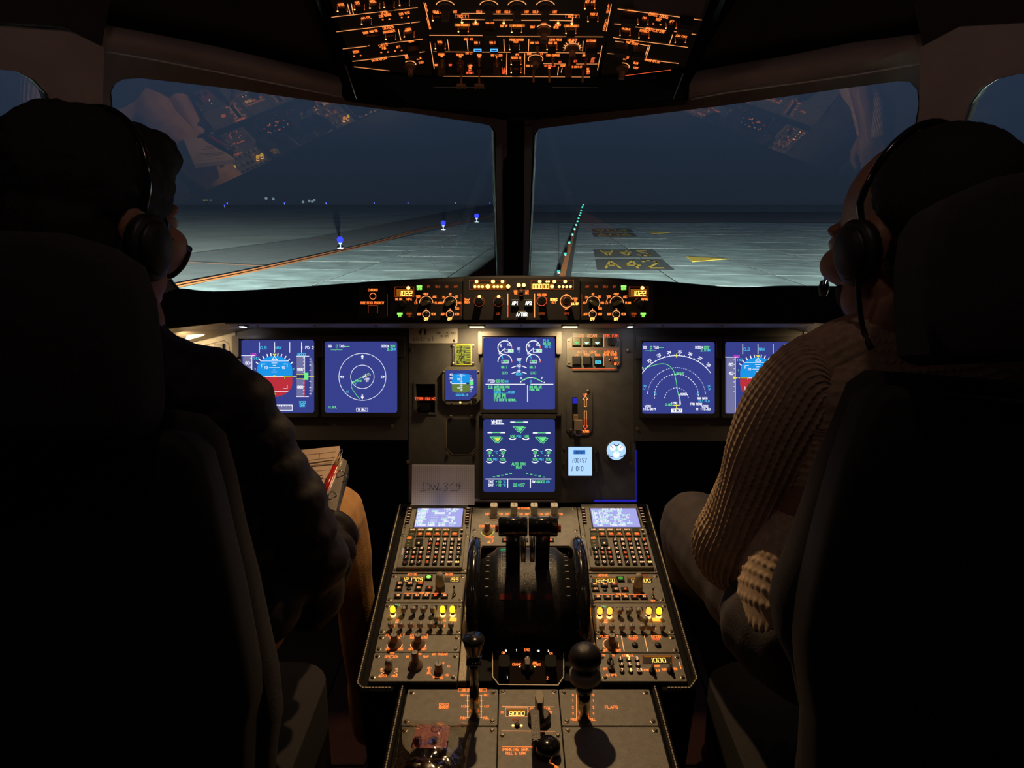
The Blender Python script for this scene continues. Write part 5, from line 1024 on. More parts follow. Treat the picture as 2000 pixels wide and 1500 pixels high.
kp=[(1212,1290),(1228,1290),(1244,1290),(1214,1301),(1230,1301),(1246,1301),(1215,1313),(1232,1313),(1249,1313)]
for k,(u,v) in enumerate(kp): knob(U,u,v,4.8,4,KEY,KEY,'cap',name='key')
i=Ink(U,.0049)
for k,(u,v) in enumerate(kp): i.t('123456789'[k] if k<8 else 'CLR',u,v-.5,5,(KEYL if k%3==0 else ORB if k in(1,6,7) else KEYL),w=1.2,asp=.6 if k<8 else .5)
i.done('key_legends')
for u,v in ((1192,1294),(1194,1308),(1274,1313),(1309,1312)): knob(U,u,v,6.5,18,BLACK,BLACK,'bar')
# switching panel between the keyboards
U=module('switching_panel',1025,990,1066,None,'grey switching panel in front of the thrust levers with four pale knobs','panel',x01=(LX1+.001,RX0-.001)); corners(U,.008,(U.y0+.03,U.y1-.008,U.y0+.052))
i=Ink(U,.0006); i.t('SWITCHING',1022,993.5,4,OR,w=.9,asp=.55)
kb=[(965,1010),(1004,1010),(1043,1010),(1082,1010)]
for u,v in kb:
    i.arc(u,v+1,10,-150,-30,1,ORD,8); i.t('CAPT',u-13,1004.5,3.8,OR,w=.9,asp=.42); i.t('F/O',u+13,1004.5,3.8,OR,w=.9,asp=.5)
i.t('ECAM DISPLAY',952,1028,3.8,OR,w=.8,asp=.5); i.arc(952,1040,11,-70,250,1.3,SYE,20); i.t('DISPLAY',957,1049,3.4,OR,w=.8,asp=.5); i.arc(953,1056,10,-60,60,1,OR,8); i.poly([(957,1056),(951,1060),(957,1062)],OR)
i.ln([(988,1049),(996,1049)],1,BLACK); i.done()
PK=mat('pale_selector_knob',(.48,.45,.36),.45)
for u,v in kb: knob(U,u,v-3,8.5,26,PK,PK,'square')
knob(U,952,1040,8.5,22,MATS['brown_knob'],KNOBG,'skirt'); boxpart('push_button',U,980,1053,992,1059,.003,KEY,.0006); boxpart('push_button',U,1018,1053,1032,1059,.003,KEY,.0006); boxpart('push_button',U,1068,1053,1082,1059,.003,KEY,.0006)
i=Ink(U,.0034); i.rc(985,1054.5,990,1058,KRED); i.rc(1021,1054.5,1028,1058,ORW); i.rc(1071.5,1054.5,1078,1058,KRED); i.done('button_legends')
# ---------------- thrust quadrant
cxq=.5*(LX1+RX0); C=CAM+RT*cxq+FW*1.425-UP*.432
Q=bpy.data.objects.new('thrust_quadrant',None); COL.objects.link(Q)
Q.matrix_world=Matrix.Translation(C)@Matrix((RT,FW,UP)).transposed().to_4x4()
tag(Q,'black thrust lever drum with trim wheels in the middle of the pedestal','quadrant')
def xlathe(b,prof,n=40,m=0,a0=0,a1=360):
    m=b.mi(m); base=len(b.v); K=len(prof)
    for x,r in prof: b.v+=[(x,r*cos(radians(a0+(a1-a0)*k/n)),r*sin(radians(a0+(a1-a0)*k/n))) for k in range(n)]
    for l in range(K-1):
        for k in range(n): j=(k+1)%n; b.f.append((base+l*n+k,base+(l+1)*n+k,base+(l+1)*n+j,base+l*n+j)); b.m.append(m)
    b.f.append(tuple(base+k for k in range(n))); b.f.append(tuple(base+(K-1)*n+k for k in reversed(range(n)))); b.m+=[m,m]
DRM=mat('drum_black_satin',(.03,.03,.032),.28,.3,120,.4,.4,600)
b=MB(DRM); xlathe(b,[(-.088,.092),(-.062,.110),(-.058,.115),(-.052,.116),(.052,.116),(.058,.115),(.062,.110),(.088,.092)],64,0); b.build('drum',Q.parent if 0 else Q,True)
LBL=mat('drum_scale_print',(.34,.33,.30),.6)
b=MB(LBL)
for x0 in (-.048,.036):
    for k in range(10):
        a=radians(70+k*6); 
        for (xa,xb_) in ((x0,x0+.010),):
            b.face([(xa,.1166*cos(a),.1166*sin(a)),(xb_,.1166*cos(a),.1166*sin(a)),(xb_,.1166*cos(a+.012),.1166*sin(a+.012)),(xa,.1166*cos(a+.012),.1166*sin(a+.012))])
    for x in (x0,x0+.004):
        for k in range(12): 
            a=radians(68+k*6); c=radians(74+k*6); b.face([(x,.1166*cos(a),.1166*sin(a)),(x+.0008,.1166*cos(a),.1166*sin(a)),(x+.0008,.1166*cos(c),.1166*sin(c)),(x,.1166*cos(c),.1166*sin(c))])
for sx in (-1,1):
    for k in range(9):
        a=radians(78+k*9); r=.1035; x=sx*.0725; b.face([(x-.004,r*cos(a),r*sin(a)+.0006),(x+.004,r*cos(a),r*sin(a)+.0006),(x+.004,r*cos(a+.02),r*sin(a+.02)+.0006),(x-.004,r*cos(a+.02),r*sin(a+.02)+.0006)])
b.build('scale_print',Q)
b=MB(emi('green_reflection_glow',(.05,.5,.2),.5)); a=radians(92); b.face([(-.050,.1168*cos(a),.1168*sin(a)),(-.033,.1168*cos(a),.1168*sin(a)),(-.033,.1168*cos(a+.09),.1168*sin(a+.09)),(-.050,.1168*cos(a+.09),.1168*sin(a+.09))]) ;  # green reflection on the drum, painted as a glowing patch
b.build('green_reflection',Q)
for sx in (-1,1):
    b=MB(BLKGLOSS); x=sx*.0985; R=.136
    prof=[(x-.009*sx,.02),(x-.007,.115) if sx>0 else (x+.007,.115)]
    P=[(x+.0125*cos(t),R-.0125+.0125*sin(t)) for t in [pi-.3-k*(pi-.6+.0)/10 for k in range(11)]]
    P=[(x-.0118,.09)]+P[::-1][::-1]+[(x+.0118,.09)]
    xlathe(b,P,72,0); b.build('trim_wheel',Q,True)
    b=MB(WPT)
    for k in range(24):
        a=radians(k*15); xx=x+.0121*sx*-1; b.face([(xx,.118*cos(a),.118*sin(a)),(xx,.126*cos(a),.126*sin(a)),(xx,.126*cos(a+.02),.126*sin(a+.02)),(xx,.118*cos(a+.02),.118*sin(a+.02))])
    b.build('wheel_marks',Q)
for sx,u in ((-1,1001),(1,1058)):
    T=bpy.data.objects.new('thrust_lever',None); COL.objects.link(T); T.parent=Q
    x=(u-1000)*1.285/F-cxq if 0 else sx*.0265; a=radians(124)
    ca,sa=cos(a),sin(a); 
    b=MB(BLKGLOSS); P=lambda r,w_,t_: (x,r*ca,r*sa)
    for w0 in (1,):
        for (r0,r1,hw,ht) in ((.110,.208,.0125,.006),):
            tv=V((0,-sa,ca)); rv=V((0,ca,sa)); c8=[V((x,0,0))+rv*r+V((s1*hw,0,0))+tv*(s2*ht) for r in (r0,r1) for s1,s2 in ((-1,-1),(1,-1),(1,1),(-1,1))]
            k=len(b.v); b.v+=[tuple(p) for p in c8]
            for f in ((0,1,2,3),(7,6,5,4),(0,4,5,1),(1,5,6,2),(2,6,7,3),(3,7,4,0)): b.f.append(tuple(k+i_ for i_ in f)); b.m.append(0)
    b.build('lever_stem',T)
    b=MB(BLKGLOSS); h=.0255; p=V((x,.219*ca,.219*sa)); prof=[]
    base=len(b.v); n=20
    sec=[(.0135*cos(2*pi*k/n)*(1 if abs(cos(2*pi*k/n))<.8 else .95),.017*sin(2*pi*k/n)) for k in range(n)]
    xs=[-h,-h+.002,h-.002,h]; sc=[.86,1,1,.86]
    for xx,s_ in zip(xs,sc): b.v+=[(p.x+xx,p.y+q[0]*s_,p.z+q[1]*s_) for q in sec]
    for l in range(3):
        for k in range(n): j=(k+1)%n; b.f.append((base+l*n+k,base+(l+1)*n+k,base+(l+1)*n+j,base+l*n+j)); b.m.append(0)
    b.f.append(tuple(base+k for k in range(n))); b.f.append(tuple(base+3*n+k for k in reversed(range(n)))); b.m+=[0,0]
    b.build('lever_grip',T,True)
    b=MB(mat('deep_red_button',(.20,.012,.008),.4)); xx=x+sx*(h+.0005); b.v+=[(xx+(sx*.005 if k>=8 else 0),p.y+.007*cos(k*pi/4),p.z-.003+.007*sin(k*pi/4)) for k in range(16)]
    for k in range(8): j=(k+1)%8; b.f.append((k,j,8+j,8+k)); b.m.append(0)
    b.f+=[tuple(range(8)),tuple(range(15,7,-1))]; b.m+=[0,0]; b.build('disconnect_button',T)
    b=MB(mat('steel_trigger',(.35,.36,.34),.25,.9)); q=V((x-sx*.0185,.165*ca,.165*sa)); 
    b.tube([q+V((0,-.002,.030)),q+V((0,-.012,.012)),q+V((0,-.018,-.02))],[.006,.0055,.004],10); b.build('reverse_latch',T,True)
b=MB(mat('grey_divider',(.25,.26,.24),.4,.3)); b.box(-.0012,.118*0-.140,.150,.0012,-.118,.215) if 0 else None
b=MB(MATTE); b.box(-.112,-.20,-.06,.112,.12,-.058); b.build('well_floor',Q)
b=MB(mat('dull_red_mark',(.20,.02,.01),.6))
for xa,xb_ in ((-.05,-.028),(-.014,.012),(.03,.042)):
    a=radians(150); c=radians(155); b.face([(xa,.1168*cos(a),.1168*sin(a)),(xb_,.1168*cos(a),.1168*sin(a)),(xb_,.1168*cos(c),.1168*sin(c)),(xa,.1168*cos(c),.1168*sin(c))])
b.build('red_marks',Q)
# engine master panel
U=Unit(PED,'engine_master_panel',1031,1299,'dark engine master panel with red-lit ENG, CRANK and START legends','panel',z=-.002)
plate(U,oct_(*U.rect(964,1264,1099,1334),.010),-.02,0,mat('very_dark_panel',(.014,.009,.008),.9,0,0,0,0,0,0,.1))
i=Ink(U,.0006)
for t_,u,v,h_,m in (('ENG',1029,1268,5,OR),('N',988,1269.5,4,WLT),('ON',983,1274,4.4,OR),('OFF',980,1292,4.4,KRED),('1',1009,1269,4,WLT),('16',1051,1270,3.6,WLT),('2',1071,1270,3.6,WLT),('ON',1076,1275,4.4,OR),('OFF',1078,1293,4.4,KRED),('CRANK',1009,1296.5,4.6,OR),('IGN',1044,1293,3.6,OR),('START',1048,1297,4.6,OR),('NORM',1030,1286,3,OR),('1',991,1322,5,WLT),('2',1069,1323,5,OR)): i.t(t_,u,v,h_,m,w=.9,asp=.55)
i.dot(1015,1301,1.5,ORB); i.dot(1044,1301,1.5,ORB); i.done()
b=MB(BEIGE); b.line([U.l(*p) for p in ((962,1275),(962,1320),(974,1336),(1090,1337),(1101,1320),(1101,1275))],.0016,.001); b.build('panel_edge',U.o)
knob(U,1030,1306,12,24,MATTE,mat('dark_red_brown',(.05,.018,.01),.5),'bar')
for u in (985,1075): 
    b=MB(MATTE); x,y=U.l(u,1305); b.prism([rr(x-.009,y-.016,x+.009,y+.010,.004)],0,.022); b.build('master_switch',U.o)
# ---------------- aft pedestal
U0=Unit(AFT,'aft_console',1030,1420,'black stitched rear part of the centre console','console',z=-.012)
yt=aleft(1345)-U0.c[1]+.004; yb=aleft(1345)-U0.c[1]-.40; X=[AFT.loc(797,1345)[0]-U0.c[0]-.004,AFT.loc(1268,1345)[0]-U0.c[0]+.004]
b=MB(BLKLEATHER); b.box(X[0]-.012,yb,-.30,X[1]+.012,yt,-.002); b.build('top_tray',U0.o)
for x in (X[0]-.006,X[1]+.006): b=MB(BLKLEATHER); b.tube([(x,yt,.004),(x,yb,.004)],.006,8); b.build('leather_rim',U0.o,True)
stitches(U0,[(X[0]-.006,yt+.004),(X[0]-.006,yb)]); stitches(U0,[(X[1]+.006,yt+.004),(X[1]+.006,yb)])
ax0,ax1=AFT.loc(797,1345)[0],AFT.loc(973.5,1345)[0]; bx0,bx1=AFT.loc(1091,1345)[0],AFT.loc(1268,1345)[0]
AF=dict(P=AFT)
def band(v0,v1): return (v0,v1)
U=module('speed_brake_panel',880,1346,1417,None,'speed brake lever panel, left front plate of the rear console','panel',x01=(ax0,ax1),P=AFT); corners(U,.007,None,.008)
i=Ink(U,.0006); i.t('SPEED',867,1377,4.8,OR,w=.95,asp=.6); i.t('BRAKE',867,1382.5,4.8,OR,w=.95,asp=.6); i.t('GND SPLRS ARMED',922,1348,4.2,OR,w=.9,asp=.5,gap=.3); i.fr(895,1345.8,950,1351,.7,OR)
for s_,ax in ((-1,905),(1,950)): i.t('RET',ax,1358,4,OR,w=.9); i.t('1/2',ax+s_*0,1380,4,OR,w=.9); i.t('FULL',ax,1403,4,OR,w=.9,asp=.5)
for u in (913,916.5,936,940): i.ln([(u,1358),(u,1402)],.9,ORW)
for v in (1358,1369,1380,1391,1402): i.ln([(910,v),(917,v)],.9,ORW); i.ln([(936,v),(942,v)],.9,ORW)
i.done(); b=MB(BLACK); x0,y0,x1,y1=U.rect(919,1356,934,1406); b.box(x0,y0,-.0005,x1,y1,.0004); b.build('slot',U.o)
GOLD=mat('polished_stem',(.75,.62,.38),.18,1); x,y=U.l(927,1402)
b=MB(GOLD); b.tube([(x,y,0),(x,y+.002,.030),(x,y+.006,.062)],[.0085,.0085,.006],16); b.build('lever_stem',U.o,True)
b=MB(BLKGLOSS); b.tube([(x,y+.005,.05),(x,y+.008,.085),(x,y+.009,.098)],[.0065,.0075,.009],14); 
b.prism([[(x-.011,y-.004),(x+.011,y-.004),(x+.012,y+.022),(x-.012,y+.022)]],.096,.098); b.tube([(x,y+.009,.097),(x,y+.0095,.110),(x,y+.010,.128),(x,y+.010,.1335),(x,y+.010,.136)],[.0085,.0115,.0160,.0168,.0150],20); b.build('lever_handle',U.o,True)
U=module('rear_blank_panel',880,1419,1560,None,'plain grey blanking plate under the snack packet','panel',x01=(ax0,ax1),P=AFT); corners(U,.007,(U.y1-.008,U.y0+.01))
U=module('flaps_panel',1180,1346,1417,None,'flap lever panel, right front plate of the rear console','panel',x01=(bx0,bx1),P=AFT); corners(U,.007,None,.008)
i=Ink(U,.0006); i.t('FLAPS',1194,1382,5,OR,w=1,asp=.75)
for u,k in ((1121,-1),(1157,1)):
    for t_,v in (('0',1358),('1',1369.5),('2',1382),('3',1394),('FULL',1406)): i.t(t_,u+(-2*k if t_=='FULL' else 0)+k*2,v,4,OR,w=.95,asp=.55)
for u in (1126,1151): i.ln([(u,1357),(u,1406)],1,ORW)
i.done(); b=MB(BLACK); x0,y0,x1,y1=U.rect(1130,1354,1149,1410); b.box(x0,y0,-.0005,x1,y1,.0004); b.build('slot',U.o)
x,y=U.l(1140,1406); b=MB(GOLD); b.tube([(x,y,0),(x,y+.003,.030),(x,y+.005,.05)],[.0095,.0095,.0095],18); b.build('lever_stem',U.o,True)
b=MB(BLKGLOSS); b.lathe([(.010,.047),(.013,.050),(.013,.058),(.009,.062)],x,y+.005,18); b.build('stem_collar',U.o,True)
b=MB(mat('grey_worn_disc',(.34,.30,.24),.5)); b.lathe([(.016,.064),(.0235,.070),(.0235,.080),(.018,.086)],x,y+.006,26); b.build('lever_disc',U.o,True)
b=MB(mat('black_ball_knob',(.02,.018,.018),.32,0,300,.2,.3,900)); pr=[(.0250*sin(t),.106-.0205*cos(t)) for t in [pi*k/14 for k in range(1,14)]]; b.lathe(pr,x,y+.008,28); b.build('lever_knob',U.o,True)
U=module('rear_blank_panel',1180,1419,1560,None,'plain grey blanking plate in the shadow of the flap lever','panel',x01=(bx0,bx1),P=AFT); corners(U,.007,(U.y1-.008,U.y0+.01))
U=module('rudder_trim_panel',1032,1346,1560,None,'middle rear plate with RESET button, trim knob and PARKING BRK lettering','panel',x01=(ax1+.001,bx0-.001),P=AFT); corners(U,.006,(U.y1-.006,U.y1-.10))
i=Ink(U,.0006); i.ln([(981,1380),(1082,1381)],1,ORW); i.ln([(981,1428),(1084,1429)],1,ORW); i.ln([(981,1459),(1087,1460)],1,OR); i.fr(987,1383,1031,1400,.9,ORW); i.rc(990,1386,1029,1399,BLACK); i.rc(991,1386.5,1028,1390,AMBW,.0003); i.t('8000',1009,1394.5,8,SEG,w=1.25,seg7=True,asp=.72,gap=.45,sl=1); i.t('20',981,1392,4,OR,w=.8)
i.t('RUD TRIM',1055,1385,4.6,OR,w=.9,asp=.75,gap=.5); i.t('NOSE',1037,1392,4,OR,w=.9,asp=.55); i.t('NOSE',1073,1392,4,OR,w=.9,asp=.55); i.t('L',1037,1396.5,3.6,OR,w=.8); i.t('R',1071,1396.5,3.6,OR,w=.8); i.t('RESET',1009,1406,4.4,ORD,w=.9,asp=.6); i.dot(1002,1417.5,2.6,ORB); i.dot(1018,1417.5,2.6,ORB)
i.t('PARKING BRK',1007,1464.5,5.6,OR,w=1,asp=.6); i.t('PULL & TURN',1007,1472,4.6,OR,w=.95,asp=.55); i.arc(1072,1502,14,20,80,1.2,OR,8); i.t('ON',1087,1499,4,OR,w=.9); i.done()
knob(U,1010,1418,5.5,6,BLACK,BLACK,'cap',name='push_button')
b=MB(mat('half_grey_base',(.03,.03,.028),.4)); x,y=U.l(1053,1408); b.lathe([(.0175,0),(.0175,.010),(.014,.014)],x,y,24,0,None); b.build('knob_base',U.o)
b=MB(MATS['worn_knob_cap'],BLACK); b.prism([[(x-.0035,y-.016),(x+.0035,y-.016),(x+.0065,y),(x+.0035,y+.012),(x-.0035,y+.012),(x-.0065,y)]],.014,.046,1,top=0); b.build('trim_knob',U.o)
U=Unit(AFT,'parking_brake_handle',1045,1470,'dark handle with PARK BRK running along its top','handle',z=.0005)
b=MB(mat('dark_grey_handle',(.09,.08,.065),.5)); x0,y0,x1,y1=U.rect(1036,1430,1055,1490); b.prism([rr(x0+.001,y0,x1-.001,y1,.003)],.030,.040); b.prism([rr(-.004,-.004,.004,.004,.002)],0,.030); b.build('bar',U.o)
b=MB(BLKGLOSS); b.lathe([(.018,.0),(.018,.016),(.012,.022)],.018,-.002,20); b.build('hub',U.o,True)
b=MB(mat('handle_print',(.38,.34,.26),.5)); b.text('PARK BRK',-.0005,.0025,.0075,0,'c',.0009,.0403,.62,0,-90); b.build('print',U.o)
# paper note leaning against the panel
PAP=mat('squared_paper',(.82,.80,.84),.8)
U=Unit(Panel(W(865,946,1.642),RT,UP*1+FW*.035),'paper_note',865,946,'squared paper note with DWL 319 handwritten, leaning above left keyboard','note')
b=MB(PAP); x0,y0,x1,y1=U.rect(804,908,927,986); b.face([(x0,y0,0),(x1,y0,0),(x1-.0005,y1,0),(x0+.001,y1+.001,0)]); b.face([(x0,y0,-.0006),(x0+.001,y1+.001,-.0006),(x1-.0005,y1,-.0006),(x1,y0,-.0006)]); b.build('sheet',U.o)
i=Ink(U,.0003); GI=mat('pale_grid_ink',(.38,.38,.50),.9); n=29
for k in range(1,32): u=804+123*k/32; i.ln([(u,909),(u,985)],.45,GI)
for k in range(1,20): v=908+78*k/20; i.ln([(804,v),(927,v)],.45,GI)
i.done('grid_print'); i=Ink(U,.0006); BI=mat('pen_ink',(.06,.06,.12),.7)
for P in ([(826,959),(828,942)],[(826,944),(833,943),(841,949),(839,956),(827,959),(820,959)],[(840,945),(846,957),(849,948),(853,957),(857,944)],[(857,944),(854,957),(861,956)],[(866,944),(873,943),(875,946),(870,950),(875,953),(872,958),(866,958)],[(879,949),(885,943),(884,959)],[(879,959),(889,958)],[(898,948),(892,945),(892,951),(899,949),(898,944),(898,954),(893,959),(888,958)]): i.ln(P,.8,BI)
i.done('handwriting')
# snack packet on the rear console
Ub=Unit(AFT,'snack_packet',848,1455,'clear crinkled plastic packet with a pink label on the rear console','packet',z=.0012)
FILM=clear('clear_film',(1,.98,.95),1.5,.10,.03,(.93,.92,.88)); PINK=mat('pink_label',(.50,.15,.17),.5,0,0,0,.3,200)
cs=[Ub.l(*p) for p in ((784,1408),(924,1414),(905,1560),(758,1560))]
random.seed(2)
def bag(z0,amp,m,inset=0,sign=1):
    b=MB(m); n1,n2=34,36
    for a in range(n2+1):
        for c in range(n1+1):
            s,t=c/n1,a/n2; s_=inset+s*(1-2*inset); t_=inset+t*(1-2*inset)
            x=(cs[0][0]*(1-s_)+cs[1][0]*s_)*(1-t_)+(cs[3][0]*(1-s_)+cs[2][0]*s_)*t_; y=(cs[0][1]*(1-s_)+cs[1][1]*s_)*(1-t_)+(cs[3][1]*(1-s_)+cs[2][1]*s_)*t_
            dome=(sin(pi*s)**.6)*(min(1,t*3.2)**.8 if t<1 else 1)
            nz=noise.noise(V((x*60,y*45,3)))*.6+abs(noise.noise(V((x*120+y*60,y*90,7))))*.8
            z=z0+amp*dome+sign*nz*.0035*(.4+dome)
            y+=.0025*noise.noise(V((x*220,a*.2,1)))*(1 if a==0 else 0)
            b.v.append((x,y,max(z,.0006)))
    for a in range(n2):
        for c in range(n1): k=a*(n1+1)+c; b.f.append((k,k+n1+1,k+n1+2,k+1)); b.m.append(0)
    return b
bag(.001,.026,FILM).build('plastic_film',Ub.o,True)
def onbag(u,v): return Ub.l(u,v)
b=MB(PINK); n=10; lab=[(816,1432),(880,1436),(872,1481),(803,1480)]
for a in range(n+1):
    for c in range(n+1):
        s,t=c/n,a/n; u=(lab[0][0]*(1-s)+lab[1][0]*s)*(1-t)+(lab[3][0]*(1-s)+lab[2][0]*s)*t; v=(lab[0][1]*(1-s)+lab[1][1]*s)*(1-t)+(lab[3][1]*(1-s)+lab[2][1]*s)*t
        x,y=Ub.l(u,v); b.v.append((x,y,.016+.0008*noise.noise(V((x*60,y*60,0)))))
for a in range(n):
    for c in range(n): k=a*(n+1)+c; b.f.append((k,k+n+1,k+n+2,k+1)); b.m.append(0)
b.build('label_sheet',Ub.o,True)
i=Ink(Ub,.0172); LI=mat('label_ink',(.06,.02,.03),.6); PI=mat('label_ink_pale',(.28,.07,.08),.6)
i.arc(852,1442,9,0,360,1.2,LI,20); i.arc(852,1442,5,20,200,1,PI,8); i.arc(847,1466,9.5,0,360,1.2,LI,20); i.dot(847,1466,8.6,mat('olive_coin',(.16,.12,.08)),.0001,18); i.dot(850,1464.5,5,INK,.0003,14); i.arc(825,1438,5,0,360,.9,PI,14)
for a_,c_ in (((836,1437),(829,1479)),((866,1440),(860,1479)),((872,1440),(867,1479))): i.ln([a_,c_],.8,PI)
i.t('ESO',818,1466,8,LI,w=2,rot=-78); i.done('label_print')
b=MB(mat('dark_dates',(.03,.008,.008),.3)); 
for (u,v,r) in ((815,1497,.016),(835,1500,.017),(858,1499,.016)):
    x,y=Ub.l(u,v); pr=[(r*sin(t),.010-.008*cos(t)) for t in [pi*k/8 for k in range(1,8)]]; b.lathe(pr,x,y-.012,14)
b.build('dark_fruit',Ub.o,True); i=Ink(Ub,.0195); i.t('K',810,1489,9,mat('pale_k',(.4,.36,.28)),w=2); i.done('print')
# ================================================================ overhead panel
OPL=mat('overhead_black_green',(.022,.024,.016),.45); OPG=mat('overhead_grey_corner',(.10,.09,.10),.6)
HB=Unit(OHP,'overhead_housing',1010,60,'black overhead console body above the windscreen post','overhead console',z=-.012)
b=MB(MATTE)
y0=HB.l(1010,150)[1]; y1=HB.l(1010,150)[1]+.62
xa=OHP.loc(848,150)[0]-HB.c[0]; xb=OHP.loc(1170,150)[0]-HB.c[0]
b.box(xa-.155,y0-.004,-.13,xb+.155,y1,-.028); b.build('housing_body',HB.o)
def fcs(b,P,T):
    b.face(P); b.face([p+T for p in reversed(P)])
    for a in range(len(P)): c=(a+1)%len(P); b.face([P[a],P[a]+T,P[c]+T,P[c]])
inv=HB.o.matrix_world.inverted()
b=MB(mat('lip_black',(.0025,.0025,.0025),.95,0,0,0,0,0,0,.1)); L3=[W(690,128,1.31),W(780,148,1.345),W(848,152,1.362),W(1010,153,1.362),W(1170,152,1.362),W(1235,150,1.345),W(1335,136,1.31)]
M3=[W(672,188,1.46),W(800,205,1.56),W(900,215,1.60),W(1010,222,1.64),W(1120,215,1.60),W(1230,205,1.56),W(1342,190,1.46)]
for k in range(6): b.face([inv@p for p in (L3[k],M3[k],M3[k+1],L3[k+1])])
S=[W(625,-60,1.10),W(690,128,1.31),W(672,188,1.46),W(600,-60,1.3)]; b.face([inv@p for p in S])
S=[W(1425,-60,1.10),W(1335,136,1.31),W(1342,190,1.46),W(1440,-60,1.3)]; b.face([inv@p for p in reversed(S)])
b.build('front_lip',HB.o)
EDG=mat('bright_edge_line',(.55,.57,.62),.35,.7)
for P in ((W(674,127,1.315),W(697,193,1.45)),(W(1334,145,1.315),W(1315,194,1.45))):  # white highlights on the side edges, put in as pale strips
    b=MB(EDG); b.tube([inv@p for p in P],.0011,6); b.build('edge_strip',HB.o)
for a,c in ((846,932),(1078,1168)):
    b=MB(EDG); b.tube([inv@W(a,170,1.42),inv@W(c,170.5,1.42)],.0009,6); b.build('edge_strip',HB.o)
def oplate(U,pts,m=OPL): P=pl(U,pts); return plate(U,P,-.028,0,m)
GB=mat('guard_metal',(.16,.15,.15),.4,.4)
def guard(U,u,v,w=10,h=9):
    boxpart('guarded_switch',U,u-w,v-h*.2,u+w,v+h,.010,GREYD,.0008); boxpart('guard_cover',U,u-w,v-h*1.2,u+w,v-h*.2,.014,BLACK,.001)
    x0,y0,x1,y1=U.rect(u-w*.85,v-h*.15,u+w*.85,v+h*.1); b=MB(GB); b.box(x0,y0,.010,x1,y1,.0125); b.build('guard_bar',U.o)
def sq(U,u,v,w=8,h=6.5): boxpart('push_button',U,u-w,v-h,u+w,v+h,.006,BLACK,.0008)
def ticks(i,u,v,w=9.5,h=6): i.ln([(u-w-1,v-h),(u-w,v+h*.6)],1,ORD); i.ln([(u+w+.5,v-h),(u+w,v+h*.6)],1,ORD); i.dot(u-w,v+h*.75,1.5,ORB); i.dot(u+w,v+h*.75,1.2,OR)
# centre
U=Unit(OHP,'overhead_centre_panel',1010,75,'middle overhead panel with AIR COND, ANTI ICE and EXT LT rows in amber','overhead panel','three overhead switch panels',z=0)
oplate(U,[(851,150),(1167,150),(1237,-130),(798,-130)]); i=Ink(U,.0006)
i.ln([(828,5),(841,55)],1.2,ORW); i.ln([(1194,8),(1184,60)],1.2,ORW)
for k,ch in enumerate('AIR'): i.t(ch,831.5+k*1.3,8+k*6,4.6,OR,w=.9); i.t(ch,1188.5-k*1,10+k*6,4.6,OR,w=.9)
for k,ch in enumerate('COND'): i.t(ch,835+k*1.6,36+k*6,4.6,OR,w=.9); i.t(ch,1184-k*1.4,40+k*5.5,4.6,OR,w=.9)
for u in (870,955,1010,1065): i.arc(u,13,17.5,20,160,1.4,ORW,16); i.t('COLD',u-19,22.5,3.8,OR,w=.8,asp=.5); i.t('HOT',u+19,22.5,3.8,OR,w=.8,asp=.5)
for P in ([(902,46),(902,26),(946,26)],[(964,27),(1000,27)],[(1019,27.5),(1056,27.5)],[(1074,27.5),(1119,28),(1117,46)],[(903,37),(946,38)],[(964,38.5),(1001,38.5)],[(1019,39),(1056,39)],[(1074,39),(1117,40)],[(929,38),(929,43)],[(984,38),(984,44)],[(1090,39),(1090,45)]): i.ln(P,1.5,ORW)
for (u,v) in ((902.5,45),(929,44),(984,46),(1117,47),(1090,46)): i.poly([(u,v+2),(u+2.6,v-2.5),(u-2.6,v-2.5)],ORB,.0002)
for u,t_ in ((902,'PACK 1'),(1118,'PACK 2')): i.rc(u-13,28.6,u+13,34,OPL,.00008); i.fr(u-13,28.6,u+13,34,.8,OR); i.t(t_,u,31.4,3.8,OR,w=.8,asp=.5)
for u,v,t_ in ((903,48,'ENG 1 BLEED'),(1010,49.5,'APU BLEED'),(1116,50,'ENG 2 BLEED')): i.rc(u-15,v-2.6,u+15,v+2.6,emi('amber_plate',(.62,.17,.02),.8),.0001); i.t(t_,u,v,3.6,OR,w=.8,asp=.42,gap=.25)
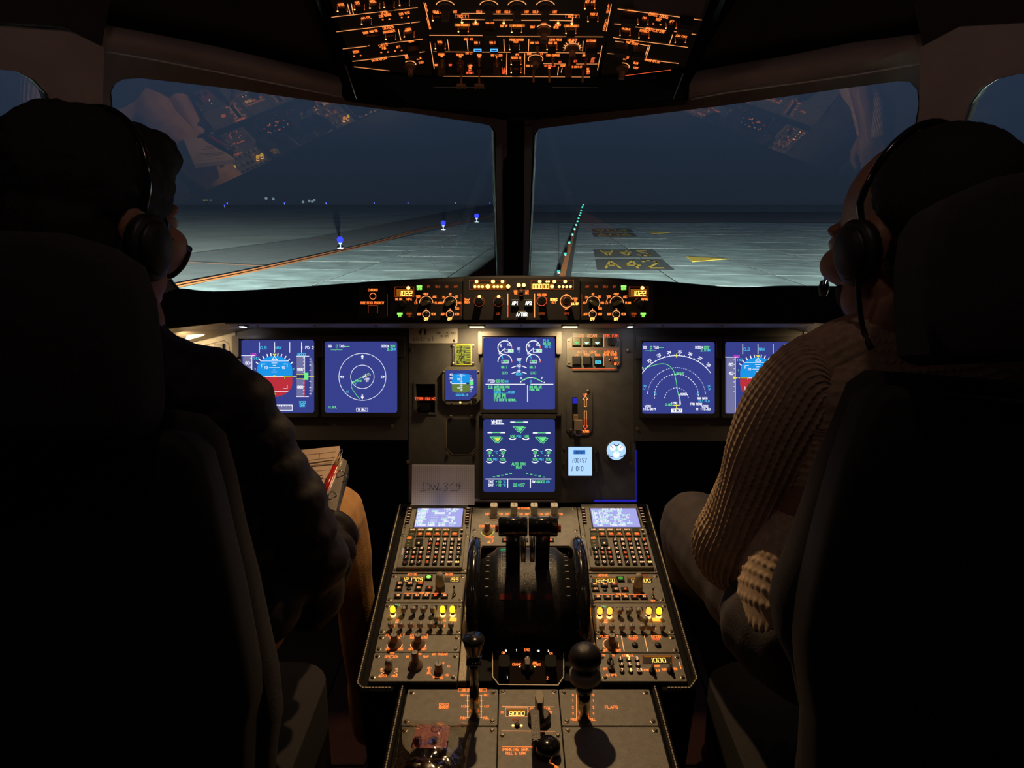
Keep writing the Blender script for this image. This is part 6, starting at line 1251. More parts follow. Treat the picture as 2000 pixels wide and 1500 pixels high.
for t_,u,v in (('START',929,46.5),('GND HP',984,50),('RAM AIR',957,45),('HOT AIR',1153,2.5),('PACK 2',1160,27),('PACK 1',855,24),('AUTO',1062,46.5),('SHUT',1040,52),('OPEN',1086,52.5),('START',1090,48),('WING',859,81.5),('ANTI ICE',915,76),('ENG 1',932,82.5),('ENG 2',962,82.5),('PROBE/WINDOW',1009,77),('HEAT',1008,81),('MAN V/S',1044,83),('CABIN PRESS',1085,77),('MODE SEL',1080,83),('LDG ELEV',1118,77),('AUTO',1116,81),('DITCHING',1155,79),('EXT LT',916,103.5),('STROBE',862,105.5),('ON',863,109),('BEACON',898,106.5),('ON',899,110),('WING',936,107),('ON',936,110),('NAV & LOGO',970,107.5),('2',970,111),('1',980,117),('APU',1010,105.5),('MASTER SW',1008,112),('START',1008,130),('DOME',1034,104.5),('LT',1058,104.5),('STBY COMPASS',1080,107.5),('ANN LT',1144,107.5),('RWY',852,126.5),('OFF',880,126.5),('OFF',867,143),('LAND',918,127.5),('ON',918,132),('OFF',918,137),('RETRACT',918,142),('T.O',983,134),('TAXI',985,138),('OFF',984,142),('OFF',1094,120.5),('OFF',1124,119),('SEAT BELTS',1038,128),('NO SMOKING',1074,128),('SIGNS',1100,127.5),('ON',1073,132),('EMER EXIT LT',1124,130),('TEST',1160,110.5),('BRT',1158,115),('DIM',1157,119.5),('ON',1148,134),('ARM',1149,138.5),('OFF',1149,142.5)):
    i.t(t_,u,v,3.8 if v>5 else 4.2,KRED if t_ in('OFF','RETRACT','BRT','DIM','TAXI','T.O','NO SMOKING') else OR,w=.85,asp=.46,gap=.3)
i.arc(1062,57,15,30,150,1.6,ORW,12); i.arc(1118,93,15,-10,190,1.5,ORW,18); i.arc(1046,115,15,-20,200,1.4,ORW,18)
for a in range(-20,201,22): i.ln([(1118+15*cos(radians(a)),93-11*sin(radians(a))),(1118+18*cos(radians(a)),93-13.5*sin(radians(a)))],1.4,ORW)
for P in ([(839,68.5),(942,69)],[(971,70.5),(1178,71.5)],[(847,100.5),(1170,103)],[(874,77),(877,98)],[(912,77),(914,98)],[(984,76),(985,99)],[(1033,76),(1032,99)],[(840,82),(848,133)],[(990,104),(989,145)],[(1025,104),(1024,145)],[(1061,124),(1104,124.5)],[(1126,124.5),(1166,124.5)],[(1139,80),(1138,99)],[(1176,89),(1167,136)],[(1091,130),(1089,146)],[(1098,132),(1096,141)],[(866,148.5),(1152,150)]): i.ln(P,1.1,ORW if P[0][1]<150 else OR)
for u,v in ((855,35),(905,57),(1009,58),(1115,60),(1152,12),(1158,37),(860,90),(1005,92),(1078,92),(1008,121),(1008,137)): ticks(i,u,v)
i.done()
for u,v in ((855,35),(905,57),(1009,58),(1115,60),(1152,12),(1158,37),(860,90),(933,91),(965,91),(1005,92),(1078,92),(1008,121),(1008,138)): sq(U,u,v)
i=Ink(U,.0066)
for u in (933,965): i.rc(u-7.5,88.7,u+7.5,93.7,BLUL); i.rc(u-5.5,90,u+5.5,92.6,SNAVY,.0002); i.t('ON',u,91.3,2.8,SCY,w=.7)
i.done('button_legends')
for u in (870,955,1010,1065): knob(U,u,13,10.5,28,GREYD,mat('olive_knob_top',(.19,.19,.11),.5),'skirt')
knob(U,1062,58,11,26,mat('brown_knob',(.22,.15,.10),.45),MATS['olive_knob_top'],'skirt'); knob(U,1118,92,10,24,MATS['brown_knob'],GREYD,'skirt'); knob(U,1046,118,11,15,MATS['brown_knob'],MATS['brown_knob'],'skirt')
guard(U,957,58,11,11); guard(U,1155,93,11,10)
def ohtog(u,v,tee=False,L=16,r=1.6):
    x,y=U.l(u,v); b=MB(mat('toggle_brass',(.40,.24,.13),.4,.4)); b.lathe([(.0042,0),(.0036,.003)],x,y,10); b.tube([(x,y,0),(x,y-.004,L*U.k)],[r*.9*U.k,r*1.6*U.k],10)
    if tee: z=L*U.k; b.prism([rr(x-.0085,y-.007,x+.0085,y-.0005,.002)],z-.001,z+.003); [b.prism([rr(x+dx-.002,y-.011,x+dx+.002,y-.006,.001)],z-.001,z+.003) for dx in (-.0065,0,.0065)]
    b.build('toggle_switch',U.o)
for u,v in ((864,118),(936,116),(899,118),(970,118),(1080,115),(1112,115),(1144,115),(1050,92),(1042,138),(1073,138),(1138,138)): ohtog(u,v,False,24 if v==138 or u==1138 else 13)
for u in (901,936): ohtog(u,138,True,30)
RIB=mat('ribbed_brown_cap',(.26,.13,.07),.5)
for u,v0,v1 in ((863,120,143),(899,117,134),(970,119,143),(1110,127,145)):
    b=MB(RIB)
    for k in range(6): x0,ya,x1,yb_=U.rect(u-6.5,v0+(v1-v0)*k/6,u+6.5,v0+(v1-v0)*(k+.72)/6); b.box(x0,ya,.0,x1,yb_,.0075,0,.0008)
    x0,ya,x1,yb_=U.rect(u-5.5,v0,u+5.5,v1-1); b.box(x0,ya,0,x1,yb_,.0055); tag(b.build('ribbed_cover',U.o),None,None,None,'stuff')
# left wing
U=Unit(OHL,'overhead_left_panel',755,75,'left overhead panel lettered RCDR, OXYGEN, CALLS and RAIN RPLNT','overhead panel','three overhead switch panels')
oplate(U,[(690,130),(845,150),(826,-10),(812,-130),(600,-130)]); i=Ink(U,.0006)
for P in ([(648,33),(815,14.5)],[(658,61.5),(800,44.5)],[(804,44),(819,42)],[(670,95),(716,90)],[(719,89),(825,76)],[(689,119.5),(795,106.5)],[(819,102),(829,100.5)],[(778,57),(783,78)],[(679,8),(684,27)],[(686,7),(690,26)],[(692,130),(760,138)]): i.ln(P,1.3,ORW)
for t_,u,v,h_ in (('TERR',666,9,4.4),('SYS',698,5,4.4),('MODE',728,2,4.4),('RCDR',751,24.5,5),('CVR ERASE',752,29.5,4),('CVR TEST',790,25.5,4),('GND CTL',715,34.5,4),('OXYGEN',758,53,5.4),('MASK MAN ON',723,61.5,4),('PASSENGER',760,61,4),('CREW',797,56.5,4),('SUPPLY',797,59.5,3.6),('CALLS',748,87.5,5.4),('FWD',750,93.5,4.2),('AFT',778,91,4.2),('MECH',695,100.5,4.4),('EMER',803,80,4),('RAIN RPLNT',741,115,5),('WIPER',797,108.5,4),('OFF',795,112,3.8),('SLOW',818,113.5,4),('FAST',823,121.5,4)):
    i.t(t_,u,v,h_,OR,w=.9,asp=.5,gap=.3,rot=6.5)
i.arc(800,126,13,-10,120,1.6,ORW,12)
B=((669,17),(702,14),(732,11),(760,9),(790,5),(716,42),(763,72),(799,67))
for u,v in B: ticks(i,u,v)
R_=((754,37),(791,33),(698,108),(751,101),(778,98))
for u,v in R_: i.dot(u-6.5,v+1,1.8,OR); i.dot(u+6.5,v,1.8,OR)
i.done()
for u,v in B: sq(U,u,v)
for u,v in R_: knob(U,u,v,4.2,5,BLACK,BLACK,'cap',name='push_button')
sq(U,730,74,12,9); guard(U,807,97,11,9); knob(U,800,128,9.5,24,MATS['brown_knob'],GREYD,'skirt')
# right wing
U=Unit(OHR,'overhead_right_panel',1275,75,'right overhead panel lettered CARGO SMOKE, VENTILATION and RAIN RPLNT','overhead panel','three overhead switch panels')
oplate(U,[(1173,150),(1338,131),(1436,-130),(1216,-130),(1200,0)]); i=Ink(U,.0006)
for P in ([(1207,17),(1370,38.5)],[(1200,46),(1212,47)],[(1240,52),(1321,61.5)],[(1350,65.5),(1359,67)],[(1198,73),(1343,92)],[(1187,104),(1198,105)],[(1256,115),(1325,123.5)],[(1222,147),(1310,136)],[(1202,80),(1218,82)],[(1250,86),(1268,89)],[(1270,88),(1262,112)],[(1267,88),(1259,111)],[(1314,67),(1308,84)]): i.ln(P,1.3,ORW if P[0][1]<140 else KRED)
for t_,u,v,h_ in (('DISCH',1232,21.5,4),('DISCH',1343,37,4),('CARGO SMOKE',1287,29.5,5.4),('FWD',1259,35,4.2),('TEST',1286,37.5,4.2),('AFT',1312,41.5,4.2),('BLOWER',1223,55.5,4.2),('EXTRACT',1259,60,4.2),('VENTILATION',1279,58.5,5.4),('CAB FANS',1331,70.5,4.2),('ENG',1235,80,4.4),('MAN START',1235,84,4.4),('WIPER',1222,111,4.2),('OFF',1221,114.5,3.8),('RAIN RPLNT',1275,118.5,5),('SLOW',1242,122.5,4),('FAST',1242,132,4)):
    i.t(t_,u,v,h_,OR,w=.9,asp=.5,gap=.3,rot=-6.5)
i.arc(1216,130,14,0,100,1.6,ORW,12)
B=((1256,42),(1311,50),(1221,64),(1258,69),(1329,78))
for u,v in B: ticks(i,u,v)
i.dot(1276,46,1.8,OR); i.dot(1290,48,1.8,OR); i.done()
for u,v in B: sq(U,u,v)
knob(U,1283,47,4.2,5,BLACK,BLACK,'cap',name='push_button'); b=MB(OPG); b.prism([pl(U,[(1240,17),(1368,34),(1416,-120),(1218,-120)])],.0001,.0006); b.build('grey_blank_plate',U.o)
guard(U,1229,34,14,11); guard(U,1340,46,14,11); guard(U,1214,94,12,10); guard(U,1248,100,12,10); knob(U,1216,132,10.5,26,MATS['brown_knob'],KNOBG,'skirt'); knob(U,1274,126,3.6,4,BLACK,BLACK,'cap',name='push_button')
# ================================================================ seats and people
import bmesh
SEATF=mat('charcoal_seat_fabric',(.026,.022,.026),.9,0,200,.2,.5,1200); SEATB=mat('black_seat_shell',(.006,.006,.006),.7)
def bevelled(name,parent,pts,thick,m,bev=.02,seg=4,dirn=None):
    """closed outline of world points, pushed forward by thick, edges rounded"""
    dirn=dirn or FW; bm=bmesh.new(); A=[bm.verts.new(p) for p in pts]; B=[bm.verts.new(p+dirn*thick) for p in pts]
    bm.faces.new(A); bm.faces.new(list(reversed(B)))
    for k in range(len(A)): j=(k+1)%len(A); bm.faces.new([A[k],B[k],B[j],A[j]])
    bmesh.ops.recalc_face_normals(bm,faces=bm.faces)
    me=bpy.data.meshes.new(name); bm.to_mesh(me); bm.free(); me.materials.append(m)
    me.transform(parent.matrix_world.inverted()); o=bpy.data.objects.new(name,me); COL.objects.link(o); o.parent=parent
    md=o.modifiers.new('b','BEVEL'); md.width=bev; md.segments=seg; md.limit_method='ANGLE'; md.angle_limit=radians(40)
    me.polygons.foreach_set('use_smooth',[True]*len(me.polygons)); return o
def root(name,loc,label,cat,group=None):
    o=bpy.data.objects.new(name,None); COL.objects.link(o); o.location=loc; bpy.context.view_layer.update(); return tag(o,label,cat,group)
def smo(P,n=4): return [tuple(p) for p in cr_(P+[P[0]],n)][:-1]
def seat(side,lab,cush,shell,head,dc,ds,dh,cx):
    o=root('pilot_seat',(cx,.95,0),lab,'seat','pair of pilot seats')
    def at_(P,d): return [W(p[0],p[1],d+(p[1]-1000)*-.00008) for p in P]
    bevelled('backrest_cushion',o,at_(cush,dc),.06,SEATF,.022)
    bevelled('backrest_shell',o,at_(shell,ds),.06,SEATB,.016)
    bevelled('headrest',o,at_(head,dh),.085,mat('dark_headrest_fabric',(.028,.025,.027),.9,0,200,.2,.5,1200),.032,5)
    b=MB(SEATF); q=rr(-.20,-.12,.20,.30,.07,5); b.prism([q],.40,.50,0); c_=b.build('seat_cushion',o); md=c_.modifiers.new('b','BEVEL'); md.width=.03; md.segments=4
    b=MB(BLACK); b.prism([rr(-.19,-.12,.19,.30,.03)],.22,.39); b.box(-.13,-.08,.03,-.09,.26,.22); b.box(.09,-.08,.03,.13,.26,.22); b.box(-.16,-.14,0,.16,.32,.03); b.build('seat_base',o)
    s=-1 if side=='L' else 1
    b=MB(SEATB); b.tube([(s*.255,-.12,.66),(s*.255,.05,.665),(s*.255,.16,.655)],[.022,.028,.02],12); b.tube([(s*.25,-.10,.42),(s*.255,-.10,.66)],[.018,.018],10); b.build('armrest',o,True)
    return o
ctr=[(-120,850),(-120,470),(-60,438),(100,446),(170,466),(222,500),(246,570),(258,680),(263,780),(252,862),(200,880),(-60,880)]
sL=seat('L','left pilot seat, dark, in front of the left edge of the picture',[(-140,850),(60,815),(300,800),(372,812),(412,850),(434,930),(454,1030),(480,1130),(507,1260),(522,1330),(530,1420),(520,1480),(508,1600),(-140,1600)],
 [(-150,880),(60,860),(300,842),(350,850),(384,885),(405,960),(425,1050),(448,1150),(470,1270),(480,1330),(482,1390),(470,1440),(466,1600),(-150,1600)],ctr,.80,.755,.70,-.54)
sR=seat('R','right pilot seat, dark, behind the person in the knitted sweater',[(2190,760),(1900,735),(1720,722),(1688,745),(1658,820),(1620,908),(1590,1000),(1560,1085),(1536,1140),(1527,1190),(1540,1262),(1574,1330),(1592,1420),(1588,1500),(1575,1600),(2190,1600)],
 [(2190,800),(1900,770),(1740,750),(1706,770),(1686,820),(1655,910),(1628,1010),(1604,1110),(1588,1190),(1580,1260),(1586,1330),(1602,1420),(1600,1600),(2190,1600)],
 [(1850,712),(1830,690),(1821,620),(1820,500),(1830,430),(1860,388),(1910,360),(1955,340),(2020,328),(2120,340),(2150,500),(2140,700)],.80,.755,.70,.56)
def hullcap(bm,p0,r0,p1,r1,n=12):
    t=bmesh.new(); 
    for p,r in ((p0,r0),(p1,r1)):
        for a in range(1,n//2):
            th=pi*a/(n//2)
            for c in range(n): ph=2*pi*c/n; t.verts.new(V(p)+V((sin(th)*cos(ph),sin(th)*sin(ph),cos(th)))*r)
        t.verts.new(V(p)+V((0,0,r))); t.verts.new(V(p)-V((0,0,r)))
    bmesh.ops.convex_hull(t,input=t.verts); bmesh.ops.delete(t,geom=[v for v in t.verts if not v.link_faces],context='VERTS')
    me=bpy.data.meshes.new('x'); t.to_mesh(me); t.free(); bm.from_mesh(me); bpy.data.meshes.remove(me)
def ell(bm,c,r,R=None,n=20):
    t=bmesh.new(); bmesh.ops.create_uvsphere(t,u_segments=n,v_segments=n//2+2,radius=1); M=Matrix.Translation(V(c))@(R.to_4x4() if R is not None else Matrix())@Matrix.Diagonal((*r,1)); t.transform(M)
    me=bpy.data.meshes.new('x'); t.to_mesh(me); t.free(); bm.from_mesh(me); bpy.data.meshes.remove(me)
def remeshed(name,parent,bm,m,vox=.006,smooth=3,disp=None,fac=.5):
    me=bpy.data.meshes.new(name); bm.to_mesh(me); bm.free(); o=bpy.data.objects.new(name,me); COL.objects.link(o)
    md=o.modifiers.new('r','REMESH'); md.mode='VOXEL'; md.voxel_size=vox
    if smooth: s=o.modifiers.new('s','SMOOTH'); s.iterations=smooth; s.factor=fac
    dg=bpy.context.evaluated_depsgraph_get(); me2=bpy.data.meshes.new_from_object(o.evaluated_get(dg),depsgraph=dg); o.modifiers.clear(); o.data=me2; bpy.data.meshes.remove(me)
    if disp:
        nn=[v.normal.copy() for v in me2.vertices]
        for v,n_ in zip(me2.vertices,nn): v.co=v.co+n_*disp(v.co,n_)
    me2.name=name; me2.materials.clear(); me2.materials.append(m); me2.polygons.foreach_set('use_smooth',[True]*len(me2.polygons))
    me2.transform(parent.matrix_world.inverted()); o.parent=parent; return o
def chain(bm,P):
    for (p0,r0),(p1,r1) in zip(P,P[1:]): hullcap(bm,p0,r0,p1,r1)
def frame3(f,u=V((0,0,1))):
    f=f.normalized(); s=f.cross(u).normalized(); return Matrix((s,f,s.cross(f))).transposed()   # local x right, y forward, z up
def headparts(bm,c,R,k=1.0):
    e=lambda x,y,z,r: ell(bm,c+R@(V((x,y*(.93 if y>.08 else 1),z))*k),[q*k for q in r],R)
    e(0,-.012,.03,(.076,.095,.090)); e(0,.038,-.03,(.060,.055,.075)); e(0,.052,-.085,(.040,.035,.024)); e(0,.075,.022,(.055,.018,.014)); e(0,.098,-.012,(.012,.014,.026)); e(0,.107,-.030,(.017,.013,.010))
    e(0,.083,-.058,(.024,.012,.006)); e(0,.082,-.067,(.021,.012,.006)); e(.047,.055,-.022,(.024,.038,.026)); e(-.047,.055,-.022,(.024,.038,.026))
    for s in (-1,1): e(s*.077,-.008,-.005,(.010,.018,.030)); e(s*.058,.02,-.065,(.016,.035,.03))
def hand(bm,w,R,k=1.0,curl=.6):
    """palm and five fingers from the wrist w, R: x across, y along the fingers, z back of the hand"""
    g=lambda x,y,z: w+R@(V((x,y,z))*k)
    chain(bm,[(g(0,0,0),.026*k),(g(0,.05,0),.030*k)]); chain(bm,[(g(-.028,.08,0),.014*k),(g(.028,.08,0),.014*k)]); chain(bm,[(g(-.02,.03,0),.02*k),(g(-.03,.08,0),.013*k)]); chain(bm,[(g(.02,.03,0),.02*k),(g(.03,.08,0),.013*k)])
    for x,L in ((-.031,.070),(-.0105,.082),(.0105,.077),(.031,.060)):
        y,z,a=.085,0,.15; P=[(g(x,y,z),.0092*k)]
        for f_ in (.45,.30,.25): y+=cos(a)*L*f_; z-=sin(a)*L*f_; P.append((g(x*1.05,y,z),(.0088-.0015*(1-f_))*k)); a+=curl
        chain(bm,P)
    chain(bm,[(g(-.022,.015,-.004),.015*k),(g(-.050,.045,-.014),.0115*k),(g(-.056,.075,-.024),.0098*k),(g(-.050,.098,-.030),.0085*k)])
SKIN=mat('warm_skin',(.42,.22,.14),.5,0,30,.08,.15,500); SKIN2=mat('brown_skin',(.30,.15,.09),.5,0,30,.08,.15,500); HAIR=mat('dark_hair',(.008,.006,.005),.75,0,0,0,.8,900)
def person(label,hc,hf,hk,neck,sh,el,wr,sh2,el2,wr2,chest,pelvis,skin):
    o=root('person',pelvis,label,'person'); bm=bmesh.new(); R=frame3(hf); headparts(bm,hc,R,hk)
    chain(bm,[(hc+R@V((0,-.02,-.05)),.052),(neck,.055),(neck+(chest-neck)*.3,.06)])
    chain(bm,[(sh,.05),(neck+(chest-neck)*.35,.06),(sh2,.05)]); ell(bm,chest,(.15,.10,.16)); ell(bm,(chest+pelvis)/2,(.13,.09,.16)); ell(bm,pelvis,(.15,.11,.10))
    for a,e_,w_ in ((sh,el,wr),(sh2,el2,wr2)):
        chain(bm,[(a,.047),(e_,.036),(w_,.025)]); d=(w_-e_).normalized(); hand(bm,w_,frame3(d),.95)
    remeshed('body',o,bm,skin,.0045,3)
    eye=MB(mat('eye_white',(.6,.6,.58),.2),mat('iris_dark',(.03,.02,.015),.2)); inv=o.matrix_world.inverted()
    for s in (-1,1):
        c=hc+R@(V((s*.031,.082,.006))*hk); b=MB(eye.mats[0],eye.mats[1]); d=R@V((0,1,0)); n=12
        for a in range(1,8):
            th=pi*a/8; 
            for k in range(n): ph=2*pi*k/n; b.v.append(tuple(inv@(c+(d*cos(th)+R@V((1,0,0))*sin(th)*cos(ph)+R@V((0,0,1))*sin(th)*sin(ph))*.012)))
        for a in range(6):
            for k in range(n): j=(k+1)%n; b.f.append((a*n+k,a*n+j,(a+1)*n+j,(a+1)*n+k)); b.m.append(1 if a==0 else 0)
        b.f.append(tuple(range(n))); b.m.append(1); b.build('eye',o,True)
    return o,R
# ---------------- left pilot
hcL=W(180,430,.945); hfL=V((.45,1,-.15)); neckL=W(232,625,.95); shL=W(405,795,1.0); elL=W(592,1090,1.10); wrL=W(640,1030,1.33); sh2=W(20,800,1.02); el2=W(-60,1080,1.12); wr2=W(150,1080,1.3); chL=W(215,860,.99); pvL=W(310,1215,1.02)
oL,RL=person('person in a black puffer jacket with headset and spectacles, seated left',hcL,hfL,1.08,neckL,shL,elL,wrL,sh2,el2,wr2,chL,pvL,SKIN)
JK=mat('black_puffer_nylon',(.014,.010,.013),.6,0,0,0,.3,90,0,.2)
bm=bmesh.new(); arm=[W(385,775,.995),W(440,815,1.0),W(478,872,1.02),W(512,930,1.03),W(545,985,1.05),W(572,1040,1.07),W(596,1095,1.09)]
rad=[.074,.076,.071,.066,.068,.064,.066]
for p,r,k in zip(arm,rad,range(9)):
    d=(arm[min(k+1,6)]-arm[max(k-1,0)]).normalized(); ell(bm,p,(r,.056,r),frame3(d))
chain(bm,[(arm[0],.070),(arm[2],.066),(arm[4],.063),(arm[6],.060)])
chain(bm,[(W(596,1100,1.1),.058),(W(600,1160,1.12),.055)]); fa=[W(605,1135,1.13),W(620,1110,1.19),W(632,1080,1.25),W(640,1050,1.3)]
for k,p in enumerate(fa): d=(fa[min(k+1,3)]-fa[max(k-1,0)]).normalized(); ell(bm,p,(.056,.034,.056),frame3(d))
for k in range(8):
    t=k/7; c=W(225+t*90,760+t*430,.99+.02*t); ell(bm,c,(.185-.02*t,.115,.047))
chain(bm,[(W(385,775,.995),.070),(W(240,745,.98),.078),(W(60,775,1.0),.07)]); chain(bm,[(W(235,690,.955),.070),(W(225,740,.97),.085)])
ell(bm,W(470,1185,1.02),(.085,.08,.06))
a2=[sh2,(sh2+el2)/2,el2,(el2+wr2)/2,wr2]
for k,p in enumerate(a2): ell(bm,p,(.07,.07,.07))
chain(bm,[(p,.055) for p in a2])
remeshed('puffer_jacket',oL,bm,JK,.0055,9,lambda c,n: .004*noise.noise(V((c.x*26,c.y*12,c.z*40)))+.0012*noise.noise(c*80))
TAN=mat('tan_trousers',(.46,.24,.085),.8,0,40,.15,.3,300); bm=bmesh.new()
chain(bm,[(W(430,1210,1.0),.085),(W(560,1110,1.22),.072),(W(656,1005,1.43),.058),(W(680,1090,1.46),.048),(W(697,1190,1.50),.036),(W(722,1420,1.62),.038)]); chain(bm,[(W(200,1210,1.0),.085),(W(330,1060,1.42),.062),(W(350,1400,1.6),.045)]); ell(bm,pvL,(.17,.13,.10))
remeshed('trousers',oL,bm,TAN,.006,3,lambda c,n: .006*noise.noise(V((c.x*14,c.y*30,c.z*9))))
bm=bmesh.new(); f_=W(724,1440,1.63); chain(bm,[(V((f_.x,f_.y,.06)),.045),(V((f_.x,f_.y+.16,.045)),.038)]); remeshed('shoe',oL,bm,BLACK,.008,2)
bm=bmesh.new(); ell(bm,hcL+RL@V((0,-.020,.044)),(.099,.110,.094),RL); ell(bm,hcL+RL@V((0,-.055,-.02)),(.088,.075,.085),RL)
ell(bm,hcL+RL@V((.01,.045,.085)),(.075,.055,.045),RL); ell(bm,W(262,362,.95),(.048,.055,.055)); ell(bm,W(58,410,.95),(.04,.05,.07))
remeshed('hair',oL,bm,HAIR,.005,1,lambda c,n: .005*noise.noise(c*38)+.0035*noise.noise(c*95))
# ---------------- right pilot
hcR=W(1782,470,.945); hfR=V((-.42,.90,-.16)); neckR=W(1748,625,.945); shR=W(1573,762,.975); elR=W(1436,1062,1.05); wrR=W(1560,1040,1.24); sh2=W(1930,780,.97); el2=W(2060,1060,1.02); wr2=W(1900,1050,1.22); chR=W(1730,870,.98); pvR=W(1660,1225,.98)
oR,RR=person('person in a brown ribbed knit sweater with a headset, seated right',hcR,hfR,1.06,neckR,shR,elR,wrR,sh2,el2,wr2,chR,pvR,SKIN2)
bm=bmesh.new(); ell(bm,hcR+RR@V((.0,-.046,.046)),(.088,.096,.088),RR); ell(bm,hcR+RR@V((.0,-.055,-.01)),(.082,.078,.085),RR)
remeshed('hair',oR,bm,HAIR,.005,2,lambda c,n:.0015*noise.noise(c*150))
bm=bmesh.new(); ell(bm,hcR+RR@V((0,.046,-.078)),(.050,.052,.042),RR); ell(bm,hcR+RR@V((-.040,.040,-.060)),(.026,.042,.035),RR); ell(bm,hcR+RR@V((.040,.040,-.060)),(.026,.042,.035),RR)
remeshed('beard',oR,bm,mat('short_beard',(.022,.014,.010),.9,0,0,0,.6,900),.005,2,lambda c,n:.0012*noise.noise(c*200))
KNIT=mat('brown_knit',(.54,.39,.27),.95,0,120,.2,.4,1500)
def loft(P,rx,ry,hint,nt,ns,disp,b,m=0,caps=True):
    n=len(P); base=len(b.v); mi=b.mi(m)
    def ip(A,t):
        x=t*(n-1); i=min(int(x),n-2); f=x-i; a=A[max(i-1,0)]; p=A[i]; q=A[i+1]; d=A[min(i+2,n-1)]
        return .5*((2*p)+(q-a)*f+(2*a-5*p+4*q-d)*f*f+(-a+3*p-3*q+d)*f**3)
    L=0; prev=None
    for s in range(ns+1):
        t=s/ns; c=ip(P,t); d=(ip(P,min(1,t+.01))-ip(P,max(0,t-.01))).normalized(); x=(hint-d*hint.dot(d)).normalized(); y=d.cross(x)
        if prev is not None: L+=(c-prev).length
        prev=c; a=ip(rx,t); c2=ip(ry,t)
        for k in range(nt):
            th=2*pi*k/nt; dv=x*cos(th)*a+y*sin(th)*c2; r=dv.length; b.v.append(tuple(c+dv*(1+disp(th,L,r)/r)))
    for s in range(ns):
        for k in range(nt): j=(k+1)%nt; b.f.append((base+s*nt+k,base+s*nt+j,base+(s+1)*nt+j,base+(s+1)*nt+k)); b.m.append(mi)
    b.f.append(tuple(base+k for k in reversed(range(nt)))); b.f.append(tuple(base+ns*nt+k for k in range(nt))); b.m+=[mi,mi]
def knit(nr,row=.0095,amp=.0021):
    def f(th,L,r):
        w=cos(th*nr+.25*sin(L/row*2*pi)); rib=max(0,w)**.7*amp*1.5; return rib*(.72+.28*sin(L/row*2*pi))+.003*sin(th*3+L*30)
    return f
inv=oR.matrix_world.inverted(); invL=oL.matrix_world.inverted()
b=MB(KNIT)
loft([W(1670,745,.955),W(1608,735,.962),W(1562,790,.975),W(1520,870,.995),W(1487,950,1.02),W(1455,1025,1.04),W(1436,1072,1.06),W(1462,1100,1.10),W(1530,1085,1.17),W(1590,1050,1.26)],[.03,.056,.064,.063,.059,.056,.056,.05,.043,.036],[.03,.056,.064,.063,.059,.056,.056,.05,.043,.036],V((1,.1,0)),400,260,knit(40,.0078,.0018),b)
b.v=[tuple(inv@V(v)) for v in b.v]; b.build('sweater_sleeve',oR,True)
b=MB(KNIT); loft([W(1945,745,.975),W(1990,850,.98),W(2040,960,1.0),W(2062,1050,1.03),W(1990,1070,1.12),W(1900,1055,1.22)],[.058,.064,.060,.056,.046,.036],[.058,.064,.06,.056,.046,.036],V((1,.1,0)),120,80,knit(28),b)
b.v=[tuple(inv@V(v)) for v in b.v]; b.build('sweater_sleeve',oR,True)
b=MB(KNIT)
def tk(th,L,r): return .0022*max(0,sin(L/.0095*2*pi))*(.6+.4*sin(th*64))+.003*sin(th*2+L*20)
loft([W(1612,1262,.965),W(1610,1225,.965),W(1635,1160,.97),W(1700,1050,.975),W(1722,930,.98),W(1735,820,.98),W(1740,735,.96),W(1745,680,.95),W(1748,640,.945)],[.088,.112,.125,.125,.140,.155,.145,.090,.062],[.075,.095,.105,.110,.112,.110,.092,.070,.058],V((1,0,0)),300,230,tk,b)
b.v=[tuple(inv@V(v)) for v in b.v]; b.build('sweater_body',oR,True)
b=MB(KNIT); loft([W(1590,742,.965),W(1660,700,.955),W(1745,690,.95),W(1850,705,.955),W(1935,750,.97)],[.052,.052,.055,.052,.052],[.052,.052,.055,.052,.052],V((0,1,0)),120,110,lambda th,L,r:.0022*max(0,sin(th*26)),b)
b.v=[tuple(inv@V(v)) for v in b.v]; b.build('sweater_yoke',oR,True)
GRT=mat('grey_brown_trousers',(.042,.033,.034),.85,0,40,.15,.3,300); bm=bmesh.new()
chain(bm,[(W(1620,1270,.98),.085),(W(1500,1190,1.15),.080),(W(1356,1030,1.40),.066),(W(1362,1120,1.44),.058),(W(1405,1230,1.46),.050),(W(1450,1400,1.58),.045)]); chain(bm,[(W(1760,1240,1.0),.085),(W(1700,1060,1.42),.064),(W(1690,1400,1.6),.045)]); ell(bm,pvR,(.17,.13,.10))
remeshed('trousers',oR,bm,GRT,.006,3,lambda c,n: .006*noise.noise(V((c.x*14,c.y*30,c.z*9))))
bm=bmesh.new(); f_=W(1450,1420,1.6); chain(bm,[(V((f_.x,f_.y,.06)),.045),(V((f_.x,f_.y+.16,.045)),.038)]); remeshed('shoe',oR,bm,BLACK,.008,2)
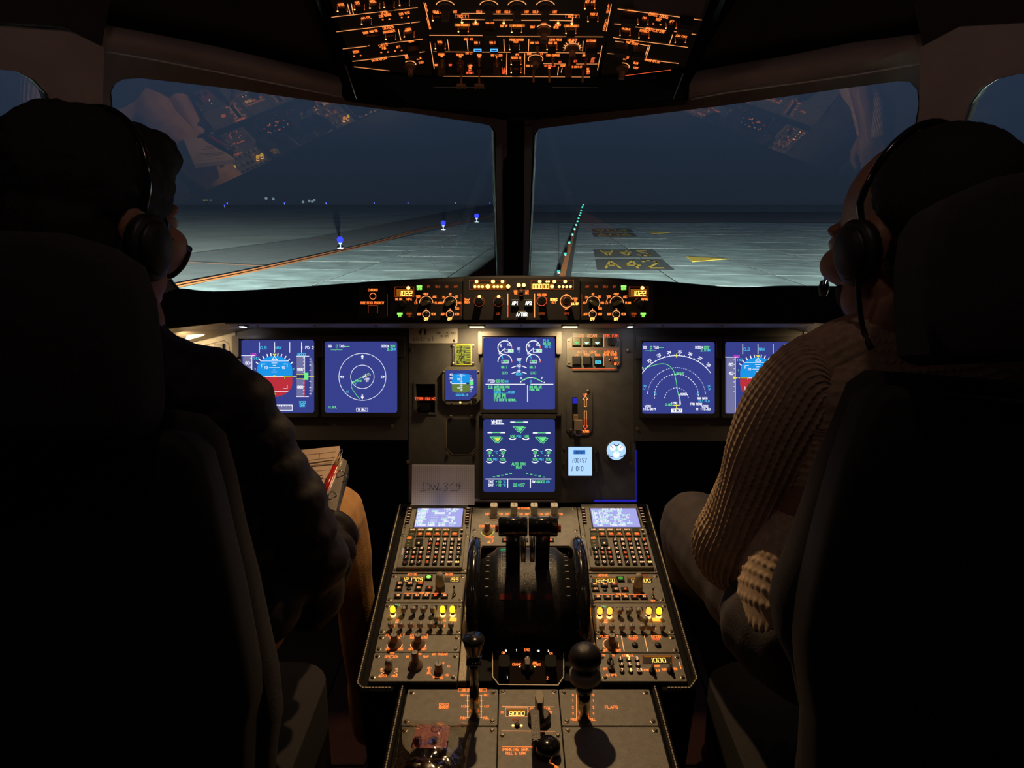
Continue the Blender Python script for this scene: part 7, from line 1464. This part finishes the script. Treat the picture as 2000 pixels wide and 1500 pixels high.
# ---------------- headsets, spectacles
def headset(lab,hc,R,k,side,mic,bw=.100,bh=.0945,cz=-.010,yb_=.002):
    o=root('headset',hc+R@V((0,0,.13*k)),lab,'headset','headsets worn by the two people'); inv=o.matrix_world.inverted(); g=lambda x,y,z: inv@(hc+R@(V((x,y,z))*k))
    b=MB(BLKGLOSS); b.tube([g(bw*cos(a),yb_*max(0,sin(a)),.044+bh*sin(a)) for a in [pi*q/24 for q in range(-3,28)]],.0042*k,10); b.build('headband',o,True)
    for s in (-1,1):
        b=MB(BLACK); c=V((s*.088,.0,cz)); 
        for (x0,x1,r) in ((0,.020,.033),(.020,.028,.026)):
            P=[]; n=20
            for xx,rr_ in ((x0,r*.9),(x0+.003,r),(x1-.003,r),(x1,r*.85)): P.append([g(c.x+s*(xx-.006),c.y+rr_*.85*cos(2*pi*q/n),c.z+rr_*1.15*sin(2*pi*q/n)) for q in range(n)])
            base=len(b.v)
            for ring in P: b.v+=[tuple(p) for p in ring]
            for l in range(3):
                for q in range(n): j=(q+1)%n; b.f.append((base+l*n+q,base+l*n+j,base+(l+1)*n+j,base+(l+1)*n+q)); b.m.append(0)
            b.f.append(tuple(base+q for q in range(n))); b.f.append(tuple(base+3*n+q for q in range(n))); b.m+=[0,0]
        b.build('ear_cup',o,True)
    b=MB(BLKGLOSS); P=[inv@p for p in cr_(mic,6)]; b.tube(P,.0024,8); b.build('microphone_boom',o,True); b=MB(BLACK); ee=P[-1]; b.tube([ee+V((0,0,.010)),ee,ee-V((0,0,.012))],[.005,.008,.005],10); b.build('microphone',o,True)
    return o,inv
o,inv=headset('black headset on the dark-haired person in spectacles, left',hcL,RL,1.08,1,[W(305,505,.90),W(322,470,.925),W(327,440,.97),W(316,415,1.01)],.092,.085,-.030)
o,inv=headset('black headset with thin boom microphone on the person in the sweater, right',hcR,RR,1.06,-1,[W(1690,505,.91),W(1662,495,.93),W(1630,520,.98),W(1612,545,1.03),W(1609,562,1.06)],.087,.086,-.012,-.035)
b=MB(BLACK); b.tube([inv@p for p in cr_([W(1678,515,.90),W(1676,560,.90),W(1680,610,.91),W(1688,650,.91),W(1700,680,.90)],6)],.0035,8); b.build('cable',o,True)
g=root('spectacles',W(345,480,.99),'dark tortoiseshell spectacles on the left person, one lens catching the taxiway','spectacles'); inv=g.matrix_world.inverted()
TOR=mat('tortoiseshell',(.05,.018,.006),.15,0,60,.8)
b=MB(TOR); b.tube([inv@p for p in (W(296,459,.93),W(318,464,.955),W(345,474,.985),W(370,488,1.01))],[.0035,.0045,.0052,.005],8); b.build('temple_arm',g,True)
b=MB(TOR); rim=[W(370,488,1.01),W(366,502,1.01),W(358,518,1.012),W(346,531,1.014),W(332,540,1.018),W(318,541,1.022),W(306,532,1.03),W(304,512,1.035),W(312,492,1.03),W(330,482,1.02),W(352,482,1.013)]
P=[tuple(p) for p in cr_(rim+[rim[0]],5)]; b.tube([inv@V(p) for p in P],.0036,8); b.build('lens_rim',g,True)
b=MB(clear('lens_glass',(1,1,1),1.2,.0,.03)); b.face([inv@V(p) for p in P[:-1]]); b.build('lens',g)
# ---------------- folder with papers, pen
o=root('ring_folder',W(680,1000,1.30),'open ring folder of printed sheets resting on the tan-trousered knee','folder'); inv=o.matrix_world.inverted()
SHT=mat('warm_paper',(.55,.40,.30),.8)
fp=Panel(W(620,940,1.33),(W(660,870,1.42)-W(580,876,1.40)),(W(650,870,1.42)-W(612,1010,1.28)))
def fq(u,v,z=0): x,y=fp.loc(u,v); return inv@fp.wp(x,y,z)
b=MB(SHT); P=[fq(540,884),fq(663,871),fq(664,876),fq(628,985),fq(560,1000)]; Q=[fq(540,884,-.012),fq(663,871,-.012),fq(664,876,-.012),fq(628,985,-.012),fq(560,1000,-.012)]
b.face(P[::-1]); b.face(Q)
for k in range(5): j=(k+1)%5; b.face([P[k],P[j],Q[j],Q[k]])
b.build('printed_sheets',o)
b=MB(mat('form_print',(.06,.04,.035),.8))
def fl_(u0,v0,u1,v1,w): 
    a,c=V(fq(u0,v0,.0006)),V(fq(u1,v1,.0006)); d=V(fq(u0,v0+w,.0006))-a; b.face([a,a+d,c+d,c])
for (u0,v0,u1,v1,w) in ((560,893,657,882,.5),(560,904,654,893,.6),(590,906.5,652,898,1.4),(590,912,650,903,.5),(560,916,648,906,2),(560,927,642,917,.5),(592,908,640,900,1.2),(590,944-9,630,928,1.2),(600,940,640,934,.5),(606,937,631,933,2.2),(609,943.5,629,940,2.2),(617,954,632,952,1.2),(624,882,624.5,890,8),(655,876,637,940,.5)): fl_(u0,v0,u1,v1,w)
b.build('form_print',o)
b=MB(BLACK); P=[(668,897),(680,905),(681,916),(652,1018),(640,1008),(626,978),(655,905)]; A=[fq(u,v,-.002) for u,v in P]; B=[fq(u,v,-.02) for u,v in P]
b.face(A[::-1]); b.face(B)
for k in range(len(A)): j=(k+1)%len(A); b.face([A[k],A[j],B[j],B[k]])
b.build('cover',o)
b=MB(clear('folder_sleeve',(1,.95,.9),3,.25,.22,(.55,.5,.46))); b.face([fq(u,v,.010) for u,v in ((669,902),(678,908),(657,1005),(636,1000),(632,980),(650,930))]); b.build('clear_sleeve',o)
b=MB(mat('paper_edge',(.5,.43,.35),.7)); b.face([fq(u,v,.006) for u,v in ((664,905),(676,907),(668,928),(645,1002),(638,998),(652,950))][::-1]); b.build('paper_edge',o)
for (u,v) in ((666,936),(650,978)):
    b=MB(CHROME); c=[fq(u-11+22*(k/10),v-3+6*(k/10)*.2,.004+.016*sin(pi*k/10)) for k in range(11)]; b.tube([V(p) for p in c],.0011,8); b.build('binder_ring',o,True)
p=root('pen',W(645,940,1.30),'red barrelled pen clipped to the folder','pen'); inv=p.matrix_world.inverted()
def pq(u,v,z): x,y=fp.loc(u,v); return inv@fp.wp(x,y,z)
b=MB(mat('red_pen_plastic',(.40,.008,.008),.25)); b.tube([pq(634,971,.012),pq(637,964,.014),pq(654,924,.016)],[.002,.0048,.0048],12); b.build('barrel',p,True)
b=MB(mat('amber_pen_cap',(.5,.33,.16),.3)); b.tube([pq(654,924,.016),pq(663,906,.016),pq(665,901,.016)],[.0044,.004,.003],12); b.build('cap',p,True)
b=MB(CHROME); b.tube([pq(661,906,.020),pq(665,895,.021),pq(668,893,.021),pq(669,898,.021),pq(661,916,.021)],.0009,6); b.build('clip',p,True)
